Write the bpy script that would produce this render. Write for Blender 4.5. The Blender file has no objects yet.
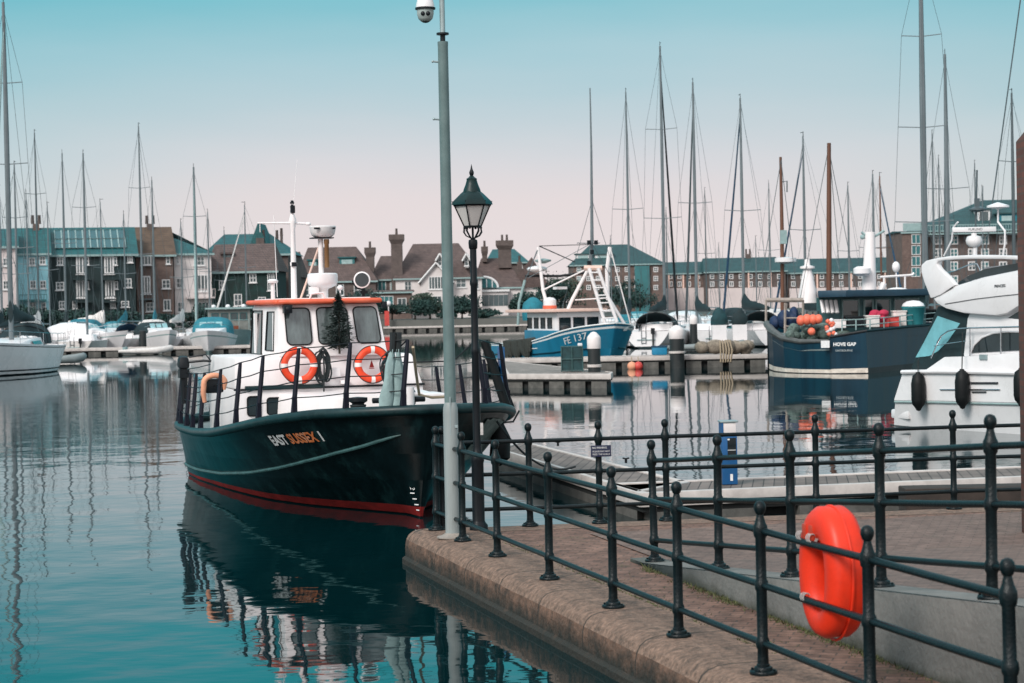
import bpy, bmesh, math, random
from mathutils import Vector, Matrix, noise as mnoise
random.seed(11)
R = math.radians
scn = bpy.context.scene
COL = scn.collection

# ------------------------------------------------------------------ camera
cam_d = bpy.data.cameras.new('camera'); cam = bpy.data.objects.new('camera', cam_d); COL.objects.link(cam)
scn.camera = cam
FPX, CX, CY, HC = 2000.0, 512.0, 341.5, 2.83
PITCH, ROLL = R(-1.11), R(1.15)
_f = Vector((0, math.cos(PITCH), math.sin(PITCH))); _u0 = Vector((0, -math.sin(PITCH), math.cos(PITCH))); _r0 = Vector((1, 0, 0))
CR = _r0*math.cos(ROLL) - _u0*math.sin(ROLL); CU = _u0*math.cos(ROLL) + _r0*math.sin(ROLL)
CAM = Vector((0, 0, HC))
cam.matrix_world = Matrix(((CR.x, CU.x, -_f.x, 0), (CR.y, CU.y, -_f.y, 0), (CR.z, CU.z, -_f.z, HC), (0, 0, 0, 1)))
cam_d.sensor_width = 36.0; cam_d.lens = 36.0*FPX/1024.0
cam_d.clip_start = 0.5; cam_d.clip_end = 9000
cam_d.dof.use_dof = True; cam_d.dof.focus_distance = 25.0; cam_d.dof.aperture_fstop = 4.5

def ray(px, py): return _f + CR*((px-CX)/FPX) - CU*((py-CY)/FPX)
def at(px, py, Y):                       # the real point at depth Y seen in that direction
    d = ray(px, py); return CAM + d*(Y/d.y)
def atz(px, py, z):
    d = ray(px, py); return CAM + d*((z-HC)/d.z)

# ------------------------------------------------------------------ world, sun, exposure
SUN_EL, SUN_AZ = R(38), R(215)           # bright side of the overcast: behind and to the left of the camera
world = bpy.data.worlds.new('World'); scn.world = world; world.use_nodes = True
nt = world.node_tree; N = nt.nodes; L = nt.links; N.clear()
out = N.new('ShaderNodeOutputWorld')
sky = N.new('ShaderNodeTexSky'); sky.sky_type = 'NISHITA'; sky.sun_disc = False
sky.sun_elevation = SUN_EL; sky.sun_rotation = SUN_AZ; sky.air_density = 1.0; sky.dust_density = 2.0
b1 = N.new('ShaderNodeBackground'); b1.inputs[1].default_value = 0.05; tc = N.new('ShaderNodeTexCoord'); sp = N.new('ShaderNodeSeparateXYZ'); L.new(tc.outputs['Generated'], sp.inputs[0])
nz = N.new('ShaderNodeTexNoise'); nz.inputs['Scale'].default_value = 3.0; nz.inputs['Detail'].default_value = 4
mp = N.new('ShaderNodeMapping'); mp.inputs['Scale'].default_value = (1, 1, 5); L.new(tc.outputs['Generated'], mp.inputs[0]); L.new(mp.outputs[0], nz.inputs['Vector'])
ma = N.new('ShaderNodeMath'); ma.operation = 'MULTIPLY_ADD'; ma.inputs[1].default_value = 0.05; ma.inputs[2].default_value = -0.025; L.new(nz.outputs[0], ma.inputs[0])
ad = N.new('ShaderNodeMath'); ad.operation = 'ADD'; L.new(sp.outputs[2], ad.inputs[0]); L.new(ma.outputs[0], ad.inputs[1])
nm = N.new('ShaderNodeMapRange'); nm.inputs[1].default_value = .22; nm.inputs[2].default_value = .6; nm.inputs[3].default_value = .0; nm.inputs[4].default_value = 1.0; L.new(sp.outputs[2], nm.inputs[0])
nv_ = N.new('ShaderNodeVectorMath'); nv_.operation = 'SCALE'; L.new(sky.outputs[0], nv_.inputs[0]); L.new(nm.outputs[0], nv_.inputs['Scale']); L.new(nv_.outputs[0], b1.inputs[0])
cr = N.new('ShaderNodeValToRGB'); L.new(ad.outputs[0], cr.inputs[0])
E = cr.color_ramp.elements
SKY = [(0.0, (.82, .735, .73)), (.045, (.785, .71, .715)), (.072, (.69, .69, .72)), (.10, (.535, .645, .695)), (.125, (.40, .61, .68)), (.15, (.235, .55, .635)),
       (.172, (.13, .57, .66)), (.20, (.06, .57, .65)), (.29, (.03, .52, .60)), (.40, (.25, .54, .61)), (.62, (.70, .75, .80)), (1.0, (.90, .92, .95))]
E[0].position = SKY[0][0]; E[0].color = (*SKY[0][1], 1); E[1].position = 1.0; E[1].color = (*SKY[-1][1], 1)
for p_, c_ in SKY[1:-1]:
    e = E.new(p_); e.color = (*c_, 1)
# the side of the sky behind the camera is the brighter one
gl = N.new('ShaderNodeMapRange'); gl.inputs[1].default_value = 0.25; gl.inputs[2].default_value = -0.8; gl.inputs[3].default_value = 0; gl.inputs[4].default_value = 1
L.new(sp.outputs[1], gl.inputs[0])
mx = N.new('ShaderNodeMix'); mx.data_type = 'RGBA'; L.new(gl.outputs[0], mx.inputs['Factor'])
L.new(cr.outputs[0], mx.inputs['A']); mx.inputs['B'].default_value = (1.08, 1.03, 1.03, 1)
# the sky colour is deepened to both sides, like a lens vignette
ax = N.new('ShaderNodeMath'); ax.operation = 'ABSOLUTE'; L.new(sp.outputs[0], ax.inputs[0])
ar = N.new('ShaderNodeMapRange'); ar.interpolation_type = 'SMOOTHSTEP'; ar.inputs[1].default_value = .08; ar.inputs[2].default_value = .34; ar.inputs[4].default_value = .75; L.new(ax.outputs[0], ar.inputs[0])
mt = N.new('ShaderNodeMix'); mt.data_type = 'RGBA'; mt.blend_type = 'MULTIPLY'; L.new(ar.outputs[0], mt.inputs['Factor']); L.new(cr.outputs[0], mt.inputs['A']); mt.inputs['B'].default_value = (.62, .90, .92, 1)
L.new(mt.outputs['Result'], mx.inputs['A'])
b2 = N.new('ShaderNodeBackground'); b2.inputs[1].default_value = 1.0; L.new(mx.outputs['Result'], b2.inputs[0])
ads = N.new('ShaderNodeAddShader'); L.new(b1.outputs[0], ads.inputs[0]); L.new(b2.outputs[0], ads.inputs[1]); L.new(ads.outputs[0], out.inputs[0])

sun_d = bpy.data.lights.new('sun', 'SUN'); sun = bpy.data.objects.new('sun', sun_d); COL.objects.link(sun)
sun_d.energy = 2.7; sun_d.angle = R(20); sun_d.color = (1, .95, .90)
sun.rotation_euler = (R(90)-SUN_EL, 0, R(180)-SUN_AZ)
scn.view_settings.view_transform = 'Standard'; scn.view_settings.look = 'None'
scn.view_settings.exposure = 0.0; scn.view_settings.gamma = 1.0; scn.view_settings.use_curve_mapping = False
scn.cycles.max_bounces = 6; scn.cycles.use_denoising = True
scn.cycles.sample_clamp_indirect = 6.0

# ------------------------------------------------------------------ materials
MATS = {}
def nodes_of(m):
    m.use_nodes = True; t = m.node_tree; return t, t.nodes, t.links, t.nodes['Principled BSDF']
def mat(name, rgb, rough=.5, metal=0.0, var=.18, scale=4.0, bump=0.0, bscale=None, streak=False, dirt=None, dirt_amt=.0, spec=.5, coat=0.0, rvar=.12, joints=None, low=None):
    if name in MATS: return MATS[name]
    m = bpy.data.materials.new(name); t, n, l, p = nodes_of(m)
    tcx = n.new('ShaderNodeTexCoord'); mpx = n.new('ShaderNodeMapping'); l.new(tcx.outputs['Object'], mpx.inputs[0])
    if streak: mpx.inputs['Scale'].default_value = (1, 1, .06)
    a = n.new('ShaderNodeTexNoise'); a.inputs['Scale'].default_value = scale; a.inputs['Detail'].default_value = 6; a.inputs['Roughness'].default_value = .65
    l.new(mpx.outputs[0], a.inputs['Vector'])
    mr = n.new('ShaderNodeMapRange'); mr.inputs[1].default_value = .3; mr.inputs[2].default_value = .7; l.new(a.outputs[0], mr.inputs[0])
    mixn = n.new('ShaderNodeMix'); mixn.data_type = 'RGBA'; l.new(mr.outputs[0], mixn.inputs['Factor'])
    mixn.inputs['A'].default_value = (*[max(0, c*(1-var)) for c in rgb], 1); mixn.inputs['B'].default_value = (*[min(1, c*(1+var)) for c in rgb], 1)
    col = mixn.outputs['Result']
    if dirt:
        d = n.new('ShaderNodeTexNoise'); d.inputs['Scale'].default_value = scale*.45; d.inputs['Detail'].default_value = 8; d.inputs['Roughness'].default_value = .75
        l.new(mpx.outputs[0], d.inputs['Vector'])
        dr = n.new('ShaderNodeMapRange'); dr.inputs[1].default_value = .5; dr.inputs[2].default_value = .72; dr.inputs[4].default_value = dirt_amt; l.new(d.outputs[0], dr.inputs[0])
        m2 = n.new('ShaderNodeMix'); m2.data_type = 'RGBA'; l.new(dr.outputs[0], m2.inputs['Factor']); l.new(col, m2.inputs['A']); m2.inputs['B'].default_value = (*dirt, 1); col = m2.outputs['Result']
    if low:                                   # weed and tide stain that grows towards the water line
        sz_ = n.new('ShaderNodeSeparateXYZ'); l.new(tcx.outputs['Object'], sz_.inputs[0]); az = n.new('ShaderNodeMath'); az.operation = 'MULTIPLY_ADD'; az.inputs[1].default_value = .22; l.new(a.outputs[0], az.inputs[0]); l.new(sz_.outputs[2], az.inputs[2])
        lr = n.new('ShaderNodeMapRange'); lr.inputs[1].default_value = low[0]+.09; lr.inputs[2].default_value = low[1]+.11; lr.inputs[4].default_value = .92; l.new(az.outputs[0], lr.inputs[0])
        m4 = n.new('ShaderNodeMix'); m4.data_type = 'RGBA'; l.new(lr.outputs[0], m4.inputs['Factor']); l.new(col, m4.inputs['A']); m4.inputs['B'].default_value = (*low[2], 1); col = m4.outputs['Result']
    if joints:                                # narrow dark joints between the stones, square to the quay edge
        dt = n.new('ShaderNodeVectorMath'); dt.operation = 'DOT_PRODUCT'; l.new(tcx.outputs['Object'], dt.inputs[0]); dt.inputs[1].default_value = (.2709, -.9626, 0)
        fr_ = n.new('ShaderNodeMath'); fr_.operation = 'PINGPONG'; fr_.inputs[1].default_value = joints/2; l.new(dt.outputs['Value'], fr_.inputs[0])
        jr = n.new('ShaderNodeMapRange'); jr.inputs[1].default_value = .017; jr.inputs[2].default_value = .006; jr.inputs[4].default_value = .95; l.new(fr_.outputs[0], jr.inputs[0])
        m3 = n.new('ShaderNodeMix'); m3.data_type = 'RGBA'; l.new(jr.outputs[0], m3.inputs['Factor']); l.new(col, m3.inputs['A']); m3.inputs['B'].default_value = (.022, .019, .015, 1); col = m3.outputs['Result']
    l.new(col, p.inputs['Base Color'])
    rr = n.new('ShaderNodeMapRange'); rr.inputs[3].default_value = max(.02, rough-rvar); rr.inputs[4].default_value = min(1, rough+rvar); l.new(a.outputs[0], rr.inputs[0]); l.new(rr.outputs[0], p.inputs['Roughness'])
    p.inputs['Metallic'].default_value = metal; p.inputs['Specular IOR Level'].default_value = spec; p.inputs['Coat Weight'].default_value = coat
    if bump:
        b = n.new('ShaderNodeTexNoise'); b.inputs['Scale'].default_value = bscale or scale*4; b.inputs['Detail'].default_value = 5; l.new(mpx.outputs[0], b.inputs['Vector'])
        bm_ = n.new('ShaderNodeBump'); bm_.inputs['Strength'].default_value = bump; bm_.inputs['Distance'].default_value = .02; l.new(b.outputs[0], bm_.inputs['Height']); l.new(bm_.outputs[0], p.inputs['Normal'])
    MATS[name] = m; return m

def brick(name, c1, c2, mortar, bw=.22, bh=.075, horizontal=False, rough=.85, bump=.4, moss=None, mort=.012, rot=0.0, nscale=1.3, nvar=(.62, 1.3)):
    if name in MATS: return MATS[name]
    m = bpy.data.materials.new(name); t, n, l, p = nodes_of(m)
    tcx = n.new('ShaderNodeTexCoord')
    if horizontal:
        mpx = n.new('ShaderNodeMapping'); mpx.inputs['Rotation'].default_value = (0, 0, rot); l.new(tcx.outputs['Object'], mpx.inputs[0]); vec = mpx.outputs[0]
    else:
        s = n.new('ShaderNodeSeparateXYZ'); l.new(tcx.outputs['Object'], s.inputs[0])
        a = n.new('ShaderNodeMath'); a.operation = 'ADD'; l.new(s.outputs[0], a.inputs[0]); l.new(s.outputs[1], a.inputs[1])
        c = n.new('ShaderNodeCombineXYZ'); l.new(a.outputs[0], c.inputs[0]); l.new(s.outputs[2], c.inputs[1]); vec = c.outputs[0]
    b = n.new('ShaderNodeTexBrick'); b.inputs['Scale'].default_value = 1.0; b.inputs['Brick Width'].default_value = bw; b.inputs['Row Height'].default_value = bh
    b.inputs['Mortar Size'].default_value = mort; b.inputs['Color1'].default_value = (*c1, 1); b.inputs['Color2'].default_value = (*c2, 1); b.inputs['Mortar'].default_value = (*mortar, 1)
    l.new(vec, b.inputs['Vector'])
    nz_ = n.new('ShaderNodeTexNoise'); nz_.inputs['Scale'].default_value = nscale; nz_.inputs['Detail'].default_value = 8; nz_.inputs['Roughness'].default_value = .7; l.new(tcx.outputs['Object'], nz_.inputs['Vector'])
    mr = n.new('ShaderNodeMapRange'); mr.inputs[1].default_value = .3; mr.inputs[2].default_value = .75; mr.inputs[3].default_value = nvar[0]; mr.inputs[4].default_value = nvar[1]; l.new(nz_.outputs[0], mr.inputs[0])
    mu = n.new('ShaderNodeMix'); mu.data_type = 'RGBA'; mu.blend_type = 'MULTIPLY'; mu.inputs['Factor'].default_value = 1; l.new(b.outputs['Color'], mu.inputs['A'])
    cc = n.new('ShaderNodeCombineColor'); [l.new(mr.outputs[0], cc.inputs[i]) for i in range(3)]; l.new(cc.outputs[0], mu.inputs['B'])
    col = mu.outputs['Result']
    if moss:
        n2 = n.new('ShaderNodeTexNoise'); n2.inputs['Scale'].default_value = 2.2; n2.inputs['Detail'].default_value = 9; n2.inputs['Roughness'].default_value = .8; l.new(tcx.outputs['Object'], n2.inputs['Vector'])
        r2 = n.new('ShaderNodeMapRange'); r2.inputs[1].default_value = .56; r2.inputs[2].default_value = .68; r2.inputs[4].default_value = .7; l.new(n2.outputs[0], r2.inputs[0])
        m2 = n.new('ShaderNodeMix'); m2.data_type = 'RGBA'; l.new(r2.outputs[0], m2.inputs['Factor']); l.new(col, m2.inputs['A']); m2.inputs['B'].default_value = (*moss, 1); col = m2.outputs['Result']
    l.new(col, p.inputs['Base Color']); p.inputs['Roughness'].default_value = rough
    bm_ = n.new('ShaderNodeBump'); bm_.inputs['Strength'].default_value = bump; bm_.inputs['Distance'].default_value = .01
    inv = n.new('ShaderNodeMath'); inv.operation = 'SUBTRACT'; inv.inputs[0].default_value = 1; l.new(b.outputs['Fac'], inv.inputs[1])
    ah = n.new('ShaderNodeMath'); ah.operation = 'MULTIPLY_ADD'; ah.inputs[1].default_value = .6; l.new(nz_.outputs[0], ah.inputs[0]); l.new(inv.outputs[0], ah.inputs[2])
    l.new(ah.outputs[0], bm_.inputs['Height']); l.new(bm_.outputs[0], p.inputs['Normal'])
    MATS[name] = m; return m

def planks(name, rgb, width=.14, rot=0.0, rough=.8):
    if name in MATS: return MATS[name]
    m = bpy.data.materials.new(name); t, n, l, p = nodes_of(m)
    tcx = n.new('ShaderNodeTexCoord'); mpx = n.new('ShaderNodeMapping'); mpx.inputs['Rotation'].default_value = (0, 0, rot); l.new(tcx.outputs['Object'], mpx.inputs[0])
    b = n.new('ShaderNodeTexBrick'); b.inputs['Brick Width'].default_value = 40; b.inputs['Row Height'].default_value = width; b.inputs['Mortar Size'].default_value = .008; b.inputs['Scale'].default_value = 1
    b.inputs['Color1'].default_value = (*[c*.8 for c in rgb], 1); b.inputs['Color2'].default_value = (*[c*1.2 for c in rgb], 1); b.inputs['Mortar'].default_value = (*[c*.25 for c in rgb], 1)
    l.new(mpx.outputs[0], b.inputs['Vector'])
    a = n.new('ShaderNodeTexNoise'); a.inputs['Scale'].default_value = 2.5; a.inputs['Detail'].default_value = 8; l.new(tcx.outputs['Object'], a.inputs['Vector'])
    mr = n.new('ShaderNodeMapRange'); mr.inputs[1].default_value = .3; mr.inputs[2].default_value = .7; mr.inputs[3].default_value = .7; mr.inputs[4].default_value = 1.25; l.new(a.outputs[0], mr.inputs[0])
    cc = n.new('ShaderNodeCombineColor'); [l.new(mr.outputs[0], cc.inputs[i]) for i in range(3)]
    mu = n.new('ShaderNodeMix'); mu.data_type = 'RGBA'; mu.blend_type = 'MULTIPLY'; mu.inputs['Factor'].default_value = 1; l.new(b.outputs['Color'], mu.inputs['A']); l.new(cc.outputs[0], mu.inputs['B'])
    l.new(mu.outputs['Result'], p.inputs['Base Color']); p.inputs['Roughness'].default_value = rough
    MATS[name] = m; return m

M_white = mat('white_gelcoat', (.74, .73, .74), .3, var=.06, scale=1.5, dirt=(.45, .42, .38), dirt_amt=.25)
M_whitepaint = mat('white_paint', (.80, .765, .765), .4, var=.05, scale=1.2, dirt=(.5, .40, .33), dirt_amt=.35, streak=True)
M_hullwhite = mat('hull_white', (.76, .76, .77), .28, var=.06, scale=.8, dirt=(.40, .40, .38), dirt_amt=.3)
M_blackhull = mat('black_hull_paint', (.0015, .007, .0085), .32, var=.6, scale=4.5, streak=True, dirt=(.020, .070, .072), dirt_amt=.6, rvar=.12, spec=.28)  # teal streaks: wear, plus sky and water reflection put into the colour
M_red = mat('red_antifoul', (.20, .014, .013), .6, var=.35, scale=3, dirt=(.05, .015, .015), dirt_amt=.6, spec=.25)
M_gunwale = mat('gunwale_rubber', (.004, .022, .025), .42, var=.4, scale=5, dirt=(.03, .07, .07), dirt_amt=.45, spec=.35)
M_moulding = mat('moulding_paint', (.032, .085, .085), .5, var=.4)
M_deckgrey = mat('deck_paint', (.16, .20, .20), .7, var=.25)
M_black = mat('black_paint', (.004, .007, .010), .45, var=.3, scale=8, spec=.3)
M_navy = mat('navy_paint', (.0035, .005, .013), .45, var=.3, scale=8, spec=.25)
M_fence = mat('fence_paint', (.0022, .0075, .0095), .38, var=.4, scale=9, dirt=(.012, .020, .020), dirt_amt=.45, bump=.25, bscale=60, spec=.26)
M_rubber = mat('black_rubber', (.004, .006, .007), .6, var=.3, spec=.25)
M_orange = mat('orange_plastic', (.72, .034, .010), .42, var=.12, scale=5, dirt=(.42, .035, .018), dirt_amt=.55, spec=.3)
M_roofor = mat('orange_roof_paint', (.72, .12, .055), .5, var=.2, scale=3, dirt=(.75, .30, .2), dirt_amt=.4)
M_buoy = mat('lifebuoy_orange', (.72, .060, .020), .45, var=.15, scale=9, dirt=(.6, .16, .09), dirt_amt=.4, spec=.3)
M_peach = mat('faded_orange', (.72, .33, .20), .7, var=.2)
M_reflect = mat('reflective_tape', (.75, .7, .68), .3, var=.1)
M_glass = mat('cabin_glass', (.085, .108, .108), .05, var=.65, scale=5, spec=.9, rvar=.03, streak=True)
M_darkglass = mat('dark_glass', (.012, .02, .024), .06, var=.4, scale=2, spec=.8, rvar=.03)
M_steel = mat('galvanised_steel', (.30, .38, .39), .42, metal=.35, var=.15, scale=6, dirt=(.2, .22, .21), dirt_amt=.4)
M_pole = mat('painted_steel_pole', (.115, .175, .175), .40, var=.15, scale=3, dirt=(.22, .28, .28), dirt_amt=.55, rvar=.08, spec=.35)
M_chrome = mat('stainless', (.55, .56, .58), .2, metal=.9, var=.08)
M_alu = mat('mast_alloy', (.135, .165, .178), .4, metal=.2, var=.15, scale=1.2)
M_alud = mat('dark_mast_alloy', (.075, .10, .11), .4, metal=.2, var=.15, scale=1.2)
M_wood = mat('varnished_wood', (.12, .05, .028), .45, var=.3, scale=2, streak=True)
M_browns = mat('brown_pipe', (.17, .085, .03), .6, var=.3)
M_rope = mat('rope_tan', (.33, .27, .19), .9, var=.3, scale=30)
M_ropeb = mat('rope_black', (.012, .018, .02), .8, var=.3, scale=30)
M_canvas_t = mat('canvas_teal', (.012, .16, .21), .8, var=.25, scale=5, bump=.3)
M_canvas_d = mat('canvas_dark', (.004, .019, .023), .8, var=.35, scale=5, bump=.4)
M_canvas_n = mat('canvas_navy', (.01, .05, .10), .8, var=.3, scale=5, bump=.4)
M_canvas_g = mat('canvas_grey', (.25, .36, .36), .85, var=.15, scale=6, bump=.3)
M_canvas_w = mat('canvas_white', (.62, .60, .58), .85, var=.15, scale=6, bump=.3)
M_bluehull = mat('blue_hull_paint', (.010, .16, .27), .4, var=.15, scale=1.5, streak=True, dirt=(.02, .10, .15), dirt_amt=.5)
M_navyhull = mat('navy_hull_paint', (.001, .024, .045), .38, var=.4, scale=1.8, streak=True, dirt=(.003, .050, .075), dirt_amt=.6, spec=.3)
M_net = mat('net_dark', (.035, .04, .035), .95, var=.6, scale=14, bump=.8)
M_netg = mat('net_green', (.10, .145, .13), .95, var=.6, scale=14, bump=.8)
M_conc = mat('concrete', (.20, .185, .165), .85, var=.3, scale=3, dirt=(.07, .085, .075), dirt_amt=.7, bump=.4, bscale=25)
M_wallconc = mat('ramp_concrete', (.17, .168, .158), .85, var=.25, scale=1.5, dirt=(.065, .08, .075), dirt_amt=.9, bump=.5, bscale=22, low=(.47, .36, (.035, .040, .024)))
M_stone = mat('coping_stone', (.195, .126, .092), .85, var=.55, scale=20, dirt=(.034, .028, .023), dirt_amt=.95, bump=1.0, bscale=30, joints=1.25)
M_quayside = mat('quay_side', (.15, .084, .056), .8, var=.45, scale=7, dirt=(.010, .011, .009), dirt_amt=.95, bump=1.0, bscale=24, joints=1.25, low=(.29, .09, (.010, .013, .010)))
M_algae = mat('algae_band', (.045, .038, .028), .7, var=.5, scale=5, bump=.5)
M_pave = brick('brick_paving', (.165, .088, .063), (.225, .128, .094), (.085, .058, .046), bw=.2, bh=.1, horizontal=True, moss=(.085, .075, .038), rot=R(15.7), mort=.007, nscale=7, nvar=(.38, 1.55), bump=.7)
M_pave2 = brick('plaza_paving', (.15, .098, .080), (.18, .122, .10), (.105, .075, .063), bw=.2, bh=.1, horizontal=True, rot=R(15.7), mort=.006, bump=.45, nscale=6, nvar=(.55, 1.4), moss=(.07, .062, .045))
M_pillar = brick('pillar_brick', (.105, .030, .018), (.065, .018, .011), (.06, .03, .022), bw=.22, bh=.075)
M_decking = planks('pontoon_decking', (.15, .122, .108), .14, rot=R(90+8))
M_deckfar = planks('pontoon_planks', (.22, .19, .17), .14, rot=0.1)
M_edge = mat('pontoon_edge', (.50, .465, .44), .7, var=.2, scale=3, dirt=(.3, .27, .25), dirt_amt=.4)
M_float = mat('float_concrete', (.10, .098, .09), .85, var=.4, scale=3, dirt=(.02, .026, .024), dirt_amt=.85)
M_under = mat('frame_and_gap_shade', (.010, .012, .012), .9, var=.4)
M_pile = mat('steel_pile', (.012, .017, .018), .55, var=.3, scale=3, dirt=(.06, .065, .062), dirt_amt=.5)
M_pilecap = mat('pile_cap', (.70, .66, .65), .5, var=.08)
M_bluebox = mat('pedestal_blue', (.008, .085, .23), .4, var=.15)
M_lampglass = mat('frosted_lamp_glass', (.62, .60, .58), .35, var=.08)
M_lampgreen = mat('lamp_hood', (.002, .020, .020), .42, var=.3, scale=6, spec=.35)
M_sign = mat('sign_navy', (.010, .016, .05), .4, var=.1)
M_letw = mat('lettering_white', (.72, .74, .74), .5, var=.12, scale=20)
M_leto = mat('lettering_orange', (.62, .18, .055), .55, var=.35, scale=22, dirt=(.7, .62, .52), dirt_amt=.9)
M_letd = mat('lettering_dark', (.03, .035, .04), .5, var=.1)
M_fir = mat('fir_needles', (.003, .014, .012), .8, var=.4, scale=20)
M_leaf = mat('leaf_green', (.008, .036, .030), .8, var=.5, scale=1.2)
M_leaf2 = mat('leaf_olive', (.028, .050, .034), .8, var=.5, scale=1.2)
M_bark = mat('bark', (.05, .04, .03), .9, var=.3)
M_grass = mat('weed_green', (.075, .085, .03), .85, var=.5, scale=12)
M_crate = mat('crate_red', (.55, .06, .05), .5, var=.2)
M_tub = mat('tub_green', (.015, .16, .18), .5, var=.15)
M_peachpaint = mat('peach_paint', (.72, .50, .42), .55, var=.12)
# houses
M_tealroof = brick('teal_roof_tile', (.006, .088, .095), (.008, .108, .115), (.004, .06, .066), bw=.3, bh=.22, rough=.6, mort=.02)
M_slate = brick('grey_teal_roof', (.016, .066, .070), (.022, .080, .084), (.01, .04, .044), bw=.3, bh=.25, rough=.7, mort=.02)
M_brownroof = brick('brown_roof_tile', (.095, .068, .063), (.125, .088, .080), (.055, .04, .038), bw=.3, bh=.22, rough=.85, mort=.02)
M_tanroof = brick('tan_roof_tile', (.095, .062, .04), (.115, .075, .05), (.07, .05, .04), bw=.3, bh=.22, rough=.85, mort=.02)
M_brickw = brick('house_brick', (.13, .090, .078), (.165, .112, .096), (.12, .09, .08), mort=.01)
M_brickd = brick('house_brick_dark', (.098, .077, .071), (.125, .096, .087), (.09, .075, .07), mort=.01)
M_rendw = mat('render_white', (.62, .58, .57), .8, var=.08, scale=.6)
M_rendb = mat('render_blue', (.27, .55, .62), .8, var=.08, scale=.6)
M_rendp = mat('render_pink', (.58, .51, .50), .8, var=.08, scale=.6)
M_board = mat('weatherboard_dark', (.005, .020, .022), .7, var=.4, scale=1, streak=False)
M_ivy = mat('ivy_wall', (.005, .024, .022), .85, var=.6, scale=1.6, bump=.9, bscale=5)
M_frame = mat('window_frame_white', (.66, .66, .66), .5, var=.05)
M_pane = mat('window_pane', (.05, .075, .08), .08, var=.5, scale=.4, spec=.7, rvar=.03)
M_tealwall = mat('teal_wall', (.03, .14, .15), .7, var=.2, scale=.6)
M_solar = mat('solar_panel', (.02, .10, .115), .22, var=.2)
M_earth = mat('shore_ground', (.045, .055, .048), .9, var=.4, scale=.2)
M_seawall = mat('sea_wall', (.13, .135, .125), .85, var=.25, scale=.4, dirt=(.1, .11, .1), dirt_amt=.6)

# water
def water_mat():
    m = bpy.data.materials.new('harbour_water'); t, n, l, p = nodes_of(m)
    p.inputs['Base Color'].default_value = (.0, .014, .0165, 1); p.inputs['Roughness'].default_value = .025; p.inputs['IOR'].default_value = 1.34
    p.inputs['Specular IOR Level'].default_value = .68
    g = n.new('ShaderNodeNewGeometry')
    def nz_(scale, sx, sy, det=3, rot=0):
        mp_ = n.new('ShaderNodeMapping'); mp_.inputs['Scale'].default_value = (sx, sy, 1); mp_.inputs['Rotation'].default_value = (0, 0, rot); l.new(g.outputs['Position'], mp_.inputs[0])
        a = n.new('ShaderNodeTexNoise'); a.inputs['Scale'].default_value = scale; a.inputs['Detail'].default_value = det; a.inputs['Roughness'].default_value = .5; l.new(mp_.outputs[0], a.inputs['Vector']); return a.outputs[0]
    def mth(op, a, b, c=None):
        q = n.new('ShaderNodeMath'); q.operation = op
        for i, v in enumerate((a, b, c)):
            if v is None: continue
            if isinstance(v, (int, float)): q.inputs[i].default_value = v
            else: l.new(v, q.inputs[i])
        return q.outputs[0]
    big = nz_(.9, .8, .55, 2, .3); mid = nz_(2.6, .75, 1.1, 2, -.35); fine = nz_(9.0, .6, 1.2, 2, .2)
    patch = n.new('ShaderNodeMapRange'); patch.inputs[1].default_value = .46; patch.inputs[2].default_value = .62; l.new(nz_(.055, .45, 1.0, 3, .15), patch.inputs[0])
    h = mth('MULTIPLY_ADD', big, .034, mth('MULTIPLY', mid, .0045))
    h2 = mth('MULTIPLY', mth('MULTIPLY_ADD', patch.outputs[0], .9, .05), mth('MULTIPLY_ADD', fine, .0020, mth('MULTIPLY', mid, .0045)))
    sp_ = n.new('ShaderNodeSeparateXYZ'); l.new(g.outputs['Position'], sp_.inputs[0])
    calm = n.new('ShaderNodeMapRange'); calm.inputs[1].default_value = 24; calm.inputs[2].default_value = 55; calm.inputs[3].default_value = 1; calm.inputs[4].default_value = .17; l.new(sp_.outputs[1], calm.inputs[0])
    ex = mth('POWER', mth('MULTIPLY_ADD', sp_.outputs[0], 1/9.0, 10.5/9), 2); ey = mth('POWER', mth('MULTIPLY_ADD', sp_.outputs[1], 1/15.0, -58/15), 2)
    gust = mth('MULTIPLY', mth('POWER', 2.718, mth('MULTIPLY', mth('ADD', ex, ey), -1)), mth('MULTIPLY_ADD', fine, .0045, mth('MULTIPLY', mid, .0035)))
    hh = mth('ADD', mth('MULTIPLY', mth('ADD', h, h2), calm.outputs[0]), gust)
    bm_ = n.new('ShaderNodeBump'); bm_.inputs['Strength'].default_value = .55; bm_.inputs['Distance'].default_value = 1.0; l.new(hh, bm_.inputs['Height']); l.new(bm_.outputs[0], p.inputs['Normal'])
    return m
M_water = water_mat()

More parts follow.
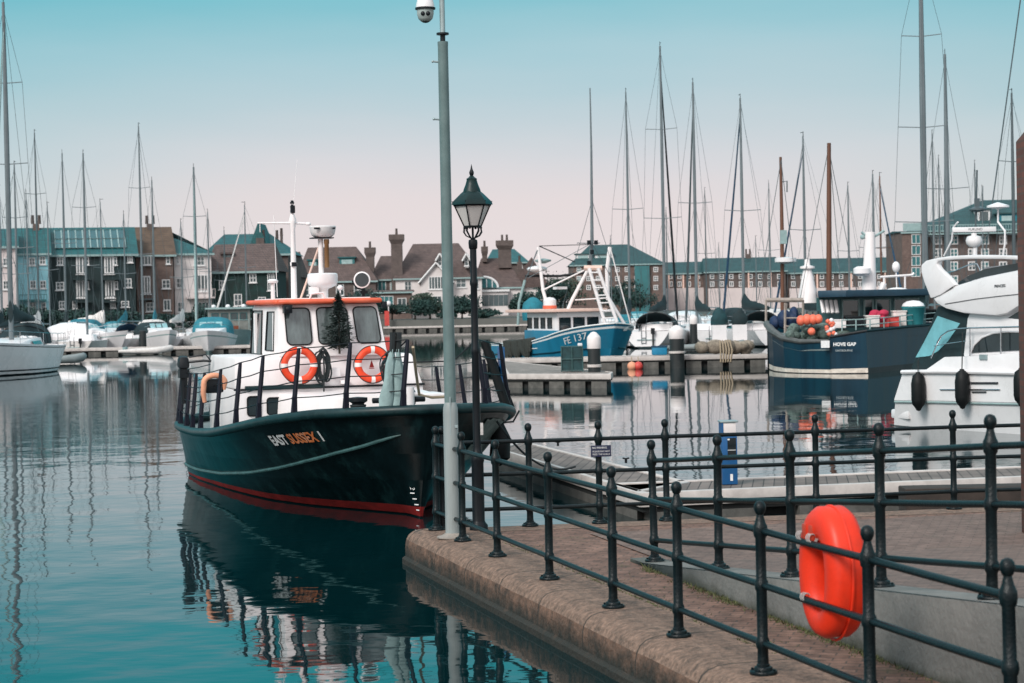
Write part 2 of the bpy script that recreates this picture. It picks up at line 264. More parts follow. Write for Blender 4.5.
# ------------------------------------------------------------------ mesh builder
class MB:
    def __init__(s): s.v = []; s.f = []; s.m = []; s.s = []
    def add(s, vs, fs, mi=0, smooth=False):
        o = len(s.v); s.v += [tuple(v) for v in vs]
        for f in fs: s.f.append(tuple(o+i for i in f)); s.m.append(mi); s.s.append(smooth)
        return s
    def box(s, c, d, rz=0.0, mi=0):
        x, y, z = d[0]/2, d[1]/2, d[2]/2; cs, sn = math.cos(rz), math.sin(rz)
        vs = [(c[0]+a*x*cs-b*y*sn, c[1]+a*x*sn+b*y*cs, c[2]+e*z) for a, b, e in ((-1,-1,-1),(1,-1,-1),(1,1,-1),(-1,1,-1),(-1,-1,1),(1,-1,1),(1,1,1),(-1,1,1))]
        return s.add(vs, [(0,3,2,1),(4,5,6,7),(0,1,5,4),(1,2,6,5),(2,3,7,6),(3,0,4,7)], mi)
    def box2(s, a, b, mi=0): return s.box([(a[i]+b[i])/2 for i in range(3)], [abs(b[i]-a[i]) for i in range(3)], 0, mi)
    def hexa(s, lo, hi, mi=0):            # 4 lower points, 4 upper points, ccw from above
        return s.add(list(lo)+list(hi), [(0,3,2,1),(4,5,6,7),(0,1,5,4),(1,2,6,5),(2,3,7,6),(3,0,4,7)], mi)
    def tube(s, pts, r, n=8, closed=False, mi=0, caps=True):
        pts = [Vector(p) for p in pts]; k = len(pts); rr = r if isinstance(r, (list, tuple)) else [r]*k
        rings = []; prev = None
        for i, p in enumerate(pts):
            if closed: t = pts[(i+1) % k]-pts[i-1]
            else: t = pts[min(i+1, k-1)]-pts[max(i-1, 0)]
            if t.length < 1e-9: t = Vector((0, 0, 1))
            t.normalize()
            if prev is None:
                up = Vector((0, 0, 1)) if abs(t.z) < .9 else Vector((1, 0, 0)); a = t.cross(up).normalized()
            else:
                a = prev-t*prev.dot(t)
                a = a.normalized() if a.length > 1e-6 else t.orthogonal().normalized()
            prev = a; b = t.cross(a)
            rings.append([p+(a*math.cos(2*math.pi*j/n)+b*math.sin(2*math.pi*j/n))*rr[i] for j in range(n)])
        return s.loft(rings, closed_path=closed, caps=caps and not closed, mi=mi, smooth=True)
    def loft(s, rings, closed_path=False, caps=True, mi=0, smooth=True, ring_closed=True):
        n = len(rings[0]); k = len(rings); vs = [v for r_ in rings for v in r_]; fs = []
        for i in range(k if closed_path else k-1):
            i2 = (i+1) % k
            for j in range(n if ring_closed else n-1):
                j2 = (j+1) % n; fs.append((i*n+j, i*n+j2, i2*n+j2, i2*n+j))
        s.add(vs, fs, mi, smooth)
        if caps:
            s.add(rings[0], [tuple(range(n-1, -1, -1))], mi); s.add(rings[-1], [tuple(range(n))], mi)
        return s
    def lathe(s, prof, n=16, c=(0,0,0), mi=0, axis=None, smooth=True):
        M = Matrix.Identity(3) if axis is None else Vector((0,0,1)).rotation_difference(Vector(axis)).to_matrix(); c = Vector(c)
        rings = [[c+M@Vector((r_*math.cos(2*math.pi*j/n), r_*math.sin(2*math.pi*j/n), z)) for j in range(n)] for r_, z in prof]
        return s.loft(rings, caps=True, mi=mi, smooth=smooth)
    def sphere(s, c, r, n=12, mi=0, jit=0.0):
        r = r if isinstance(r, (tuple, list)) else (r, r, r); prof = []; k = max(6, n//2+2)
        rings = []
        for i in range(k+1):
            th = math.pi*i/k; rings.append([(c[0]+r[0]*max(.002, math.sin(th))*math.cos(2*math.pi*j/n)*(1+random.uniform(-jit, jit)), c[1]+r[1]*max(.002, math.sin(th))*math.sin(2*math.pi*j/n)*(1+random.uniform(-jit, jit)), c[2]-r[2]*math.cos(th)) for j in range(n)])
        return s.loft(rings, caps=True, mi=mi)
    def prism(s, poly, o, u, v, w, mi=0):     # polygon (a,b) on the plane o + a u + b v, thickened along w
        o, u, v, w = Vector(o), Vector(u), Vector(v), Vector(w); n = len(poly)
        A = [o+u*a+v*b for a, b in poly]; B = [p+w for p in A]
        s.add(A+B, [tuple(range(n)), tuple(range(2*n-1, n-1, -1))]+[(i, i+n, (i+1) % n+n, (i+1) % n) for i in range(n)], mi); return s
    def build(s, name, mats, parent=None, loc=None, bevel=0.0, rz=None, shade=None):
        me = bpy.data.meshes.new(name); me.from_pydata([tuple(v) for v in s.v], [], s.f)
        if not isinstance(mats, (list, tuple)): mats = [mats]
        for m in mats: me.materials.append(m)
        me.polygons.foreach_set('material_index', s.m); me.polygons.foreach_set('use_smooth', s.s)
        bm = bmesh.new(); bm.from_mesh(me)
        if bevel:
            bmesh.ops.remove_doubles(bm, verts=bm.verts, dist=1e-5)
            es = [e for e in bm.edges if len(e.link_faces) == 2 and e.calc_face_angle(0) > .5]
            bmesh.ops.bevel(bm, geom=es, offset=bevel, segments=2, affect='EDGES', profile=.6, clamp_overlap=True)
        bmesh.ops.recalc_face_normals(bm, faces=bm.faces); bm.to_mesh(me); bm.free(); me.set_sharp_from_angle(angle=R(42))
        o = bpy.data.objects.new(name, me); COL.objects.link(o)
        if parent is not None: o.parent = parent
        if loc is not None: o.location = loc
        if rz is not None: o.rotation_euler = (0, 0, rz)
        return o

def tag(o, label, cat, group=None, kind=None):
    if label: o['label'] = label
    if cat: o['category'] = cat
    if group: o['group'] = group
    if kind: o['kind'] = kind
    return o
def thing(name, label, cat, loc=(0,0,0), rz=0.0, group=None):
    o = bpy.data.objects.new(name, None); COL.objects.link(o); o.location = loc; o.rotation_euler = (0, 0, rz); o.empty_display_size = .2
    return tag(o, label, cat, group)
def struct(o): o['kind'] = 'structure'; return o
def dup(root, loc, rz, label=None):
    r_ = root.copy(); COL.objects.link(r_); r_.location = loc; r_.rotation_euler = (0, 0, rz)
    if label: r_['label'] = label
    for ch in list(root.children):
        c = ch.copy(); COL.objects.link(c); c.parent = r_
        for g in list(ch.children):
            d = g.copy(); COL.objects.link(d); d.parent = c
    return r_
def text_mb(txt, size, extrude=.0, align='CENTER', bold=0.0):
    cu = bpy.data.curves.new('lettering', 'FONT'); cu.body = txt; cu.size = size; cu.extrude = extrude; cu.align_x = align; cu.align_y = 'CENTER'; cu.resolution_u = 3; cu.offset = bold
    o = bpy.data.objects.new('lettering', cu); COL.objects.link(o); bpy.context.view_layer.update()
    dg = bpy.context.evaluated_depsgraph_get(); me = bpy.data.meshes.new_from_object(o.evaluated_get(dg))
    mb = MB(); mb.add([tuple(v.co) for v in me.vertices], [tuple(p.vertices) for p in me.polygons])
    bpy.data.objects.remove(o); bpy.data.curves.remove(cu); bpy.data.meshes.remove(me); return mb
def xf(mb, fn): mb.v = [tuple(fn(Vector(v))) for v in mb.v]; return mb
def place(mb, o, u, v):                     # text plane -> o + x u + y v
    o, u, v = Vector(o), Vector(u), Vector(v); w = u.cross(v).normalized(); return xf(mb, lambda p: o+u*p.x+v*p.y+w*p.z)
def lerp_tab(tab, t):
    if t <= tab[0][0]: return tab[0][1]
    for (a, x), (b, y) in zip(tab, tab[1:]):
        if t <= b: return x+(y-x)*(t-a)/(b-a)
    return tab[-1][1]
def rrect(w, h, r, n=5, cx=0, cy=0):
    p = []
    for sx, sy, a0 in ((1, 1, 0), (-1, 1, 90), (-1, -1, 180), (1, -1, 270)):
        for i in range(n+1):
            a = R(a0+90*i/n); p.append((cx+sx*(w/2-r)+r*math.cos(a), cy+sy*(h/2-r)+r*math.sin(a)))
    return p
#SECTIONS
# ------------------------------------------------------------------ water, quay, ramp, plaza
mb = MB(); mb.add([(-3000, -300, 0), (3000, -300, 0), (3000, 6000, 0), (-3000, 6000, 0)], [(0, 1, 2, 3)])
struct(mb.build('harbour_water', M_water))
QZ = .38
D = Vector((.2709, -.9626, 0)); NL = Vector((-.9626, -.2709, 0))    # along the near quay edge towards the camera, and out over the water
FD = Vector((.985, .173, 0)); FN = Vector((-.173, .985, 0))         # along the far quay edge, and out over the water
P0 = Vector((-.86, 21.67, 0)); T0 = Vector((1.28, 18.45, 0)); TD = Vector((.2499, -.9683, 0)); TN = Vector((-.9683, -.2499, 0))        # fence corner, top of the ramp wall line
# quay body: bullnose profile swept along the near edge, round the corner and along the far edge
def quay_edge():
    e0 = P0+D*30+NL*.29; e1 = P0+NL*.29-D*.28; e2 = P0+NL*.16-D*.36+FN*.0; e3 = P0+FN*.34+FD*.0+NL*.0; e4 = P0+FN*.34+FD*14
    return [e0]+[P0+D*k+NL*.29 for k in (24, 18, 14, 12, 10, 8, 6, 4, 2, .6)]+[e1, e2, e3]+[P0+FN*.34+FD*k for k in (1, 4, 8, 14, 22)]
edge = quay_edge()
def offs(path, d):                       # inward offset of the plan path
    o = []
    for i, p in enumerate(path):
        t = (path[min(i+1, len(path)-1)]-path[max(i-1, 0)]).normalized(); o.append(p+Vector((t.y, -t.x, 0))*d)
    return o
sx_ = (edge[1]-edge[0]).normalized(); inside = Vector((sx_.y, -sx_.x, 0)); sgn = 1 if inside.dot(NL) < 0 else -1
prof = [(-.035, -1.2), (-.035, .0), (-.035, .055), (-.022, .072), (0, .082), (.0, .20), (.012, .265), (.04, .315), (.085, .350), (.15, .370), (.24, .378), (.70, QZ)]
# vary the arris a little so that the edge is worn rather than ruled
dens = []
for a, b in zip(edge, edge[1:]):
    k = max(1, int((b-a).length/.35))
    dens += [a.lerp(b, i/k) for i in range(k)]
dens.append(edge[-1])
rings = []
for d, z in prof:
    ring = [p+Vector((0, 0, z)) for p in offs(dens, sgn*d)]
    if .2 <= z < .37: ring = [p+Vector((0, 0, mnoise.noise(p*1.7)*.010))+inside*sgn*mnoise.noise(p*2.3+Vector((5, 0, 0)))*.010 for p in ring]
    rings.append(ring)
mb = MB()
for i in range(len(rings)-1):
    z = prof[i][1]; mi = 2 if z < 0 else (1 if z < .26 else 0)
    mb.loft([rings[i], rings[i+1]], caps=False, ring_closed=False, smooth=True, mi=mi)
struct(mb.build('quay_edge', [M_stone, M_quayside, M_algae]))
inner = rings[-1]
mb = MB(); far = [Vector((26, 27, QZ)), Vector((26, -12, QZ))]
poly = [p-Vector((0, 0, .003)) for p in inner]+far
mb.add(poly, [tuple(range(len(poly)))]); struct(mb.build('quay_paving', M_pave))
# thin joint lines between the coping stones are real gaps of mortar: narrow raised mortar strips are avoided, a groove is cut by the bump
# ramp: rises towards the camera behind the low wall
RN = -NL
def rz(s): return QZ+max(0, s)*.0853
mb = MB(); 
tops = [(-.35, .02), (0, .035), (2, 0), (4, 0), (6.3, 0), (9, 0), (12, 0)]
for (s0, _), (s1, _) in zip(tops, tops[1:]):
    z0, z1 = rz(s0)+.03, rz(s1)+.03
    a, b = T0+TD*s0+TN*.13, T0+TD*s1+TN*.13; c, d = T0+TD*s1-TN*.16, T0+TD*s0-TN*.16
    lo = [Vector((q.x, q.y, QZ-.2)) for q in (a, b, c, d)]; hi = [Vector((a.x, a.y, z0)), Vector((b.x, b.y, z1)), Vector((c.x, c.y, z1)), Vector((d.x, d.y, z0))]
    mb.hexa(lo, hi)
tag(mb.build('retaining_wall', M_wallconc, bevel=.012), 'low grey concrete wall beside the brick ramp, railing on its top', 'wall')
mb = MB()
for s0, s1 in ((-2.6, 0), (0, 3), (3, 6.3), (6.3, 12.5)):
    a, b = T0+TD*s0-TN*.15, T0+TD*s1-TN*.15; c, d = T0+TD*s1-TN*22, T0+TD*s0-TN*22
    mb.add([(a.x, a.y, rz(s0)+.008), (b.x, b.y, rz(s1)+.008), (c.x, c.y, rz(s1)+.008), (d.x, d.y, rz(s0)+.008)], [(0, 1, 2, 3)])
struct(mb.build('ramp_paving', M_pave2))
# weeds along the foot of the wall
mb = MB()
rw = random.Random(5)
def blade(b, h, lean):
    a = rw.uniform(0, 6.28); q = Vector((math.cos(a), math.sin(a), 0))*.005; mb.add([b-q, b+q, b+lean+Vector((0, 0, h))], [(0, 1, 2)])
for _ in range(5200):                                  # thin ragged fringe along the wall foot
    s = rw.uniform(.2, 9.4); dn = mnoise.noise(Vector((s*1.9, 3.1, 0)))
    if dn < rw.uniform(-.25, .45): continue
    p = T0+TD*s+TN*(.135+abs(rw.gauss(0, .035+.05*max(0, dn)))); blade(Vector((p.x, p.y, QZ)), rw.uniform(.008, .034), Vector((rw.gauss(0, .016), rw.gauss(0, .016), 0)))
for _ in range(2600):                                  # tufts in the joint between coping and bricks, and between bricks
    s = rw.uniform(.4, 12); dn = mnoise.noise(Vector((s*1.4, 9.7, 0)))
    if dn < rw.uniform(-.2, .5): continue
    p = P0+D*s-NL*(.36+rw.gauss(0, .012)+(abs(rw.gauss(0, .25)) if rw.random() < .3 else 0)); blade(Vector((p.x, p.y, QZ)), rw.uniform(.004, .018), Vector((rw.gauss(0, .012), rw.gauss(0, .012), 0)))
clumps = [(rw.uniform(.3, 9.2), rw.uniform(.4, 1.0)) for _ in range(16)]
for s, k in clumps:
    for _ in range(int(16*k)):
        ss = s+rw.gauss(0, .09*k); p = T0+TD*ss+TN*(.14+abs(rw.gauss(0, .05))); h = rw.uniform(.02, .075)*k; a = rw.uniform(0, 6.28); w = .006
        lean = Vector((rw.gauss(0, .03), rw.gauss(0, .03), 0)); q = Vector((math.cos(a)*w, math.sin(a)*w, 0)); b = Vector((p.x, p.y, QZ))
        mb.add([b-q, b+q, b+lean+Vector((0, 0, h))], [(0, 1, 2)])
tag(mb.build('weeds', M_grass), 'small green weeds sprouting along the foot of the ramp wall', 'weeds', kind='stuff')
# brick pillar at the right
mb = MB(); px0 = at(1018.5, 330, 20.35).x
mb.box2((px0, 19.8, QZ), (px0+.75, 20.35, 4.36)); mb.hexa([(px0, 19.8, 4.36), (px0+.75, 19.8, 4.36), (px0+.75, 20.35, 4.36), (px0, 20.35, 4.36)], [(px0+.1, 19.9, 4.5), (px0+.65, 19.9, 4.5), (px0+.65, 20.25, 4.5), (px0+.1, 20.25, 4.5)])
tag(mb.build('brick_pillar', M_pillar, bevel=.01), 'tall dark red brick pillar with a chamfered top', 'pillar')

# ------------------------------------------------------------------ railings
POST = [(.090, 0), (.091, .004), (.091, .017), (.087, .022), (.062, .024), (.060, .040), (.056, .046), (.044, .050), (.043, .062), (.0375, .066), (.036, .11), (.0350, .16), (.043, .175), (.046, .20), (.043, .225), (.0355, .24), (.035, .54),
        (.043, .555), (.046, .58), (.043, .605), (.0345, .62), (.034, .885), (.043, .90), (.048, .935), (.046, .965), (.036, .985), (.030, 1.005), (.024, 1.03), (.022, 1.04),
        (.030, 1.050), (.0385, 1.072), (.040, 1.088), (.0365, 1.106), (.026, 1.122), (.010, 1.130), (.001, 1.131)]
post_me = MB().lathe(POST, 18)
for k in range(4): post_me.lathe([(.010, .02), (.010, .034), (.001, .036)], 6, c=(.076*math.cos(.78+k*1.57), .078*math.sin(.78+k*1.57), 0))
proto_post = None
def fence(name, label, pts, rails=(.2, .58, .935), r=.0225, skip=()):
    global proto_post
    t = thing(name, label, 'railing', pts[0])
    o = Vector(pts[0])
    for i, p in enumerate(pts):
        if proto_post is None: q = post_me.build('post', M_fence, t); proto_post = q
        else: q = proto_post.copy(); COL.objects.link(q); q.parent = t
        q.location = Vector(p)-o; q.rotation_euler = (rng.gauss(0, .006), rng.gauss(0, .006), .28)
    for h in rails:
        mb = MB()
        for a, b in zip(pts, pts[1:]):
            mb.tube([Vector(a)-o+Vector((0, 0, h)), Vector(a).lerp(Vector(b), .5)-o+Vector((0, 0, h-.002)), Vector(b)-o+Vector((0, 0, h))], r, 10)
        mb.build('rail', M_fence, t)
    return t
rng = random.Random(3)
near_pts = [P0+Vector((0, 0, QZ)), Vector((-.55, 20.62, QZ))]+[Vector((-.55, 20.62, QZ))+D*d for d in (1.36, 3.10, 4.86, 6.35, 7.92, 9.50, 11.1)]
fence('quay_railing', 'black railing along the curved stone edge of the quay, three rails', near_pts)
far_pts = [P0+Vector((.02, .08, QZ)), Vector((.16, 21.86, QZ)), Vector((.93, 22.0, QZ)), Vector((1.68, 22.13, QZ)), Vector((3.38, 22.42, QZ)), Vector((5.0, 22.75, QZ)), Vector((6.7, 23.0, QZ))]
fence('waterside_railing', 'black railing at the far edge of the quay facing the grey pontoon', far_pts[1:], )
fence('ramp_railing', 'black railing standing on the low concrete wall of the ramp', [T0+Vector((0, 0, rz(0)+.03))]+[T0+TD*s+Vector((0, 0, rz(s)+.03)) for s in (1.70, 3.30, 4.90, 6.48, 8.1)])
mb = MB()
o = P0+Vector((0, 0, QZ))
t = thing('corner_railing', 'short length of black railing joining the quay corner to the lamp post', 'railing', o)
for h in (.2, .58, .935): MB().tube([Vector((.02, .08, h)), Vector((.16, 21.86, QZ))-o+Vector((0, 0, h))], .0225, 10).build('rail', M_fence, t)
q = proto_post.copy(); COL.objects.link(q); q.parent = t; q.location = (.06, .10, -.01)
# sign on the far railing
s0 = at(601, 451, 21.93)
t = thing('notice_sign', 'small navy notice with white lettering fixed to the far railing', 'sign', s0)
u = FD; mb = MB(); mb.box((0, 0, 0), (.225, .012, .125), math.atan2(FD.y, FD.x)); mb.build('board', M_sign, t, bevel=.004)
fo = -FN*.008
for txt, dy, sz, dx in (('NO FISHING', .036, .030, -.018), ('PLEASE DO NOT', -.004, .026, 0), ('FEED THE GULLS', -.036, .026, 0)):
    place(text_mb(txt, sz), Vector((0, 0, dy))+fo+FD*dx, FD, (0, 0, 1)).build('lettering', M_letw, t)
mb = MB(); mb.box((0, .02, 0), (.03, .05, .02), 0); mb.build('bracket', M_black, t)

# orange ring buoy housing hung on the near railing
def ring_housing():
    c = at(829, 571, 12.25); c = Vector((c.x, c.y, c.z))
    # on the landward side of the rails
    base = Vector((-.55, 20.62, 0))+D*((c-Vector((-.55, 20.62, 0))).dot(D)); c = Vector((base.x, base.y, c.z))-NL*.13
    t = thing('lifebuoy_housing', 'bulky orange plastic lifebuoy hung inside the near black railing', 'lifebuoy', c)
    u = D; w = -NL; z = Vector((0, 0, 1)); n = 40; m = 14; rings = []
    for i in range(n):
        a = 2*math.pi*i/n; ca, sa = math.cos(a), math.sin(a); e = .9
        cx = math.copysign(abs(ca)**e, ca); cz = math.copysign(abs(sa)**e, sa)
        ctr = u*(.188*cx)+z*(.300*cz-.012); out_ = (u*ca*.8+z*sa).normalized(); ring = []
        for j in range(m):
            b = 2*math.pi*j/m; cb, sb = math.cos(b), math.sin(b)
            k = .80; rr = .115+.008*sa
            px = math.copysign(abs(cb)**k, cb)*rr; pw = math.copysign(abs(sb)**k, sb)*.125
            if j == 0: px -= .014                      # the moulding seam round the rim
            ring.append(ctr+out_*px+w*pw)
        rings.append(ring)
    MB().loft(rings, closed_path=True, caps=False).build('shell', M_orange, t)
    mb = MB()
    mb.tube([u*(.300*math.cos(a*.157))+z*(.412*math.sin(a*.157)-.012) for a in range(40)], .009, 6, closed=True); mb.build('seam', M_orange, t)
    for dz in (.30, .245):
        pass
    mb = MB()
    for du in (-.13, -.03): mb.box(u*du+z*.235-w*.118, (.05, .03, .10), math.atan2(u.y, u.x))
    mb.build('handle_slot', mat('orange_recess', (.42, .045, .02), .5), t, bevel=.012)
    mb = MB()
    for zz, uu in ((.205, -.20), (.205, -.05), (-.172, -.15)):
        mb = MB(); pts = []
        for i in range(31): q = i*.628; pts.append(u*(uu+.0022*i)-w*.128+w*(.027*math.cos(q))+z*(zz+.027*math.sin(q)))
        mb.tube(pts, .0038, 5).build('lashing', mat('cord_grey', (.38, .37, .36), .8, var=.3, scale=40), t)
ring_housing()

# ------------------------------------------------------------------ CCTV pole and lamp post
b = Vector((-.66, 20.95, QZ))
t = thing('camera_pole', 'tall pale teal steel pole on the quay corner carrying a camera', 'pole', b)
MB().lathe([(.17, 0), (.17, .012), (.13, .02), (.085, .045), (.078, .05)], 20).build('base_plate', mat('stained_plate', (.30, .27, .24), .7, var=.3, scale=8, dirt=(.12, .08, .05), dirt_amt=.6), t)
MB().lathe([(.078, .045), (.078, 1.30), (.076, 1.36), (.067, 1.40), (.062, 1.42)], 20).build('lower_sleeve', mat('pole_sleeve', (.27, .31, .31), .45, var=.2, scale=6, streak=True, dirt=(.14, .16, .155), dirt_amt=.6, spec=.35), t)
MB().lathe([(.060, 1.40), (.061, 1.46), (.0535, 5.14), (.055, 5.15), (.055, 5.19), (.02, 5.195)], 20).build('pole', M_pole, t)
MB().lathe([(.027, 5.19), (.027, 5.26), (.03, 5.26)], 12).build('spigot', M_black, t); MB().lathe([(.065, 5.262), (.065, 5.282)], 16).build('flange', M_black, t)
MB().tube([(0, 0, 5.28), (0, 0, 5.9), (-.02, 0, 6.0), (-.09, -.01, 6.08), (-.18, -.02, 6.06), (-.175, -.02, 5.98), (-.175, -.02, 5.74)], .028, 12).build('swan_neck', M_steel, t)
for z in (4.98, 4.38): MB().tube([(-.05, 0, z), (-.105, -.01, z+.005)], .010, 8).sphere((-.11, -.01, z+.005), .014, 8).build('stud', M_steel, t)
MB().box((0, -.076, 1.28), (.012, .006, .4)).box((.06, -.055, 1.17), (.03, .03, .03)).build('access_door', M_steel, t)
c0 = b+Vector((-.175, -.02, 0))
t = thing('security_camera', 'white dome security camera with dark lower half hanging from the pole', 'camera', c0)
zc = 5.515
MB().lathe([(.03, zc+.24), (.05, zc+.23), (.062, zc+.20), (.085, zc+.10), (.096, zc+.06), (.098, zc+.03)], 20).build('housing', M_white, t)
MB().lathe([(.106, zc+.03), (.106, zc+.012), (.09, zc+.008)], 20).build('shade_ring', M_black, t)
MB().lathe([(.088, zc+.01), (.088, zc-.035), (.075, zc-.085), (.045, zc-.115), (.001, zc-.12)], 20).build('eye_body', mat('camera_grey', (.30, .36, .35), .35), t)
mb = MB()
for dx in (-.022, .030): mb.sphere((dx, -.08, zc-.04), (.024, .016, .024), 10)
mb.lathe([(.05, zc-.106), (.03, zc-.124), (.001, zc-.13)], 12); mb.build('lens', M_black, t)

lb = Vector((-.40, 21.62, QZ)); ztop = at(471, 168, 21.62).z-QZ
t = thing('street_lamp', 'old black lamp post with green-hooded glass lantern, beside the grey pole', 'street lamp', lb)
zl = at(471, 240, 21.62).z-QZ                     # top of the column
MB().lathe([(.10, 0), (.10, .05), (.075, .08), (.068, .1), (.066, .72), (.074, .75), (.074, .79), (.05, .85), (.043, .9), (.040, 1.9), (.047, 1.92), (.047, 1.96), (.040, 1.98), (.036, zl-.50), (.044, zl-.48), (.044, zl-.45), (.036, zl-.42),
             (.036, zl-.10), (.046, zl-.09), (.05, zl-.03), (.046, zl), (.02, zl+.01)], 18).build('column', M_black, t)
def sq(h, z, n=6): return [Vector((h*math.cos(2*math.pi*k/n+.2), h*math.sin(2*math.pi*k/n+.2), z)) for k in range(n)]
z0, z1 = zl+.145, zl+.375                         # lantern glass bottom and top
MB().tube([(0, 0, zl), (0, 0, z0)], .012, 8).build('stem', M_black, t)
mb = MB()
for k in range(4):
    a = k*math.pi/2+.75; ca, sa = math.cos(a), math.sin(a)
    mb.tube([(ca*r_, sa*r_, zl+z) for r_, z in ((.02, .01), (.055, .05), (.09, .10), (.085, .14))], .008, 6)
    mb.tube([(ca*r_, sa*r_, zl+z) for r_, z in ((.03, .02), (.10, .045), (.135, .085), (.125, .125), (.085, .135))], .006, 6)
mb.build('scroll_bracket', M_black, t)
g = MB().loft([sq(.088, z0), sq(.192, z1)], caps=True, smooth=False).build('lantern_glass', M_lampglass, t)
mb = MB(); A, B = sq(.092, z0), sq(.197, z1)
for k in range(6):
    mb.tube([A[k], B[k]], .0085, 6); mb.tube([A[k], A[(k+1) % 6]], .011, 6); mb.tube([B[k], B[(k+1) % 6]], .014, 6); mb.sphere(A[k]-Vector((0, 0, .015)), .013, 6); mb.tube([B[k]*1.0, B[k]+Vector((B[k].x*.12, B[k].y*.12, .045))], [.012, .003], 6)
mb.build('lantern_frame', M_black, t)
zt = ztop
MB().loft([sq(.225, z1+.005), sq(.218, z1+.035), sq(.125, z1+.125), sq(.095, z1+.150)], smooth=False).lathe([(.098, z1+.14), (.09, z1+.17), (.072, z1+.215), (.068, z1+.225), (.055, z1+.27), (.058, z1+.285), (.035, z1+.30), (.022, z1+.315), (.014, z1+.32)], 14).build('hood', M_lampgreen, t)
MB().lathe([(.014, z1+.31), (.024, z1+.335), (.026, z1+.355), (.012, z1+.39), (.004, z1+.43), (.0005, z1+.445)], 10).build('finial', M_black, t)
MB().box((.055, -.06, zl-2.04), (.03, .01, .13), 0).build('number_plate', M_canvas_w, t)
# ------------------------------------------------------------------ general boat hull
def proj(p):
    d = Vector(p)-CAM; z = d.dot(_f); return (CX+FPX*d.dot(CR)/z, CY-FPX*d.dot(CU)/z)
class Hull:
    """x forward (stem head at x=0), y to port, z up from the waterline; t = distance aft of the stem head"""
    def __init__(s, L_, hb, wl, sheer, rake=.5, p=1.0, tr=3.0, keel=.45):
        s.L, s.hb, s.wl, s.sheer, s.rake, s.p, s.tr, s.keel = L_, hb, wl, sheer, rake, p, tr, keel
    def pt(s, t, z, side):
        sh = s.sheer(t); fr = z/sh; fc = max(0, min(1.2, fr)); y = s.wl(t)+(s.hb(t)-s.wl(t))*fc**s.p
        if z < 0: y *= max(0, 1+z/s.keel)
        return Vector((-t-s.rake*(1-max(-.3, fr))*max(0, 1-t/s.tr), side*y, z))
    def mesh(s, levels, n=30, deckmi=0, deckdrop=.12, mi_below=0):
        """levels: list of (z function or fraction, material index of the strake below it), from the sheer down to the water"""
        ts = [s.L*(1-math.cos(math.pi*i/n))/2 for i in range(n+1)]; mb = MB()
        def zz(l, t): return l(t) if callable(l) else l*s.sheer(t)
        lv = [l for l, _ in levels]+[lambda t: -s.keel*.5, lambda t: -s.keel]; mi = [m for _, m in levels]+[mi_below, mi_below]
        for side in (1, -1):
            for k in range(len(lv)-1):
                a = [s.pt(t, zz(lv[k], t), side) for t in ts]; b = [s.pt(t, zz(lv[k+1], t), side) for t in ts]
                mb.loft([a, b], caps=False, ring_closed=False, mi=mi[k])
        # transom
        for t in (0, s.L):
          col = [s.pt(t, zz(l, t), 1) for l in lv]; col2 = [s.pt(t, zz(l, t), -1) for l in lv]
          for k in range(len(lv)-1): mb.add([col[k], col[k+1], col2[k+1], col2[k]], [(0, 1, 2, 3)], mi[k])
        # deck
        a = [s.pt(t, s.sheer(t)-deckdrop, 1) for t in ts]; b = [s.pt(t, s.sheer(t)-deckdrop, -1) for t in ts]; mb.loft([a, b], caps=False, ring_closed=False, mi=deckmi, smooth=False)
        return mb
    def line(s, zf, side, t0=0.0, t1=None, n=30, out=0.0):
        t1 = s.L if t1 is None else t1; o = []
        for i in range(n+1):
            t = t0+(t1-t0)*(1-math.cos(math.pi*i/n))/2; p = s.pt(t, zf(t), side); o.append(p+Vector((0, side*out, 0)))
        return o

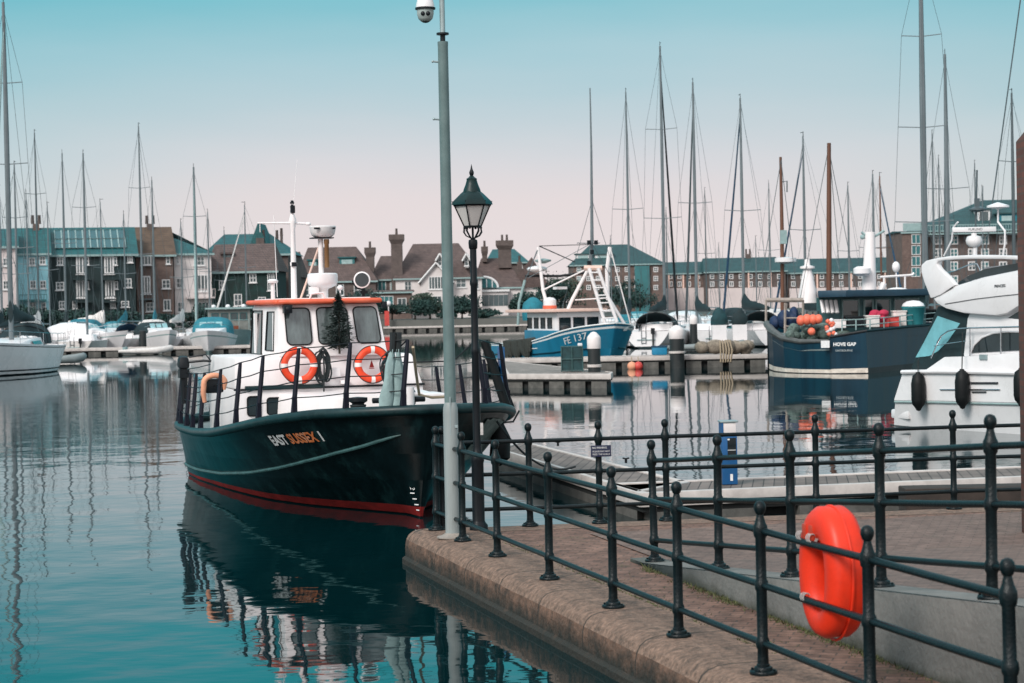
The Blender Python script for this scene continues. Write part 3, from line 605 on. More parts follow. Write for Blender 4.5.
# ------------------------------------------------------------------ the black workboat in the foreground
def workboat():
    S = Vector((-1.08, 26.0, 0)); th = R(18); fw = Vector((math.sin(th), -math.cos(th), 0)); pv = Vector((math.cos(th), math.sin(th), 0)); rot = math.atan2(fw.y, fw.x)
    W = lambda p: S+fw*p[0]+pv*p[1]+Vector((0, 0, p[2]))
    t = thing('workboat', 'black hulled workboat with white wheelhouse, orange roof edge and red waterline', 'boat', S, rot)
    LB, B = 10.75, 2.06
    def hb(q):
        q = max(q, 0)
        if q < 4.2: return max(.03, B*(1-(1-q/4.2)**2.3)**.62)
        ts = LB-2.6
        if q < ts: return B*(1-.03*((q-4.2)/(ts-4.2))**2)
        return max(.03, B*.97*max(0, (1-((q-ts)/2.6)**2.4))**.45)
    def wl(q): 
        v = lerp_tab(((0, .02), (.6, .03), (1.3, .32), (2.1, .66), (3, 1.02), (4, 1.33), (5, 1.49), (6.1, 1.62), (8, 1.76), (9, 1.75), (LB, 1.7)), q)
        return min(v, hb(q)*.93)
    sh = lambda q: lerp_tab(((0, 1.465), (1, 1.40), (2, 1.285), (3, 1.15), (4, 1.045), (5, .965), (6.5, .89), (8, .86), (9.3, .885), (LB, .96)), q)
    H = Hull(LB, hb, wl, sh, rake=.55, p=.85, tr=3.0)
    red = lambda q: lerp_tab(((0, .15), (4, .115), (9, .06), (LB, .055)), q)
    H.mesh([(1.0, 0), (.85, 0), (.6, 0), (.35, 0), (red, 1), (lambda q: .02, 2), (lambda q: 0, 2)], n=44, deckmi=3, deckdrop=.10, mi_below=2).build('hull', [M_blackhull, M_red, M_black, M_deckgrey], t)
    ring = H.line(lambda q: sh(q), 1, n=46)+list(reversed(H.line(lambda q: sh(q), -1, n=46)))[1:-1]
    MB().tube([p+Vector((0, 0, .0)) for p in ring], .068, 12, closed=True).build('gunwale', M_gunwale, t)
    def FIT(px, py):                        # hull point (t, z) on the starboard side seen at a given place
        best = None
        for i in range(400):
            q = .03+(LB-.6)*i/400; lo_, hi_ = .0, sh(q)
            for _ in range(16):
                z = (lo_+hi_)/2
                if proj(W(H.pt(q, z, -1)))[1] > py: lo_ = z
                else: hi_ = z
            pp = proj(W(H.pt(q, z, -1))); e = abs(pp[0]-px)+abs(pp[1]-py)
            if best is None or e < best[0]: best = (e, q, z)
        return best[1], best[2]
    ctab = sorted(FIT(*p) for p in ((402, 435), (385, 440), (360, 447.5), (320, 458), (285, 467), (250, 473), (221, 473.5), (200, 470), (187, 464.5)))
    chine = lambda q: lerp_tab(ctab, q)
    MB().tube(H.line(chine, -1, ctab[0][0], LB-.3, out=.012), [.006, .012, .02]+[.026]*27+[.02], 8).build('moulding', M_moulding, t)
    MB().tube(H.line(chine, 1, .9, LB-.3, out=.012), .026, 8).build('moulding', M_moulding, t)
    def find(px, zf, side=-1, lo=.02, hi=LB-1.2):
        return min([lo+(hi-lo)*i/500 for i in range(501)], key=lambda q: abs(proj(W(H.pt(q, zf(q), side)))[0]-px))
    # the name on the starboard bow
    fit = FIT
    ta, za = fit(272.3, 441.0); tb, zb = fit(321.8, 436.2); M = 60
    qs = [ta+(tb-ta)*i/M for i in range(M+1)]; zs = [za+(zb-za)*i/M for i in range(M+1)]; P = [H.pt(q, z, -1) for q, z in zip(qs, zs)]; acc = [0]
    for i in range(M): acc.append(acc[-1]+(P[i+1]-P[i]).length)
    tot = acc[-1]
    def on_hull(u, v, off=.008):
        u = max(-.1*tot, min(1.1*tot, u)); k = max(0, min(M-1, int(u/tot*M))); f = (u-acc[k])/(acc[k+1]-acc[k])
        q = qs[k]+(qs[k+1]-qs[k])*f; z = zs[k]+(zs[k+1]-zs[k])*f+v
        p = H.pt(q, z, -1); e = .02; a = H.pt(q-e, z, -1)-H.pt(q+e, z, -1); b_ = H.pt(q, z+e, -1)-H.pt(q, z-e, -1); nrm = a.cross(b_).normalized()
        if nrm.y > 0: nrm = -nrm
        return p+nrm*off
    full = text_mb('EAST SUSSEX 1', .165, align='LEFT', bold=.006); wtot = max(v[0] for v in full.v); k = tot/wtot
    w1 = max(v[0] for v in text_mb('EAST', .165, align='LEFT').v); wlast = wtot-max(v[0] for v in text_mb('1', .165, align='LEFT').v)
    def on(mb): return xf(mb, lambda p: on_hull(p.x*k, p.y*1.12, .010))
    def split(lo, hi):
        o = MB(); keep = [f for f in full.f if lo <= sum(full.v[i][0] for i in f)/len(f) < hi]
        o.add(full.v, keep); return o
    on(split(-1, w1+.02)).build('lettering', M_letw, t); on(split(w1+.02, wlast-.02)).build('lettering', M_leto, t); on(split(wlast-.02, 99)).build('lettering', M_letw, t)
    # draught marks
    mb = MB()
    for i, (px_, py_) in enumerate(((413, 493.5), (415.5, 499.3), (417.5, 505), (419, 510.5))):
        q, z = fit(px_, py_); p = H.pt(q, z, -1); p2 = H.pt(q-.05, z, -1); d = (p2-p).normalized(); nn = Vector((d.y, -d.x, 0)); nn = nn if nn.y < 0 else -nn
        mb.add([p+nn*.02-d*.035, p+nn*.02+d*.035, p+nn*.02+d*.035+Vector((0, 0, .014)), p+nn*.02-d*.035+Vector((0, 0, .014))], [(0, 1, 2, 3)])
        if i == 0: place(text_mb('V6', .085), p+nn*.025+Vector((0, 0, .075)), d, (0, 0, 1)); mb2 = place(text_mb('V6', .085), p+nn*.025+Vector((0, 0, .075)), d, (0, 0, 1)); mb.add(mb2.v, mb2.f)
    mb.build('draught_marks', M_letw, t)
    # --- deckhouse
    FX = -5.8
    mb = MB(); mb.hexa([(FX, -1.50, .8), (FX, 1.52, .8), (-8.6, 1.46, .8), (-8.6, -1.46, .8)], [(FX-.02, -1.50, 1.56), (FX-.02, 1.52, 1.56), (-8.6, 1.46, 1.56), (-8.6, -1.46, 1.56)])
    mb.build('lower_cabin', M_whitepaint, t, bevel=.03)
    mb = MB(); mb.hexa([(FX-.03, -1.52, 1.565), (FX-.03, 1.53, 1.535), (-8.4, 1.50, 1.565), (-8.4, -1.48, 1.565)], [(FX-.08, -1.50, 2.06), (FX-.30, 1.42, 2.05), (-8.4, 1.42, 2.06), (-8.4, -1.46, 2.06)])
    mb.build('upper_cabin', M_whitepaint, t, bevel=.045)
    MB().box2((FX-.06, -1.36, 1.555), (FX+.035, -.10, 1.615)).build('rubbing_strip', M_gunwale, t, bevel=.012)
    MB().box2((FX-.06, -1.53, 1.545), (FX+.012, 1.54, 1.575)).build('rubbing_strip', M_black, t, bevel=.005)
    def window(parent, poly, o, u, v, nrm, gm=None, fr=.022, fm=None):
        o, u, v, nrm = Vector(o), Vector(u).normalized(), Vector(v).normalized(), Vector(nrm).normalized()
        cx = sum(p[0] for p in poly)/len(poly); cy = sum(p[1] for p in poly)/len(poly)
        g = MB(); g.add([o+u*a+v*b+nrm*.006 for a, b in poly], [tuple(range(len(poly)))]); 
        f = MB().tube([o+u*a+v*b+nrm*.008 for a, b in poly], fr*.5, 6, closed=True).build('window', fm or M_rubber, parent); g.build('pane', gm or M_glass, f); return f
    for y0, y1, z0, z1 in ((-1.33, -1.13, 1.15, 1.45), (-1.02, -.76, 1.16, 1.42), (-.56, -.21, 1.17, 1.40), (.1, .42, 1.2, 1.42), (.95, 1.22, 1.2, 1.42)):
        window(t, rrect(y1-y0, z1-z0, .045, 4, (y0+y1)/2, (z0+z1)/2), (FX+.0, 0, 0), (0, 1, 0), (0, 0, 1), (1, 0, 0), M_darkglass)
    MB().box2((FX-.05, .02, 1.72), (FX+.008, .16, 1.86)).box2((FX-.05, .16, 1.60), (FX+.05, .30, 1.66)).build('vent_box', M_whitepaint, t, bevel=.01)
    # --- wheelhouse
    lo = [(-5.92, -.80, 2.04), (-5.92, .98, 2.04), (-8.42, .90, 2.04), (-8.42, -.78, 2.04)]; hi = [(-6.16, -.74, 2.88), (-6.16, .88, 2.87), (-8.42, .82, 2.88), (-8.42, -.72, 2.88)]
    MB().hexa(lo, hi).build('wheelhouse', M_whitepaint, t, bevel=.05)
    fo = Vector((-5.92, .07, 2.04)); fv = (Vector((-6.16, .07, 2.88))-fo); fh = fv.length; fv.normalize(); fn = Vector((fv.z, 0, -fv.x))
    def fy(y): return y-.07
    for y0, y1, sl in ((-.645, -.245, .0), (-.135, .365, .0), (.475, .86, .04)):
        poly = rrect(y1-y0, .60, .08, 5, fy((y0+y1)/2), .50); poly = [(a+(b-.5)*(-.07 if sl else -.01), b) for a, b in poly]
        window(t, poly, fo+fn*.004, (0, 1, 0), fv, fn)
    so = Vector((-7.2, -.79, 2.04)); sv = Vector((0, .06, .84)).normalized(); sn = Vector((0, -sv.z, sv.y))
    for x0, x1, z0, z1, gm in ((-7.02, -6.33, .10, .72, M_glass), (-8.30, -7.35, .02, .74, M_darkglass)):
        poly = [(x0-.0+7.2+.0, z0), (x1+7.2, z0), (x1+7.2-.10, z1), (x0+7.2+.02, z1)]
        window(t, poly, so, (1, 0, 0), sv, sn, M_darkglass, fr=.03)
    MB().box2((-7.95, -.80, 2.08), (-7.80, -.765, 2.74)).build('door_post', M_whitepaint, t)
    # roof with the orange edge
    rl = [(-6.06, -.80), (-6.06, .93), (-8.5, .88), (-8.5, -.78)]
    mb = MB(); mb.hexa([(x, y, 2.885) for x, y in rl], [(x*.995-.02, y*.97, 2.955) for x, y in rl]); mb.build('wheelhouse_roof', M_roofor, t, bevel=.03)
    mb = MB(); pts = [(-8.5, -.78), (-6.25, -.81), (-6.10, -.77), (-6.04, -.62), (-6.02, .07), (-6.04, .75), (-6.10, .90), (-6.25, .94), (-8.5, .9)]
    mb.tube([(x, y, 2.915) for x, y in pts], .042, 10); mb.build('roof_edge', M_roofor, t)
    MB().box2((-8.45, -.68, 2.95), (-6.3, .8, 2.972)).build('roof_panel', M_whitepaint, t, bevel=.008)
    # mast with yard and lights
    mx, my = -7.2, -.26
    MB().lathe([(.050, 2.93), (.046, 3.5), (.056, 3.51), (.056, 3.56), (.044, 3.57), (.038, 4.10), (.048, 4.14), (.050, 4.20), (.064, 4.25), (.030, 4.35), (.028, 4.40)], 14, c=(mx, my, 0)).build('mast', M_whitepaint, t)
    MB().tube([(mx, -.84, 4.21), (mx, my, 4.205), (mx, .02, 4.19)], [.012, .022, .02], 8).sphere((mx, -.0, 4.19), (.03, .05, .03), 8).tube([(mx, -.80, 4.21), (mx, -.80, 4.06)], .006, 5).build('yard', M_whitepaint, t)
    mb = MB()
    for z in (4.39, 4.455, 4.52): mb.lathe([(.034, z), (.036, z+.012), (.034, z+.03), (.022, z+.034), (.022, z+.055)], 12, c=(mx, my, 0))
    mb.box((mx+.035, my, 4.43), (.05, .07, .12)); mb.build('navigation_light', M_black, t); MB().box((mx+.045, my, 3.53), (.06, .08, .07)).build('navigation_light', M_black, t)
    MB().tube([(mx, my+.02, 4.5), (mx, my+.10, 5.25)], .004, 5).tube([(mx-.1, -.52, 3.0), (mx-.1, -.55, 4.35)], .006, 5).build('whip_aerial', M_whitepaint, t)
    MB().tube([(mx+.05, -.17, 2.95), (mx+.05, .18, 3.86)], .018, 8).build('mast_stay', M_peachpaint, t)
    # radar tower
    rx, ry = -6.75, .12
    MB().lathe([(.088, 2.94), (.088, 3.10), (.10, 3.12), (.14, 3.135), (.14, 3.14)], 16, c=(rx, ry, 0)).box((rx+.06, ry-.16, 3.09), (.14, .14, .12)).build('radar_pedestal', M_whitepaint, t, bevel=.006)
    MB().lathe([(.13, 3.13), (.20, 3.16), (.238, 3.20), (.245, 3.23), (.247, 3.33), (.242, 3.355), (.215, 3.37), (.06, 3.375)], 28, c=(rx, ry, 0)).build('lower_radome', M_peachpaint if False else M_white, t)
    MB().lathe([(.043, 3.33), (.043, 3.92), (.05, 3.925)], 12, c=(rx, ry-.02, 0)).build('radar_pole', M_whitepaint, t)
    MB().lathe([(.038, 3.46), (.038, 3.84), (.045, 3.85), (.045, 3.92)], 12, c=(rx+.06, ry+.065, 0)).build('exhaust_pipe', M_browns, t)
    MB().box((rx, ry, 3.94), (.22, .36, .018)).build('radar_shelf', M_black, t)
    MB().lathe([(.05, 3.95), (.14, 3.955), (.185, 3.99), (.205, 4.06), (.215, 4.12), (.205, 4.135), (.02, 4.14)], 28, c=(rx, ry+.02, 0)).build('radar_dome', mat('radome_grey', (.66, .65, .65), .4), t)
    MB().box((rx+.2, ry-.12, 4.09), (.02, .09, .03)).box((rx+.2, ry+.16, 4.09), (.02, .04, .03)).build('radar_vent', M_black, t)
    # search light on tripod, horn, mushroom vent, grab rail, small aerials
    lx, ly = -6.35, .68
    MB().lathe([(.06, -.09), (.11, -.07), (.125, -.03), (.13, .02), (.135, .035), (.118, .04)], 20, c=(lx, ly, 3.245), axis=(.95, -.30, .05)).build('searchlight', M_white, t)
    MB().lathe([(.112, .036), (.112, .044), (.02, .046)], 20, c=(lx, ly, 3.245), axis=(.95, -.30, .05)).build('searchlight_lens', M_darkglass, t)
    MB().tube([(lx-.02, ly+.02, 2.95), (lx-.02, ly+.02, 3.13)], .03, 8).box((lx-.02, ly+.02, 3.05), (.10, .12, .05)).tube([(lx-.02, ly-.16, 3.24), (lx-.02, ly-.1, 3.12), (lx-.02, ly+.05, 3.08)], .012, 6).build('searchlight_mount', M_black, t)
    MB().lathe([(.035, 2.95), (.035, 3.22), (.085, 3.23), (.09, 3.26), (.06, 3.285), (.005, 3.29)], 16, c=(-6.75, -.70, 0)).build('mushroom_vent', M_white, t)
    MB().tube([(-6.3, -.2, 2.95), (-6.3, -.17, 3.03), (-6.3, -.1, 3.045), (-6.3, .02, 3.045), (-6.3, .06, 2.95)], .016, 8).tube([(-6.5, .35, 2.95), (-6.5, .35, 3.1)], .012, 6).sphere((-6.5, .35, 3.13), (.05, .05, .04), 10).build('grab_rail', M_white, t)
    MB().box((-6.02, -.62, 2.80), (.16, .13, .13)).sphere((-5.94, -.62, 2.80), (.03, .05, .05), 8).build('deck_light', M_black, t, bevel=.02)
    MB().box((-6.1, .97, 2.84), (.10, .08, .10)).build('side_light', M_black, t, bevel=.01)
    # foredeck hatch and windlass
    MB().hexa([(-4.2, -.35, .9), (-4.2, 1.42, .9), (-5.85, 1.5, .9), (-5.85, -.9, .9)], [(-4.3, -.32, 1.47), (-4.3, 1.36, 1.47), (-5.85, 1.44, 1.5), (-5.85, -.85, 1.5)]).build('foredeck_trunk', M_whitepaint, t, bevel=.05)
    MB().box2((-3.3, .35, 1.0), (-2.6, 1.0, 1.55)).build('deck_locker', M_whitepaint, t, bevel=.04)
    # pale grey panel laid over the flare of the port bow
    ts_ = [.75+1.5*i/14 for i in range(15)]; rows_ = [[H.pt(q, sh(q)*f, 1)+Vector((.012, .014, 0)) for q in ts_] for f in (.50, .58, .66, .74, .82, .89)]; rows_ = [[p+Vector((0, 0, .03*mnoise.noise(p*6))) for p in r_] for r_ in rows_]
    mb = MB(); mb.loft(rows_, caps=False, ring_closed=False); mb.build('pale_bow_panel', mat('bow_panel_grey', (.16, .19, .175), .5, var=.5, scale=5, dirt=(.03, .05, .05), dirt_amt=.8), t)
    mb = MB(); mb.lathe([(.11, -.2), (.11, .2)], 14, c=(-1.7, .05, 1.55), axis=(0, 1, 0)); mb.box((-1.7, .05, 1.45), (.3, .3, .2)); mb.tube([(-1.7, -.35, 1.52), (-1.7, .4, 1.52)], .04, 8)
    mb.build('windlass', M_black, t, bevel=.01)
    mb = MB(); mb.tube([(-1.0, 0, 1.3), (-1.0, 0, 1.72)], .06, 10); mb.tube([(-1.0, -.18, 1.62), (-1.0, .18, 1.62)], .03, 8); mb.build('bitt', M_whitepaint, t)
    # rails
    stb = [(404, 1), (345, 1), (293, 1), (258, 1), (235, 1), (216, 1), (211, 1), (200, 1), (192, 1), (186, 1), (180, 1), (176, 1)]
    base = []
    for px, _ in stb: base.append(find(px, sh, -1, hi=LB-.02))
    base = sorted(set(base))
    rows = {-1: base+[LB-.25], 1: [.55, 1.5, 2.7, 3.9, 5.2, 6.5, 7.8, 9.0, LB-.3]}
    tops = {}
    for side, ts in rows.items():
        tops[side] = []
        for q in ts:
            p = H.pt(q, sh(q), side); tp = p+Vector((-.03, -side*.10, .92)); tops[side].append((p, tp))
            mb = MB(); d = tp-p; k = p+d*.72
            mb.tube([p+Vector((0, 0, .06)), k, tp], [.036, .033, .024], 8); mb.box(p+Vector((0, -side*.02, .16)), (.075, .06, .22)); mb.build('stanchion', M_navy, t)
    for fr in (.28, .52, .76, 1.0):
        for side in (-1, 1):
            pts = [p.lerp(tp, fr) for p, tp in tops[side]]; sag = []
            for a, b in zip(pts, pts[1:]): sag += [a, a.lerp(b, .5)-Vector((0, 0, .012))]
            MB().tube(sag+[pts[-1]], .0085, 6).build('guard_wire', M_black, t)
    MB().tube([tops[-1][0][1], H.pt(.25, sh(.25), -1)+Vector((-.3, .1, .62)), H.pt(.25, sh(.25), 1)+Vector((-.3, -.1, .62)), tops[1][0][1]], .010, 6).build('guard_wire', M_black, t)
    # heavy sloping fender frame on the port bow
    for q0, y, ln in ((1.35, 1, .95), (2.0, 1, .85)):
        p = H.pt(q0, sh(q0), 1); MB().tube([p+Vector((.0, -.02, .05)), p+Vector((-.05, -.30, ln))], [.07, .06], 8).build('fender_post', M_rubber, t)
    p = H.pt(1.35, sh(1.35), 1); p2 = H.pt(2.0, sh(2.0), 1)
    MB().tube([p+Vector((-.02, -.22, .62)), p2+Vector((-.02, -.18, .62))], .03, 8).tube([p+Vector((-.02, -.1, .3)), p2+Vector((-.02, -.1, .3))], .03, 8).build('fender_rung', M_rubber, t)
    # black fender hanging under the port bow tube
    p = H.pt(1.7, 1.05, 1)
    MB().tube([p+Vector((.05, .05, .12)), p+Vector((.05, .05, -.1)), p+Vector((.05, .03, -.38)), p+Vector((.05, .0, -.5))], [.03, .14, .15, .04], 12).build('bow_fender', M_rubber, t)
    MB().tube([H.pt(1.9, sh(1.9), 1)+Vector((.05, .10, 0)), H.pt(1.8, 1.15, 1)+Vector((.05, .14, 0)), p+Vector((.05, .05, .1))], .014, 6).build('fender_rope', M_ropeb, t)
    # stern: outboard motor bracket, bulwark frames
    p = H.pt(LB-1.1, sh(LB-1.1), -1)
    return t, H, W, find, sh, S, rot
WB, WH, WW, WFIND, WSH, WS, WROT = workboat()
def on_boat(name, label, cat, local, group=None):
    return thing(name, label, cat, WW(local), WROT, group)
# lifebuoys on the deckhouse front
def lifebuoy(label, local, tilt=0.0, logo=False):
    t = on_boat('lifebuoy', label, 'lifebuoy', local, 'orange lifebuoys lashed to the workboat')
    Rr, r = .235, .058; n = 40
    mb = MB(); mb.tube([(0, Rr*math.cos(2*math.pi*i/n), Rr*math.sin(2*math.pi*i/n)) for i in range(n)], r, 14, closed=True); mb.build('ring', M_buoy, t)
    for k in range(4):
        a = math.pi/2*k+math.pi/2
        mb = MB(); mb.tube([(0, Rr*math.cos(a+d), Rr*math.sin(a+d)) for d in (-.13, 0, .13)], r+.003, 14); mb.build('reflective_band', M_reflect, t)
    mb = MB(); mb.tube([(.02, (Rr+.065+.012*math.cos(8*math.pi*i/n*1.0))*math.cos(2*math.pi*i/n), (Rr+.062)*math.sin(2*math.pi*i/n)) for i in range(n)], .007, 6, closed=True); mb.build('grab_line', M_ropeb, t)
    return t
lifebuoy('orange lifebuoy on the white deckhouse, left of the black rope coil', (-5.70, -.52, 1.92))
lb2 = lifebuoy('orange lifebuoy on the white deckhouse, beside the hanging grey covers', (-5.70, .66, 1.90))
mb = MB(); mb.add([(-.055, -.04, -.05), (-.055, .04, -.05), (-.055, .0, .07)], [(0, 1, 2)]); mb.add([(-.055, -.05, -.07), (-.055, .05, -.07), (-.055, .03, -.055), (-.055, -.03, -.055)], [(0, 1, 2, 3)]); mb.build('sail_emblem', M_red, lb2)
# coils of rope
def rope_coil(label, local, n, w, h, r, mat_, tail=0.0):
    t = on_boat('rope_coil', label, 'rope', local); rr = random.Random(n)
    mb = MB()
    for k in range(n):
        a = w*(.55+.45*rr.random()); b = h*(.75+.25*rr.random()); oy = rr.gauss(0, w*.12); oz = -rr.random()*h*.2; ph = rr.gauss(0, .12)
        mb.tube([(.02*rr.random()+.012*k/n, oy+a*.5*math.cos(q+ph), oz-h*.5+b*.5*math.sin(q)) for q in [i*.3927 for i in range(16)]], r, 6, closed=True)
    mb.tube([(.04, -.05, -.05), (.06, .0, -.0), (.05, .05, -.06)], r*2.2, 6)
    if tail: mb.tube([(.05, .0, -.05), (.06, .01, -h*.6), (.04, -.01, -h-tail)], r, 6)
    return tag(mb.build('coil', mat_, t), None, None) and t
rope_coil('black rope hung in a coil between the two deckhouse lifebuoys', (-5.72, -.14, 2.18), 11, .22, .50, .013, M_ropeb, .55)
p = WH.pt(WFIND(323, WSH), WSH(3), -1)
t = on_boat('rope_ball', 'tangled ball of dark rope on the gunwale below the black rope coil', 'rope', (p.x, p.y+.08, WSH(2)-.02)); rr = random.Random(4); mb = MB()
for k in range(12):
    ax = Vector((rr.gauss(0, 1), rr.gauss(0, 1), rr.gauss(0, 1))).normalized(); u = ax.orthogonal().normalized(); v = ax.cross(u)
    mb.tube([Vector((0, 0, .10))+(u*math.cos(q)+v*math.sin(q))*rr.uniform(.06, .095) for q in [i*.524 for i in range(12)]], .015, 6, closed=True)
mb.build('tangle', M_ropeb, t)
# little fir tree tied in front of the middle window
def fir():
    t = on_boat('fir_tree', 'small dark fir tree tied upright against the middle wheelhouse window', 'tree', (-5.78, .15, 2.12)); rr = random.Random(8); H_ = .90
    MB().tube([(0, 0, -.04), (0, 0, H_)], [.018, .006], 6).build('trunk', M_bark, t)
    mb = MB()
    for k in range(2800):
        z = H_*(.06+.94*rr.random()**1.15); a = rr.random()*6.283; f = z/H_; lobe = .70+.30*math.sin(z*34+2.2*math.sin(a*2)); rad = (.31*min(1, .45+f*2.2)*max(0, 1-f**1.3)*lobe+.03)*(rr.random()**.5)
        c = Vector((rad*math.cos(a), rad*math.sin(a), z+rr.gauss(0, .012))); d = Vector((math.cos(a), math.sin(a), rr.uniform(-.5, .25))).normalized()*rr.uniform(.035, .07); w = d.cross(Vector((rr.gauss(0, 1), rr.gauss(0, 1), rr.gauss(0, 1)))).normalized()*.010
        mb.add([c-d*.5-w, c-d*.5+w, c+d*.5], [(0, 1, 2)])
    mb.build('crown', M_fir, t)
fir()
# pair of pale grey-green covers hanging from the rail
def covers():
    q = WFIND(391, WSH); p = WH.pt(q, WSH(q), -1)
    for i, (dx, lab) in enumerate(((-.09, 'pale grey canvas cover hung on the foredeck rail, left one of the pair'), (.09, 'pale grey canvas cover hung on the foredeck rail, right one of the pair'))):
        t = on_boat('canvas_cover', lab, 'cover', (p.x-.10, p.y+.04+dx, WSH(q)+.06), 'grey covers hung on the rail')
        rings = []
        for k in range(9):
            z = .74*k/8; w = .088*(1+.15*math.sin(k*1.3+i*2))-.055*(k/8)**1.8; rings.append([(.035*math.cos(a)*(1+.2*math.sin(5*a+k)), w*math.sin(a)*(1+.12*math.sin(3*a+i+k*.4))+(-z*dx*.75+z*.06), z) for a in [j*.3927 for j in range(16)]])
        MB().loft(rings).build('cloth', M_canvas_g, t)
        MB().tube([(0, -.55*dx+.045, .70), (0, -.55*dx+.06, .96)], .04, 6).build('tie', M_ropeb, t)
covers()
rope_coil('loose black line looped over the head of the grey canvas covers', (-3.95, .46, 2.14), 8, .20, .46, .010, M_ropeb)
# black mooring post, ropes on the foredeck
p = WH.pt(.9, WSH(.9), -1)
t = on_boat('mooring_rope', 'tan mooring rope running down from the rail to the bow', 'rope', (0, 0, 0))
q0 = WFIND(408, WSH); a = WH.pt(q0, WSH(q0), -1)+Vector((-.03, .10, .82))
MB().tube([a, a.lerp(Vector((-.9, .1, 1.62)), .5)+Vector((0, 0, -.03)), Vector((-.9, .1, 1.62)), Vector((-.8, .25, 1.58)), Vector((-.5, .42, 1.60))], .020, 8).build('line', M_rope, t)
t = on_boat('winch', 'black rope-wrapped winch drum standing behind the bow gunwale', 'winch', (-1.5, -.60, 1.22))
MB().lathe([(.13, 0), (.13, .05), (.09, .08), (.085, .28), (.13, .31), (.13, .36), (.03, .37)], 16).build('drum', M_black, t); mb = MB()
for k in range(6): mb.tube([(.10*math.cos(i*.52), .10*math.sin(i*.52), .10+.03*k) for i in range(12)], .016, 6, closed=True)
mb.build('rope_turns', M_ropeb, t)
# mooring line from the bow to the far side of the quay
t = thing('mooring_line', 'dark mooring line slung from the workboat bow to the pontoon cleat', 'rope', WW((-1.2, 1.1, 1.5)))
a = Vector((0, 0, 0)); b = Vector((.86, 28.2, .5))-WW((-1.2, 1.1, 1.5))
MB().tube([a.lerp(b, k/10)-Vector((0, 0, .35*4*(k/10)*(1-k/10))) for k in range(11)], .016, 6).build('line', M_ropeb, t)
# stern clutter
q = WFIND(210, WSH); p = WH.pt(q, WSH(q), -1)
t = on_boat('stern_lifebuoy', 'faded peach horseshoe lifebuoy hung over the stern rail', 'lifebuoy', (p.x, p.y+.08, WSH(q)+.80), 'orange lifebuoys lashed to the workboat')
mb = MB(); mb.tube([(.0, -.15, -.34), (.01, -.17, -.2)]+[(.02, -.16*math.cos(a), .11*math.sin(a)-.05) for a in [i*.262 for i in range(13)]]+[(.0, .15, -.16)], [.03, .04]+[.042]*13+[.02], 12); mb.build('ring', M_peach, t)
MB().box((-.04, .0, -.10), (.10, .30, .22)).build('bag', M_black, t, bevel=.05)
q = WFIND(181, WSH, hi=10.3); p = WH.pt(q, WSH(q), -1)
t = on_boat('outboard_motor', 'black outboard motor clamped on the stern rail', 'outboard motor', (p.x+.1, p.y+.05, WSH(q)+.95))
MB().hexa([(-.16, -.10, .05), (.12, -.10, .03), (.12, .10, .03), (-.16, .10, .05)], [(-.13, -.08, .25), (.08, -.08, .23), (.08, .08, .23), (-.13, .08, .25)]).build('cowling', M_black, t, bevel=.06)
MB().tube([(0, 0, .05), (0, 0, -.55)], [.07, .05], 10).box((0, 0, -.05), (.2, .16, .14)).build('shaft', M_black, t)
MB().tube([(.1, .08, .14), (.2, .30, .16), (.24, .42, .15)], .02, 8).tube([(.1, .08, .22), (.2, .34, .26), (.24, .42, .15)], .012, 8).build('tiller', M_black, t)
for yy, zz, lab in ((.0, 0, 'black coiled hose standing at the stern rail beside the outboard motor'),):
    pass
t = on_boat('dodger_panel', 'bright blue cloth panel laced to the port bow rail', 'panel', tuple(WH.pt(1.9, WSH(1.9), 1)+Vector((-.05, -.12, .12))))
MB().box((0, 0, .42), (.30, .015, .74)).build('cloth', M_bluebox, t, bevel=.004)
t = on_boat('orange_float', 'orange rectangular float tied to the bow rail beside the lamp post', 'float', tuple(WH.pt(2.6, WSH(2.6), 1)+Vector((-.05, -.14, .50))))
MB().box((0, 0, 0), (.26, .09, .11)).build('float_block', M_peach, t, bevel=.025)
MB().tube([(0, 0, .05), (0, .05, .2)], .008, 6).build('lanyard', M_ropeb, t)
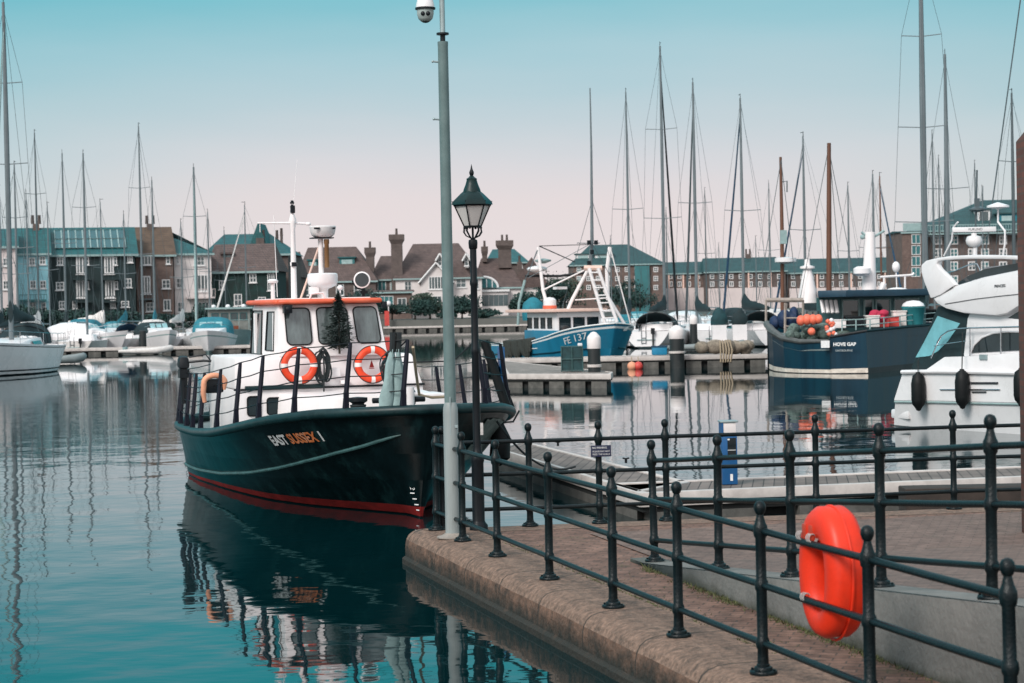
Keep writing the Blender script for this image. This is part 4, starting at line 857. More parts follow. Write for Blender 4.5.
# ------------------------------------------------------------------ pontoons and piles
def quad_prism(mb, pts, z0, z1, mi=0): return mb.hexa([(p[0], p[1], z0) for p in pts], [(p[0], p[1], z1) for p in pts], mi)
def cleat(t, p, a=0.0):
    mb = MB(); p = Vector(p); d = Vector((math.cos(a), math.sin(a), 0))
    mb.tube([p-d*.05, p-d*.05+Vector((0, 0, .07))], .016, 6).tube([p+d*.05, p+d*.05+Vector((0, 0, .07))], .016, 6).tube([p-d*.16+Vector((0, 0, .085)), p+Vector((0, 0, .075)), p+d*.16+Vector((0, 0, .085))], .018, 6)
    return mb.build('cleat', M_black, t)
def pontoon(name, label, corners, z, deckmat, n_float=6, edge=.14, cleats=0, group=None):
    """corners: four plan points, ccw from above: near-left, near-right, far-right, far-left"""
    c = [Vector((p[0], p[1], 0)) for p in corners]; o = c[0]; t = thing(name, label, 'pontoon', o, 0, group); c = [p-o for p in c]
    def inset(i, d):
        a, b, e = c[i-1], c[i], c[(i+1) % 4]; return b+((a-b).normalized()+(e-b).normalized())*d
    ins = [inset(i, edge) for i in range(4)]
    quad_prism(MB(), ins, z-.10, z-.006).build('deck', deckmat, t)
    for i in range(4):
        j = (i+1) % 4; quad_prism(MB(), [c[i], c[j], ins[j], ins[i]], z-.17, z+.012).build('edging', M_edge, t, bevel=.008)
    quad_prism(MB(), [inset(i, .05) for i in range(4)], z-.24, z-.171).build('frame', M_under, t); quad_prism(MB(), [inset(i, .22) for i in range(4)], -.2, z-.241).build('gap_shade', M_under, t)  # solid dark box put behind the floats so their gaps look shaded
    for k in range(n_float):
        f0, f1 = (k+.08)/n_float, (k+.80)/n_float
        pts = [c[0].lerp(c[1], f0), c[0].lerp(c[1], f1), c[3].lerp(c[2], f1), c[3].lerp(c[2], f0)]
        m_ = sum(pts, Vector())/4; pts = [m_+(p-m_)*.985 for p in pts]
        quad_prism(MB(), pts, -.25, z-.243).build('float', M_float, t)
    for k in range(cleats):
        f = (k+.5)/cleats; p = c[3].lerp(c[2], f)*.94+c[0].lerp(c[1], f)*.06; cleat(t, (p.x, p.y, z+.01), math.atan2((c[2]-c[3]).y, (c[2]-c[3]).x))
    return t
# near pontoon: walkway across and the finger the workboat lies against
a0, a1 = atz(640, 494.2, .36), atz(1045, 476.5, .36); b0, b1 = atz(655, 481, .36), atz(1045, 467.5, .36)
dv = (Vector((a1.x-a0.x, a1.y-a0.y, 0))).normalized(); nv = Vector((-dv.y, dv.x, 0)); A0 = Vector((a0.x, a0.y, 0)); A1 = A0+dv*12
pontoon('walkway_pontoon', 'grey planked walkway pontoon with pale edges just beyond the quay', [A0, A1, A1+nv*1.55, A0+nv*1.55], .36, M_decking, 6, cleats=0)
e0, e1 = Vector((.16, 35.6, 0)), Vector((2.08, 27.35, 0)); ed = (e1-e0).normalized(); en = Vector((ed.y, -ed.x, 0)); en = en if en.x < 0 else -en
F0 = A0+nv*1.56+dv*.1
pontoon('finger_pontoon', 'narrow grey finger pontoon with white edges alongside the workboat', [Vector(atz(637, 492.5, .36)[:2]+(0,)), Vector(atz(690, 482.6, .36)[:2]+(0,)), Vector(atz(523, 441.5, .36)[:2]+(0,)), Vector(atz(496, 449, .36)[:2]+(0,))], .36, M_decking, 4, cleats=0)
for px, py, lab in ((558, 446, 'small black cleat at the far end of the white pontoon edge'), (626, 463, 'small black cleat nearer the notice on the white pontoon edge')):
    p = atz(px, py, .375); t = thing('mooring_cleat', lab, 'cleat', p, 0, 'cleats on the near pontoon'); mb = MB(); mb.tube([(0, 0, 0), (0, 0, .06)], .02, 8).build('stem', M_black, t); MB().tube([(-.05, 0, .075), (0, 0, .065), (.05, 0, .075)], .014, 6).build('horn', M_black, t)
# blue service pedestal
p = atz(729, 484, .36); t = thing('service_pedestal', 'blue service pedestal with white lamp head on the walkway pontoon', 'pedestal', p, .1)
w = .205
MB().box2((-w/2, -.09, 0), (w/2, .09, .655)).build('body', M_bluebox, t, bevel=.012)
MB().box2((-.03, -.094, .33), (.085, -.086, .62)).build('socket_panel', M_darkglass, t)
MB().box2((-.03, -.098, .455), (.08, -.0945, .462)).box2((-.03, -.098, .59), (.0, -.0945, .61)).build('label_strip', M_letw, t)
MB().box2((.0, -.097, .05), (.035, -.0905, .14)).build('notice', M_letw, t)
MB().box2((-w/2+.01, -.085, .66), (w/2-.01, .085, .82)).build('lamp_head', M_pilecap, t, bevel=.015)
MB().box2((-w/2-.02, -.10, .822), (w/2+.02, .10, .85)).build('cap', M_steel, t, bevel=.012)
MB().box2((-w/2-.004, -.093, .64), (-w/2+.02, .093, .82)).build('side_bar', M_bluebox, t)
# dark block added for the pontoon's shaded side and floats at the right
q0, q1 = atz(906, 505, .2), atz(1012, 503, .2)
tag(MB().box2((q0.x, q0.y, -.3), (q1.x+2, q0.y+.5, .40)).build('pontoon_shade_block', mat('shade_brown', (.03, .022, .018), .9, var=.5), bevel=.02), 'dark block standing for the shaded pontoon side at right', 'fender')

# middle pontoon with its fingers and piles
Ym = 84.0
def X(px, Y, py=330): return at(px, py, Y).x
pontoon('middle_pontoon', 'long pale planked pontoon in front of the blue fishing boat', [(X(470, 83), 82.6), (X(768, 83), 82.6), (X(768, 84.2), 84.1), (X(470, 84.2), 84.1)], .50, M_deckfar, 14)
pontoon('short_finger_pontoon', 'short pale pontoon arm projecting in front of the blue fishing boat', [(X(505, 65.0), 66.5), (X(610, 64.6), 64.6), (X(612, 66.4), 66.3), (X(500, 82), 82.3)], .46, M_deckfar, 5)
def pile(label, px, Y, h, r, ring=True, capw=True):
    t = thing('mooring_pile', label, 'pile', (X(px, Y, 350), Y, 0), 0, 'mooring piles')
    MB().lathe([(r, -1), (r, h)], 18).build('shaft', M_pile, t)
    if capw: MB().lathe([(r*1.08, h-.34), (r*1.10, h-.33), (r*1.10, h+.02), (r*1.0, h+.07), (r*.45, h+.20), (.002, h+.23)], 18).build('cap', M_pilecap, t)
    else: MB().lathe([(r*1.02, h), (r*.8, h+.05), (.002, h+.06)], 18).build('cap', M_pile, t)
    if ring: MB().lathe([(r*1.15, .62), (r*1.15, .70), (r*1.02, .71)], 18).build('ring', M_edge, t)
pile('dark steel pile with white cap before the blue fishing boat', 594, 67.0, 1.58, .21)
pile('dark steel pile with white cap beside the tan rope bundle', 677, 82.2, 1.55, .30)
pile('slender dark pile with small white cap among the white yachts', 694, 118, 1.7, .22, False)
pile('plain dark pile behind the white dinghy', 143, 132, 1.45, .24, False, False)
for px, py, lab in ((671, 333, 0),): pass
# green net bins on the short pontoon
t = thing('wire_crate', 'dark green wire crates stacked on the short pontoon', 'crate', (X(572, 67.5, 360), 67.6, .47))
mb = MB(); mb.box((0, 0, .42), (.70, .5, .80)); mb.build('bin', mat('bin_dark', (.012, .045, .05), .8, var=.5), t)
mb = MB()
for x in (-.36, 0, .36): mb.tube([(x, -.27, 0), (x, -.27, .86)], .02, 6)
for z in (.04, .42, .85): mb.tube([(-.36, -.27, z), (.36, -.27, z)], .018, 6)
mb.build('frame', M_moulding, t); MB().box((.28, -.05, .90), (.16, .12, .10)).build('bottle', M_white, t, bevel=.03)
p = at(735, 348, 82.9); t = thing('rope_bundle', 'bundle of tan ropes and sacks heaped on the middle pontoon', 'bundle', (X(727, 82.9, 350), 83.2, .50)); rr = random.Random(2); mb = MB()
for k in range(7): mb.sphere((rr.uniform(-1.1, .9), rr.uniform(-.2, .2), .22+rr.random()*.22), (rr.uniform(.25, .45), .3, rr.uniform(.2, .36)), 10, jit=.05)
mb.build('sacking', mat('sack_tan', (.22, .19, .15), .95, var=.5, scale=7, bump=.6), t); mb = MB()
for k in range(5): mb.tube([(-.3+k*.1, -.45, .6), (-.3+k*.12, -.62, .2), (-.3+k*.1, -.6, -.3)], .035, 6)
mb.build('ropes', M_rope, t)
t = thing('blue_box', 'low bright blue box lying on the middle pontoon', 'box', (X(660, 83, 355), 83.3, .50)); MB().box((0, 0, .20), (.62, .4, .34)).build('body', mat('box_blue', (.01, .2, .36), .5), t, bevel=.05); MB().box((0, 0, .39), (.66, .44, .05)).build('lid', M_canvas_n, t)
for i, (px, lab) in enumerate(((632, 'pale pink mooring buoy under the pontoon edge'), (638.5, 'red mooring buoy under the pontoon edge'))):
    t = thing('mooring_buoy', lab, 'buoy', (X(px, 82.2, 370), 82.25, .02), 0, 'small buoys under the middle pontoon'); MB().sphere((0, 0, .1), .19, 14).build('float', (M_peach, M_crate)[i], t); MB().tube([(0, 0, .28), (0, .1, .48)], .02, 6).build('eye', M_rope, t)

# ------------------------------------------------------------------ blue fishing boat
def fishing_boat():
    Yb = 88.0; st = at(616, 358, Yb); th = R(22); rot = -(math.pi/2-th); S = Vector((st.x, st.y, 0))
    t = thing('fishing_boat', 'bright blue fishing boat with white gantry and nets over its side', 'boat', S, rot)
    fw = Vector((math.cos(rot), math.sin(rot), 0)); pv = Vector((-math.sin(rot), math.cos(rot), 0)); W = lambda p: S+fw*p[0]+pv*p[1]+Vector((0, 0, p[2]))
    LB, B = 10.4, 1.95
    hb = lambda q: max(.03, B*(1-(1-min(q, 3.2)/3.2)**2.2)**.7)*(1-.06*max(0, (q-6)/3.6))
    wl = lambda q: max(.02, B*.92*(1-(1-min(max(q-.3, 0), 4.2)/4.2)**1.8)**.9)
    sh = lambda q: lerp_tab(((0, 1.84), (1.2, 1.66), (3, 1.30), (5, 1.03), (7, .90), (LB, .88)), q)
    H = Hull(LB, hb, wl, sh, .7, .8, 3)
    H.mesh([(1.0, 0), (.93, 1), (.88, 0), (.4, 0), (.06, 2), (0, 2)], n=30, deckmi=3, deckdrop=.45, mi_below=2).build('hull', [M_bluehull, M_letw, M_navyhull, M_deckgrey], t)
    for s in (1, -1): MB().tube(H.line(lambda q: sh(q)*.42, s, .5, LB, out=.01), .035, 6).build('moulding', M_navyhull, t)
    for s in (1, -1): MB().tube(H.line(sh, s), .035, 6).build('bulwark_cap', M_letw, t)
    def tx(s_, px0, px1, z0, z1, size, side, nm=M_letw):
        best = lambda px, z, lo, hi: min([lo+(hi-lo)*i/300 for i in range(301)], key=lambda q: abs(proj(W(H.pt(q, z, side)))[0]-px))
        qa, qb = best(px0, z0, .1, 8), best(px1, z1, .1, 8); pa, pb = H.pt(qa, z0, side), H.pt(qb, z1, side); u = pb-pa; mb = text_mb(s_, size, align='LEFT'); w = max(v[0] for v in mb.v)
        def fn(p):
            f = p.x/w; q = qa+(qb-qa)*f; z = z0+(z1-z0)*f+p.y; r_ = H.pt(q, z, side); return r_+Vector((.02, side*.02, 0))
        xf(mb, fn).build('lettering', nm, t)
    zf = lambda px, py, Y: at(px, py, Y).z
    tx('FE 137', 564, 587, zf(564, 340, 94), zf(587, 334.5, 92), .42, -1); tx('RK', 619, 624, zf(608, 329, 90), zf(613, 329, 90), .28, 1); tx('FE', 631, 634.5, zf(631, 336, 91), zf(634, 337, 91), .30, 1)
    mb = MB(); q = 2.6
    for k in range(5):
        z = 1.32-k*.10; q0 = 1.75; a = H.pt(q0, z, 1); b = H.pt(q0+1.0, z-.10, 1); o_ = Vector((.02, .025, 0)); mb.add([a+o_, b+o_, b+o_+Vector((0, 0, .045)), a+o_+Vector((0, 0, .045))], [(0, 1, 2, 3)])
    mb.build('bow_stripes', M_letw, t)
    a = H.pt(4.4, .72, -1); b = H.pt(5.9, .66, -1); MB().tube([a, b], .025, 6).build('waist_stripe', M_letw, t)
    # wheelhouse aft
    MB().box2((-7.62, -1.2, .6), (-3.6, 1.2, 1.52)).build('deckhouse', M_bluehull, t, bevel=.02)
    wh = MB().box2((-7.5, -1.1, 1.25), (-3.9, 1.1, 2.35)).build('wheelhouse', M_whitepaint, t, bevel=.03)
    for k in range(4):
        x0 = -4.5-k*.80; f = MB().tube([(x0, -1.115, 1.62), (x0-.5, -1.115, 1.62), (x0-.5, -1.115, 2.1), (x0, -1.115, 2.1)], .02, 6, closed=True).build('window', M_rubber, t); MB().add([(x0, -1.11, 1.62), (x0-.5, -1.11, 1.62), (x0-.5, -1.11, 2.1), (x0, -1.11, 2.1)], [(0, 1, 2, 3)]).build('pane', M_darkglass, f)
    for k in range(3):
        y0 = -1.0+k*.7; f = MB().tube([(-3.885, y0, 1.5), (-3.885, y0+.55, 1.5), (-3.885, y0+.55, 2.1), (-3.885, y0, 2.1)], .02, 6, closed=True).build('window', M_rubber, t); MB().add([(-3.89, y0, 1.5), (-3.89, y0+.55, 1.5), (-3.89, y0+.55, 2.1), (-3.89, y0, 2.1)], [(0, 1, 2, 3)]).build('pane', M_darkglass, f)
    MB().box2((-9.4, -1.45, 2.36), (-3.6, 1.3, 2.50)).build('wheelhouse_roof', M_peachpaint, t, bevel=.03)
    MB().lathe([(.28, 0), (.30, .2), (.30, .42), (.2, .52), (.02, .55)], 16, c=(-5.2, -.9, 2.5)).build('liferaft', M_white, t); MB().lathe([(.32, .02), (.32, .16), (.3, .17)], 16, c=(-5.2, -.9, 2.5)).build('liferaft_band', M_roofor, t)
    # gantry and masts traced at the boat's own distance
    tube = lambda nm, pts, r, Y, m=M_whitepaint: MB().tube([Matrix.Rotation(-rot, 3, 'Z')@(at(px, py, Y_ if Y_ else Y)-S) for px, py, Y_ in pts], r, 8).build(nm, m, t)
    tube('gantry_leg', [(559, 331, 0), (572, 300, 0), (589, 268, 0)], .085, 92.5); tube('gantry_leg', [(605, 323, 0), (589, 268, 0)], .085, 91)
    tube('gantry_leg', [(617, 322, 0), (598, 268, 0)], .08, 90.5); tube('gantry_leg', [(625, 325, 0), (604, 290, 0)], .07, 93)
    for k in range(7):
        f = (k+.6)/7.2; tube('ladder_rung', [(589+16*f, 268+55*f, 0), (598+19*f, 268+54*f, 0)], .03, 90.8)
    tube('gantry_head', [(584, 268, 0), (602, 268, 0)], .12, 91.5, M_peachpaint)
    tube('mast', [(590, 268, 0), (592, 240, 0), (591.3, 150, 0), (590, 88, 0)], [.10, .085, .05, .03], 92, M_alu)
    tube('crosstree', [(577, 243, 0), (592, 243.5, 0), (600, 243, 0)], .02, 92, M_alud)
    tube('gallows_leg', [(554, 330, 0), (543, 290, 0), (538, 247, 0)], [.09, .085, .075], 95); tube('derrick', [(608, 300, 0), (607, 270, 0), (610, 247, 0)], .10, 94)
    tube('gallows_leg', [(518, 325, 0), (519, 303, 0), (525, 280, 0)], .07, 98, M_canvas_g)
    tube('gallows_beam', [(525, 276, 0), (560, 276, 0), (590, 272, 0)], .06, 96, M_black)
    tube('stay', [(539, 246, 0), (575, 262, 0)], .025, 95, M_black); tube('stay', [(539, 246, 0), (590, 244.5, 0)], .018, 94, M_black); tube('stay', [(538, 248, 0), (528, 275, 0)], .025, 96, M_alu)
    c = Matrix.Rotation(-rot, 3, 'Z')@(at(537, 270, 96)-S); MB().lathe([(.12, -.12), (.46, -.02), (.5, .05), (.4, .14), (.1, .2)], 16, c=c).build('radar_scanner', M_white, t)
    c = Matrix.Rotation(-rot, 3, 'Z')@(at(543, 261, 95.5)-S); MB().lathe([(.1, -.12), (.38, -.02), (.4, .05), (.1, .12)], 16, c=c).build('satellite_dome', M_canvas_g, t)
    mb = MB()
    for px, py in ((589, 242.5), (596, 242.5), (592, 252), (589, 263)):
        c = Matrix.Rotation(-rot, 3, 'Z')@(at(px, py, 91.7)-S); mb.box(c, (.14, .14, .2))
    mb.build('deck_lamps', M_black, t)
    for pts, r_ in ((((575, 300), (607, 298)), .03), (((566, 315), (612, 311)), .03), (((592, 243), (640, 330)), .014), (((592, 243), (528, 278)), .014), (((592, 200), (556, 330)), .012), (((592, 200), (632, 328)), .012), (((610, 247), (631, 326)), .03), (((543, 290), (589, 268)), .035), (((525, 280), (538, 250)), .02)):
        tube('rigging_line', [(a, b, 0) for a, b in pts], r_, 92.5, M_whitepaint if r_ > .02 else M_alud)
    c = Matrix.Rotation(-rot, 3, 'Z')@(at(560, 288, 93)-S); MB().box(c, (.5, .5, .12)).build('lamp_bar', M_white, t)
    rr = random.Random(17)
    for k in range(7):
        q = .9+.45*k; p = H.pt(q, sh(q)-.1, 1); MB().sphere((p.x, rr.uniform(-.5, .6), sh(q)-.02), (rr.uniform(.15, .35), rr.uniform(.15, .3), rr.uniform(.12, .3)), 9, jit=.12).build('deck_gear', (M_canvas_w, M_white, M_rope, M_peachpaint)[k % 4], t)
    # nets over the side
    rr = random.Random(7); mb = MB()
    for k in range(60):
        q = 5.0+3.3*rr.random(); p = H.pt(q, sh(q), -1); ln = rr.uniform(.4, .8); mb.tube([p+Vector((0, .2, .12)), p+Vector((0, -.03-.08*rr.random(), .08)), p+Vector((rr.gauss(0, .06), -.08, -ln*.5)), p+Vector((rr.gauss(0, .08), -.05, -ln))], [.09, .11, .10, .05], 6)
    n_ = mb.build('nets', M_net, t); return t
fishing_boat()
c = (X(532, 97, 300)-.3, 97, 2.5)
tag(MB().lathe([(.55, 0), (.6, .5), (.5, .9), (.2, 1.15), (.02, 1.2)], 10).build('covered_gear', M_canvas_t, loc=(X(533, 103, 300), 103, 1.9)), 'teal cover over deck gear behind the blue fishing boat', 'cover')

# ------------------------------------------------------------------ navy trawler with coloured buoys on deck
def trawler():
    Yt = 74.0; o = Vector((X(815, Yt, 370), Yt, 0)); t = thing('trawler', 'dark navy trawler with brown mast and heaped orange floats on its stern deck', 'boat', o)
    P = [(767, 324, 366, 78.5), (772, 331, 368, 76.5), (783, 338, 369.5, 75), (800, 341.5, 371, 74), (829, 341, 373, 73), (830, 337, 373, 73), (866, 331, 373, 72.6), (905, 327, 371.5, 75.5), (940, 324, 370, 78.5)]
    top = [at(px, yt, Y)-o for px, yt, yb, Y in P]; bot = [Vector((at(px-(2 if i > 6 else -1.5), yt, Y).x, Y, 0))-o for i, (px, yt, yb, Y) in enumerate(P)]
    back = Vector((1.2, 5.2, 0)); backs = [(p+back*(1-.0*i)) for i, p in enumerate(top)][::-1]
    mb = MB(); n = len(top)
    def lev(f): return [b.lerp(a, f) for a, b in zip(top, bot)]
    for i in range(n-1):
        for f0, f1, mi in ((-.15, 0.02, 1), (.02, .13, 2 if i < 6 else 1), (.13, .9, 0), (.9, 1, 0)):
            A = [bot[k].lerp(top[k], f0) for k in (i, i+1)]; B = [bot[k].lerp(top[k], f1) for k in (i, i+1)]; mb.add([A[0], A[1], B[1], B[0]], [(0, 1, 2, 3)], mi)
    sternL, sternR = top[0]+back*.55+Vector((-.3, 0, 0)), top[-1]+back
    for a, b in ((sternR, top[-1]), (sternL, sternR), (top[0], sternL)):
        mb.add([Vector((a.x, a.y, -.2)), Vector((b.x, b.y, -.2)), b, a], [(0, 1, 2, 3)], 0)
    dk = [Vector((p.x, p.y, p.z-.35)) for p in top]+[Vector((sternR.x, sternR.y, top[-1].z-.35)), Vector((sternL.x, sternL.y, top[0].z-.4))]
    mb.add(dk, [tuple(range(len(dk)))], 3)
    mb.build('hull', [M_navyhull, M_black, mat('boot_stripe', (.62, .57, .50), .6, var=.25, scale=3, dirt=(.2, .12, .08), dirt_amt=.6), M_deckgrey], t)
    MB().tube(top[:5], [.15, .15, .11, .09, .06], 8).build('rubbing_rail', mat('rail_grey', (.085, .09, .088), .6, var=.3), t); MB().tube(top[5:], .05, 8).build('rubbing_rail', M_black, t)
    L_ = lambda px, py, Y: at(px, py, Y)-o
    u = (top[6]-top[5]); u.z = 0; u.normalize()
    place(text_mb('HOVE GAP', .17, bold=.006), L_(844, 344.3, 72.6)+Vector((0, -.12, 0)), u, (0, 0, 1)).build('lettering', M_letw, t); place(text_mb('EASTBOURNE', .10), L_(843.5, 350.5, 72.6)+Vector((0, -.12, 0)), u, (0, 0, 1)).build('lettering', mat('lettering_dim', (.4, .45, .46), .6), t)
    place(MB().box((0, 0, 0), (.31, .26, .02)), L_(825, 344.2, 72.85)+Vector((-.0, -.06, 0)), (1, -.05, 0), (0, 0, 1)).build('registration_plate', M_letw, t)
    # wheelhouse
    z0 = 1.3; A, B, C_, D_ = L_(818, 330, 77), L_(926, 326, 79), L_(926, 326, 83), L_(818, 330, 82)
    zt = L_(818, 297.5, 77).z
    sl = [Vector((p.x, p.y, z0)) for p in (A, B, C_, D_)]; sh_ = [Vector((p.x+(-.05 if i in (0, 3) else 0), p.y, zt)) for i, p in enumerate((A, B, C_, D_))]
    MB().hexa(sl, sh_).build('wheelhouse', mat('wheelhouse_teal', (.05, .13, .14), .5, var=.25), t, bevel=.04)
    wu = (B-A); wu.z = 0; wl_ = wu.length; wu.normalize(); wn = Vector((wu.y, -wu.x, 0))
    for f0, f1 in ((.22, .37), (.42, .50), (.53, .66), (.70, .93)):
        a = Vector((A.x, A.y, 0))+wu*wl_*f0+wn*.03; b = Vector((A.x, A.y, 0))+wu*wl_*f1+wn*.03; lo, hi = zt-.95, zt-.12
        f = MB().tube([(a.x, a.y, lo), (b.x, b.y, lo), (b.x, b.y, hi), (a.x, a.y, hi)], .045, 6, closed=True).build('window', M_canvas_g, t); MB().add([(a.x, a.y, lo), (b.x, b.y, lo), (b.x, b.y, hi), (a.x, a.y, hi)], [(0, 1, 2, 3)]).build('pane', M_darkglass, f)
    for k in range(4):                                  # white slanting ports of the front
        c0 = L_(823.5+k*4.6, 313, 76.6); c1 = L_(821.5+k*4.6, 300.5, 76.8)
        MB().tube([c0, c1], .075, 6).build('window_post', M_whitepaint, t)
    rl = [L_(818, 302, 76.2), L_(846, 300, 75.5), L_(938, 297, 78.5), L_(938, 296, 84), L_(818, 299, 83)]; zz = zt
    MB().prism([(p.x, p.y) for p in rl], (0, 0, zt), (1, 0, 0), (0, 1, 0), (0, 0, .26)).build('roof', mat('roof_navy', (.012, .045, .075), .5, var=.2), t, bevel=.04)
    a = L_(819, 300, 76.6)
    mp_ = L_(869, 296, 79); mt = L_(870, 232, 79)
    MB().tube([mp_, mp_.lerp(mt, .55), mt], [.30, .24, .20], 12).build('mast', M_whitepaint, t); c = L_(870.5, 239, 79)
    MB().tube([c+Vector((-.35, 0, .28)), c+Vector((0, 0, 0)), c+Vector((.55, 0, .32))], .05, 8).sphere(L_(862.5, 237, 79), .10, 8).build('mast_horns', M_canvas_g, t)
    c = L_(862, 271, 78.6); MB().lathe([(.2, -.2), (.34, -.1), (.34, .1), (.2, .18)], 14, c=c).build('radar', M_white, t)
    MB().tube([L_(880, 293, 79), L_(884, 283, 79)], .12, 8).build('vent_pipe', M_white, t)
    MB().sphere(L_(897, 291.5, 78.5), (.5, .3, .16), 12).build('liferaft', M_white, t)
    MB().sphere(L_(896, 267, 79), (.16, .16, .22), 10).tube([L_(896, 270, 79), L_(897, 293, 79)], .025, 6).build('aerial', M_white, t)
    MB().tube([L_(880, 277, 79), L_(912, 275, 79)], .05, 6).tube([L_(912, 275, 79), L_(914, 273, 79)], .05, 6).tube([L_(884, 277, 79), L_(884, 294, 79)], .04, 6).tube([L_(905, 276, 79), L_(905, 294, 79)], .04, 6).build('aerial_bar', M_white, t)
    # brown wooden mast and a second one
    MB().tube([L_(829, 316, 80), L_(829, 230, 80), L_(829, 143, 80)], [.115, .105, .08], 10).build('wooden_mast', M_wood, t)
    MB().tube([L_(782.5, 312, 82), L_(782, 230, 82), L_(780.5, 157, 82)], [.085, .08, .055], 10).build('wooden_mast', M_wood, t)
    MB().box(L_(783.5, 237, 81.6), (.25, .25, .55)).build('radar_reflector', M_canvas_g, t); MB().lathe([(.1, -.16), (.44, -.08), (.44, .08), (.1, .12)], 14, c=L_(785.5, 260, 81.6)).build('radar_dome', M_white, t)
    MB().tube([L_(782, 182, 82), L_(787, 181, 82), L_(787, 192, 82)], .03, 6).build('mast_bracket', M_alud, t)
    for a, b in (((829, 145), (842, 300)), ((829, 145), (800, 300)), ((781, 160), (758, 300)), ((781, 160), (800, 318)), ((829, 150), (858, 298))): MB().tube([L_(*a, 80.3), L_(*b, 79.5)], .014, 5).build('rigging', M_alud, t)
    # white stub mast with horn rig, in front of the wheelhouse
    MB().lathe([(.42, 0), (.36, .4), (.22, 1.1), (.16, 1.35), (.30, 1.38), (.30, 1.46), (.12, 1.5), (.1, 1.75)], 14, c=L_(808, 303, 80)).build('funnel', M_whitepaint, t)
    # stern gantry and rails
    mb = MB()
    for px, py0, py1, Y in ((766, 325, 300, 79), (803, 335, 300, 79), (785, 333, 303, 77), (786, 333, 303, 80)): mb.tube([L_(px, py0, Y), L_(px, py1, Y)], .05, 6)
    mb.tube([L_(766, 300, 79), L_(803, 300, 79)], .09, 8); mb.tube([L_(784, 318, 77), L_(800, 318, 77)], .03, 6).tube([L_(784, 326, 77), L_(800, 327, 77)], .03, 6); mb.build('stern_gantry', mat('gantry_tan', (.30, .26, .23), .6, var=.3), t)
    for f in (0, .5, 1):
        MB().tube([L_(842, 331-11*f, 73.5), L_(870, 330-11*f, 73.4), L_(905, 326.5-11*f, 76), L_(938, 323.5-11*f, 78.8)], .02, 6).build('rail', M_canvas_g, t) if f else None
    for px, py, Y in ((842, 331, 73.5), (856, 330, 73.4), (870, 329.5, 73.4), (884, 328, 74.5), (900, 326.5, 75.7), (920, 325, 77.2)): MB().tube([L_(px, py, Y), L_(px, py-11, Y)], .025, 6).build('stanchion', M_canvas_g, t)
    return o, L_
TO, TL = trawler()
def cargo(name, label, cat, px, py, Y, group=None): p = at(px, py, Y); return thing(name, label, cat, p, 0, group)
for i, (px, py, s) in enumerate(((801, 320.5, 1), (807, 319.5, 1.05), (813, 319.5, 1), (818.5, 319, .9))):
    t = cargo('float', ['orange net float, leftmost of the row on the trawler stern', 'orange net float, second from left in the row on the trawler stern', 'orange net float, third from left in the row on the trawler stern', 'orange net float, rightmost of the row on the trawler stern'][i], 'float', px, py, 74.6-.05*i, 'orange floats on the trawler')
    MB().sphere((0, 0, 0), (.17*s, .2, .20*s), 12).build('ball', mat('float_orange', (.75, .16, .09), .5, var=.2), t); MB().tube([(0, 0, .18), (0, .05, .28)], .03, 6).build('eye', M_ropeb, t)
t = cargo('float', 'single round orange float hanging below the row on the trawler stern', 'float', 811.5, 331.5, 74.3, 'orange floats on the trawler'); MB().sphere((0, 0, 0), .145, 12).build('ball', MATS['float_orange'], t); MB().tube([(0, 0, .12), (0, .05, .3)], .03, 6).build('eye', M_ropeb, t)
rr = random.Random(9)
t = cargo('float_string', 'string of small pink and white floats hung beside the orange ones', 'floats', 831, 333, 74.5); m1, m2 = MB(), MB()
for k in range(14): (m1 if k % 3 else m2).sphere((rr.uniform(-.16, .2), 0, rr.uniform(-.1, .52)), .085, 8)
m1.build('pink_floats', MATS['float_orange'], t); m2.build('white_floats', M_white, t)
t = cargo('fishing_net', 'heap of grey green fishing net on the trawler stern', 'net', 812, 338, 75.2); mb = MB()
for k in range(26): mb.sphere((rr.gauss(0, .45), rr.gauss(0, .3), rr.uniform(0, .45)), (rr.uniform(.15, .35), .25, rr.uniform(.10, .25)), 8, jit=.12)
mb.build('net', M_netg, t)
t = cargo('blue_tarpaulin', 'bundled dark blue tarpaulin under the trawler stern gantry', 'tarpaulin', 786, 331, 77.6); mb = MB()
for k in range(9): mb.sphere((rr.gauss(-.05, .30), rr.gauss(0, .2), .25+rr.uniform(-.1, .35)), (rr.uniform(.2, .34), .3, rr.uniform(.2, .38)), 10, jit=.08)
mb.build('sheet', mat('tarp_blue', (.003, .020, .065), .7, var=.35, bump=.4), t)
for px, py, w, h, m_, lab in ((838, 328, .55, .3, M_whitepaint, 'pale box beside the trawler wheelhouse steps'), (855, 327.5, .62, .4, M_black, 'black bin on the trawler side deck'), (872, 327, .5, .42, M_canvas_w, 'cream fish box on the trawler side deck'), (880, 327, .62, .38, M_crate, 'red fish box on the trawler side deck, left one of two'), (889.5, 326.5, .66, .36, M_crate, 'red fish box on the trawler side deck, right one of two'),
                             (899, 325.5, .5, .55, M_canvas_w, 'white fish box stacked right of the red ones')):
    Y = 75.4+max(0, (px-870)*.05); t = cargo('fish_box', lab, 'box', px, py, Y, 'boxes on the trawler deck')
    MB().box((0, 0, h/2), (w, .45, h)).build('body', m_, t, bevel=.03); MB().box((0, 0, h), (w+.05, .5, .05)).build('rim', m_, t, bevel=.01)
t = cargo('crimson_bag', 'crumpled crimson bag on top of the trawler fish boxes', 'bag', 877, 318.5, 75.6); mb = MB()
for k in range(6): mb.sphere((rr.gauss(0, .2), 0, rr.uniform(0, .2)), (.2, .16, .14), 8, jit=.1)
mb.build('sack', mat('crimson', (.40, .02, .06), .8), t)
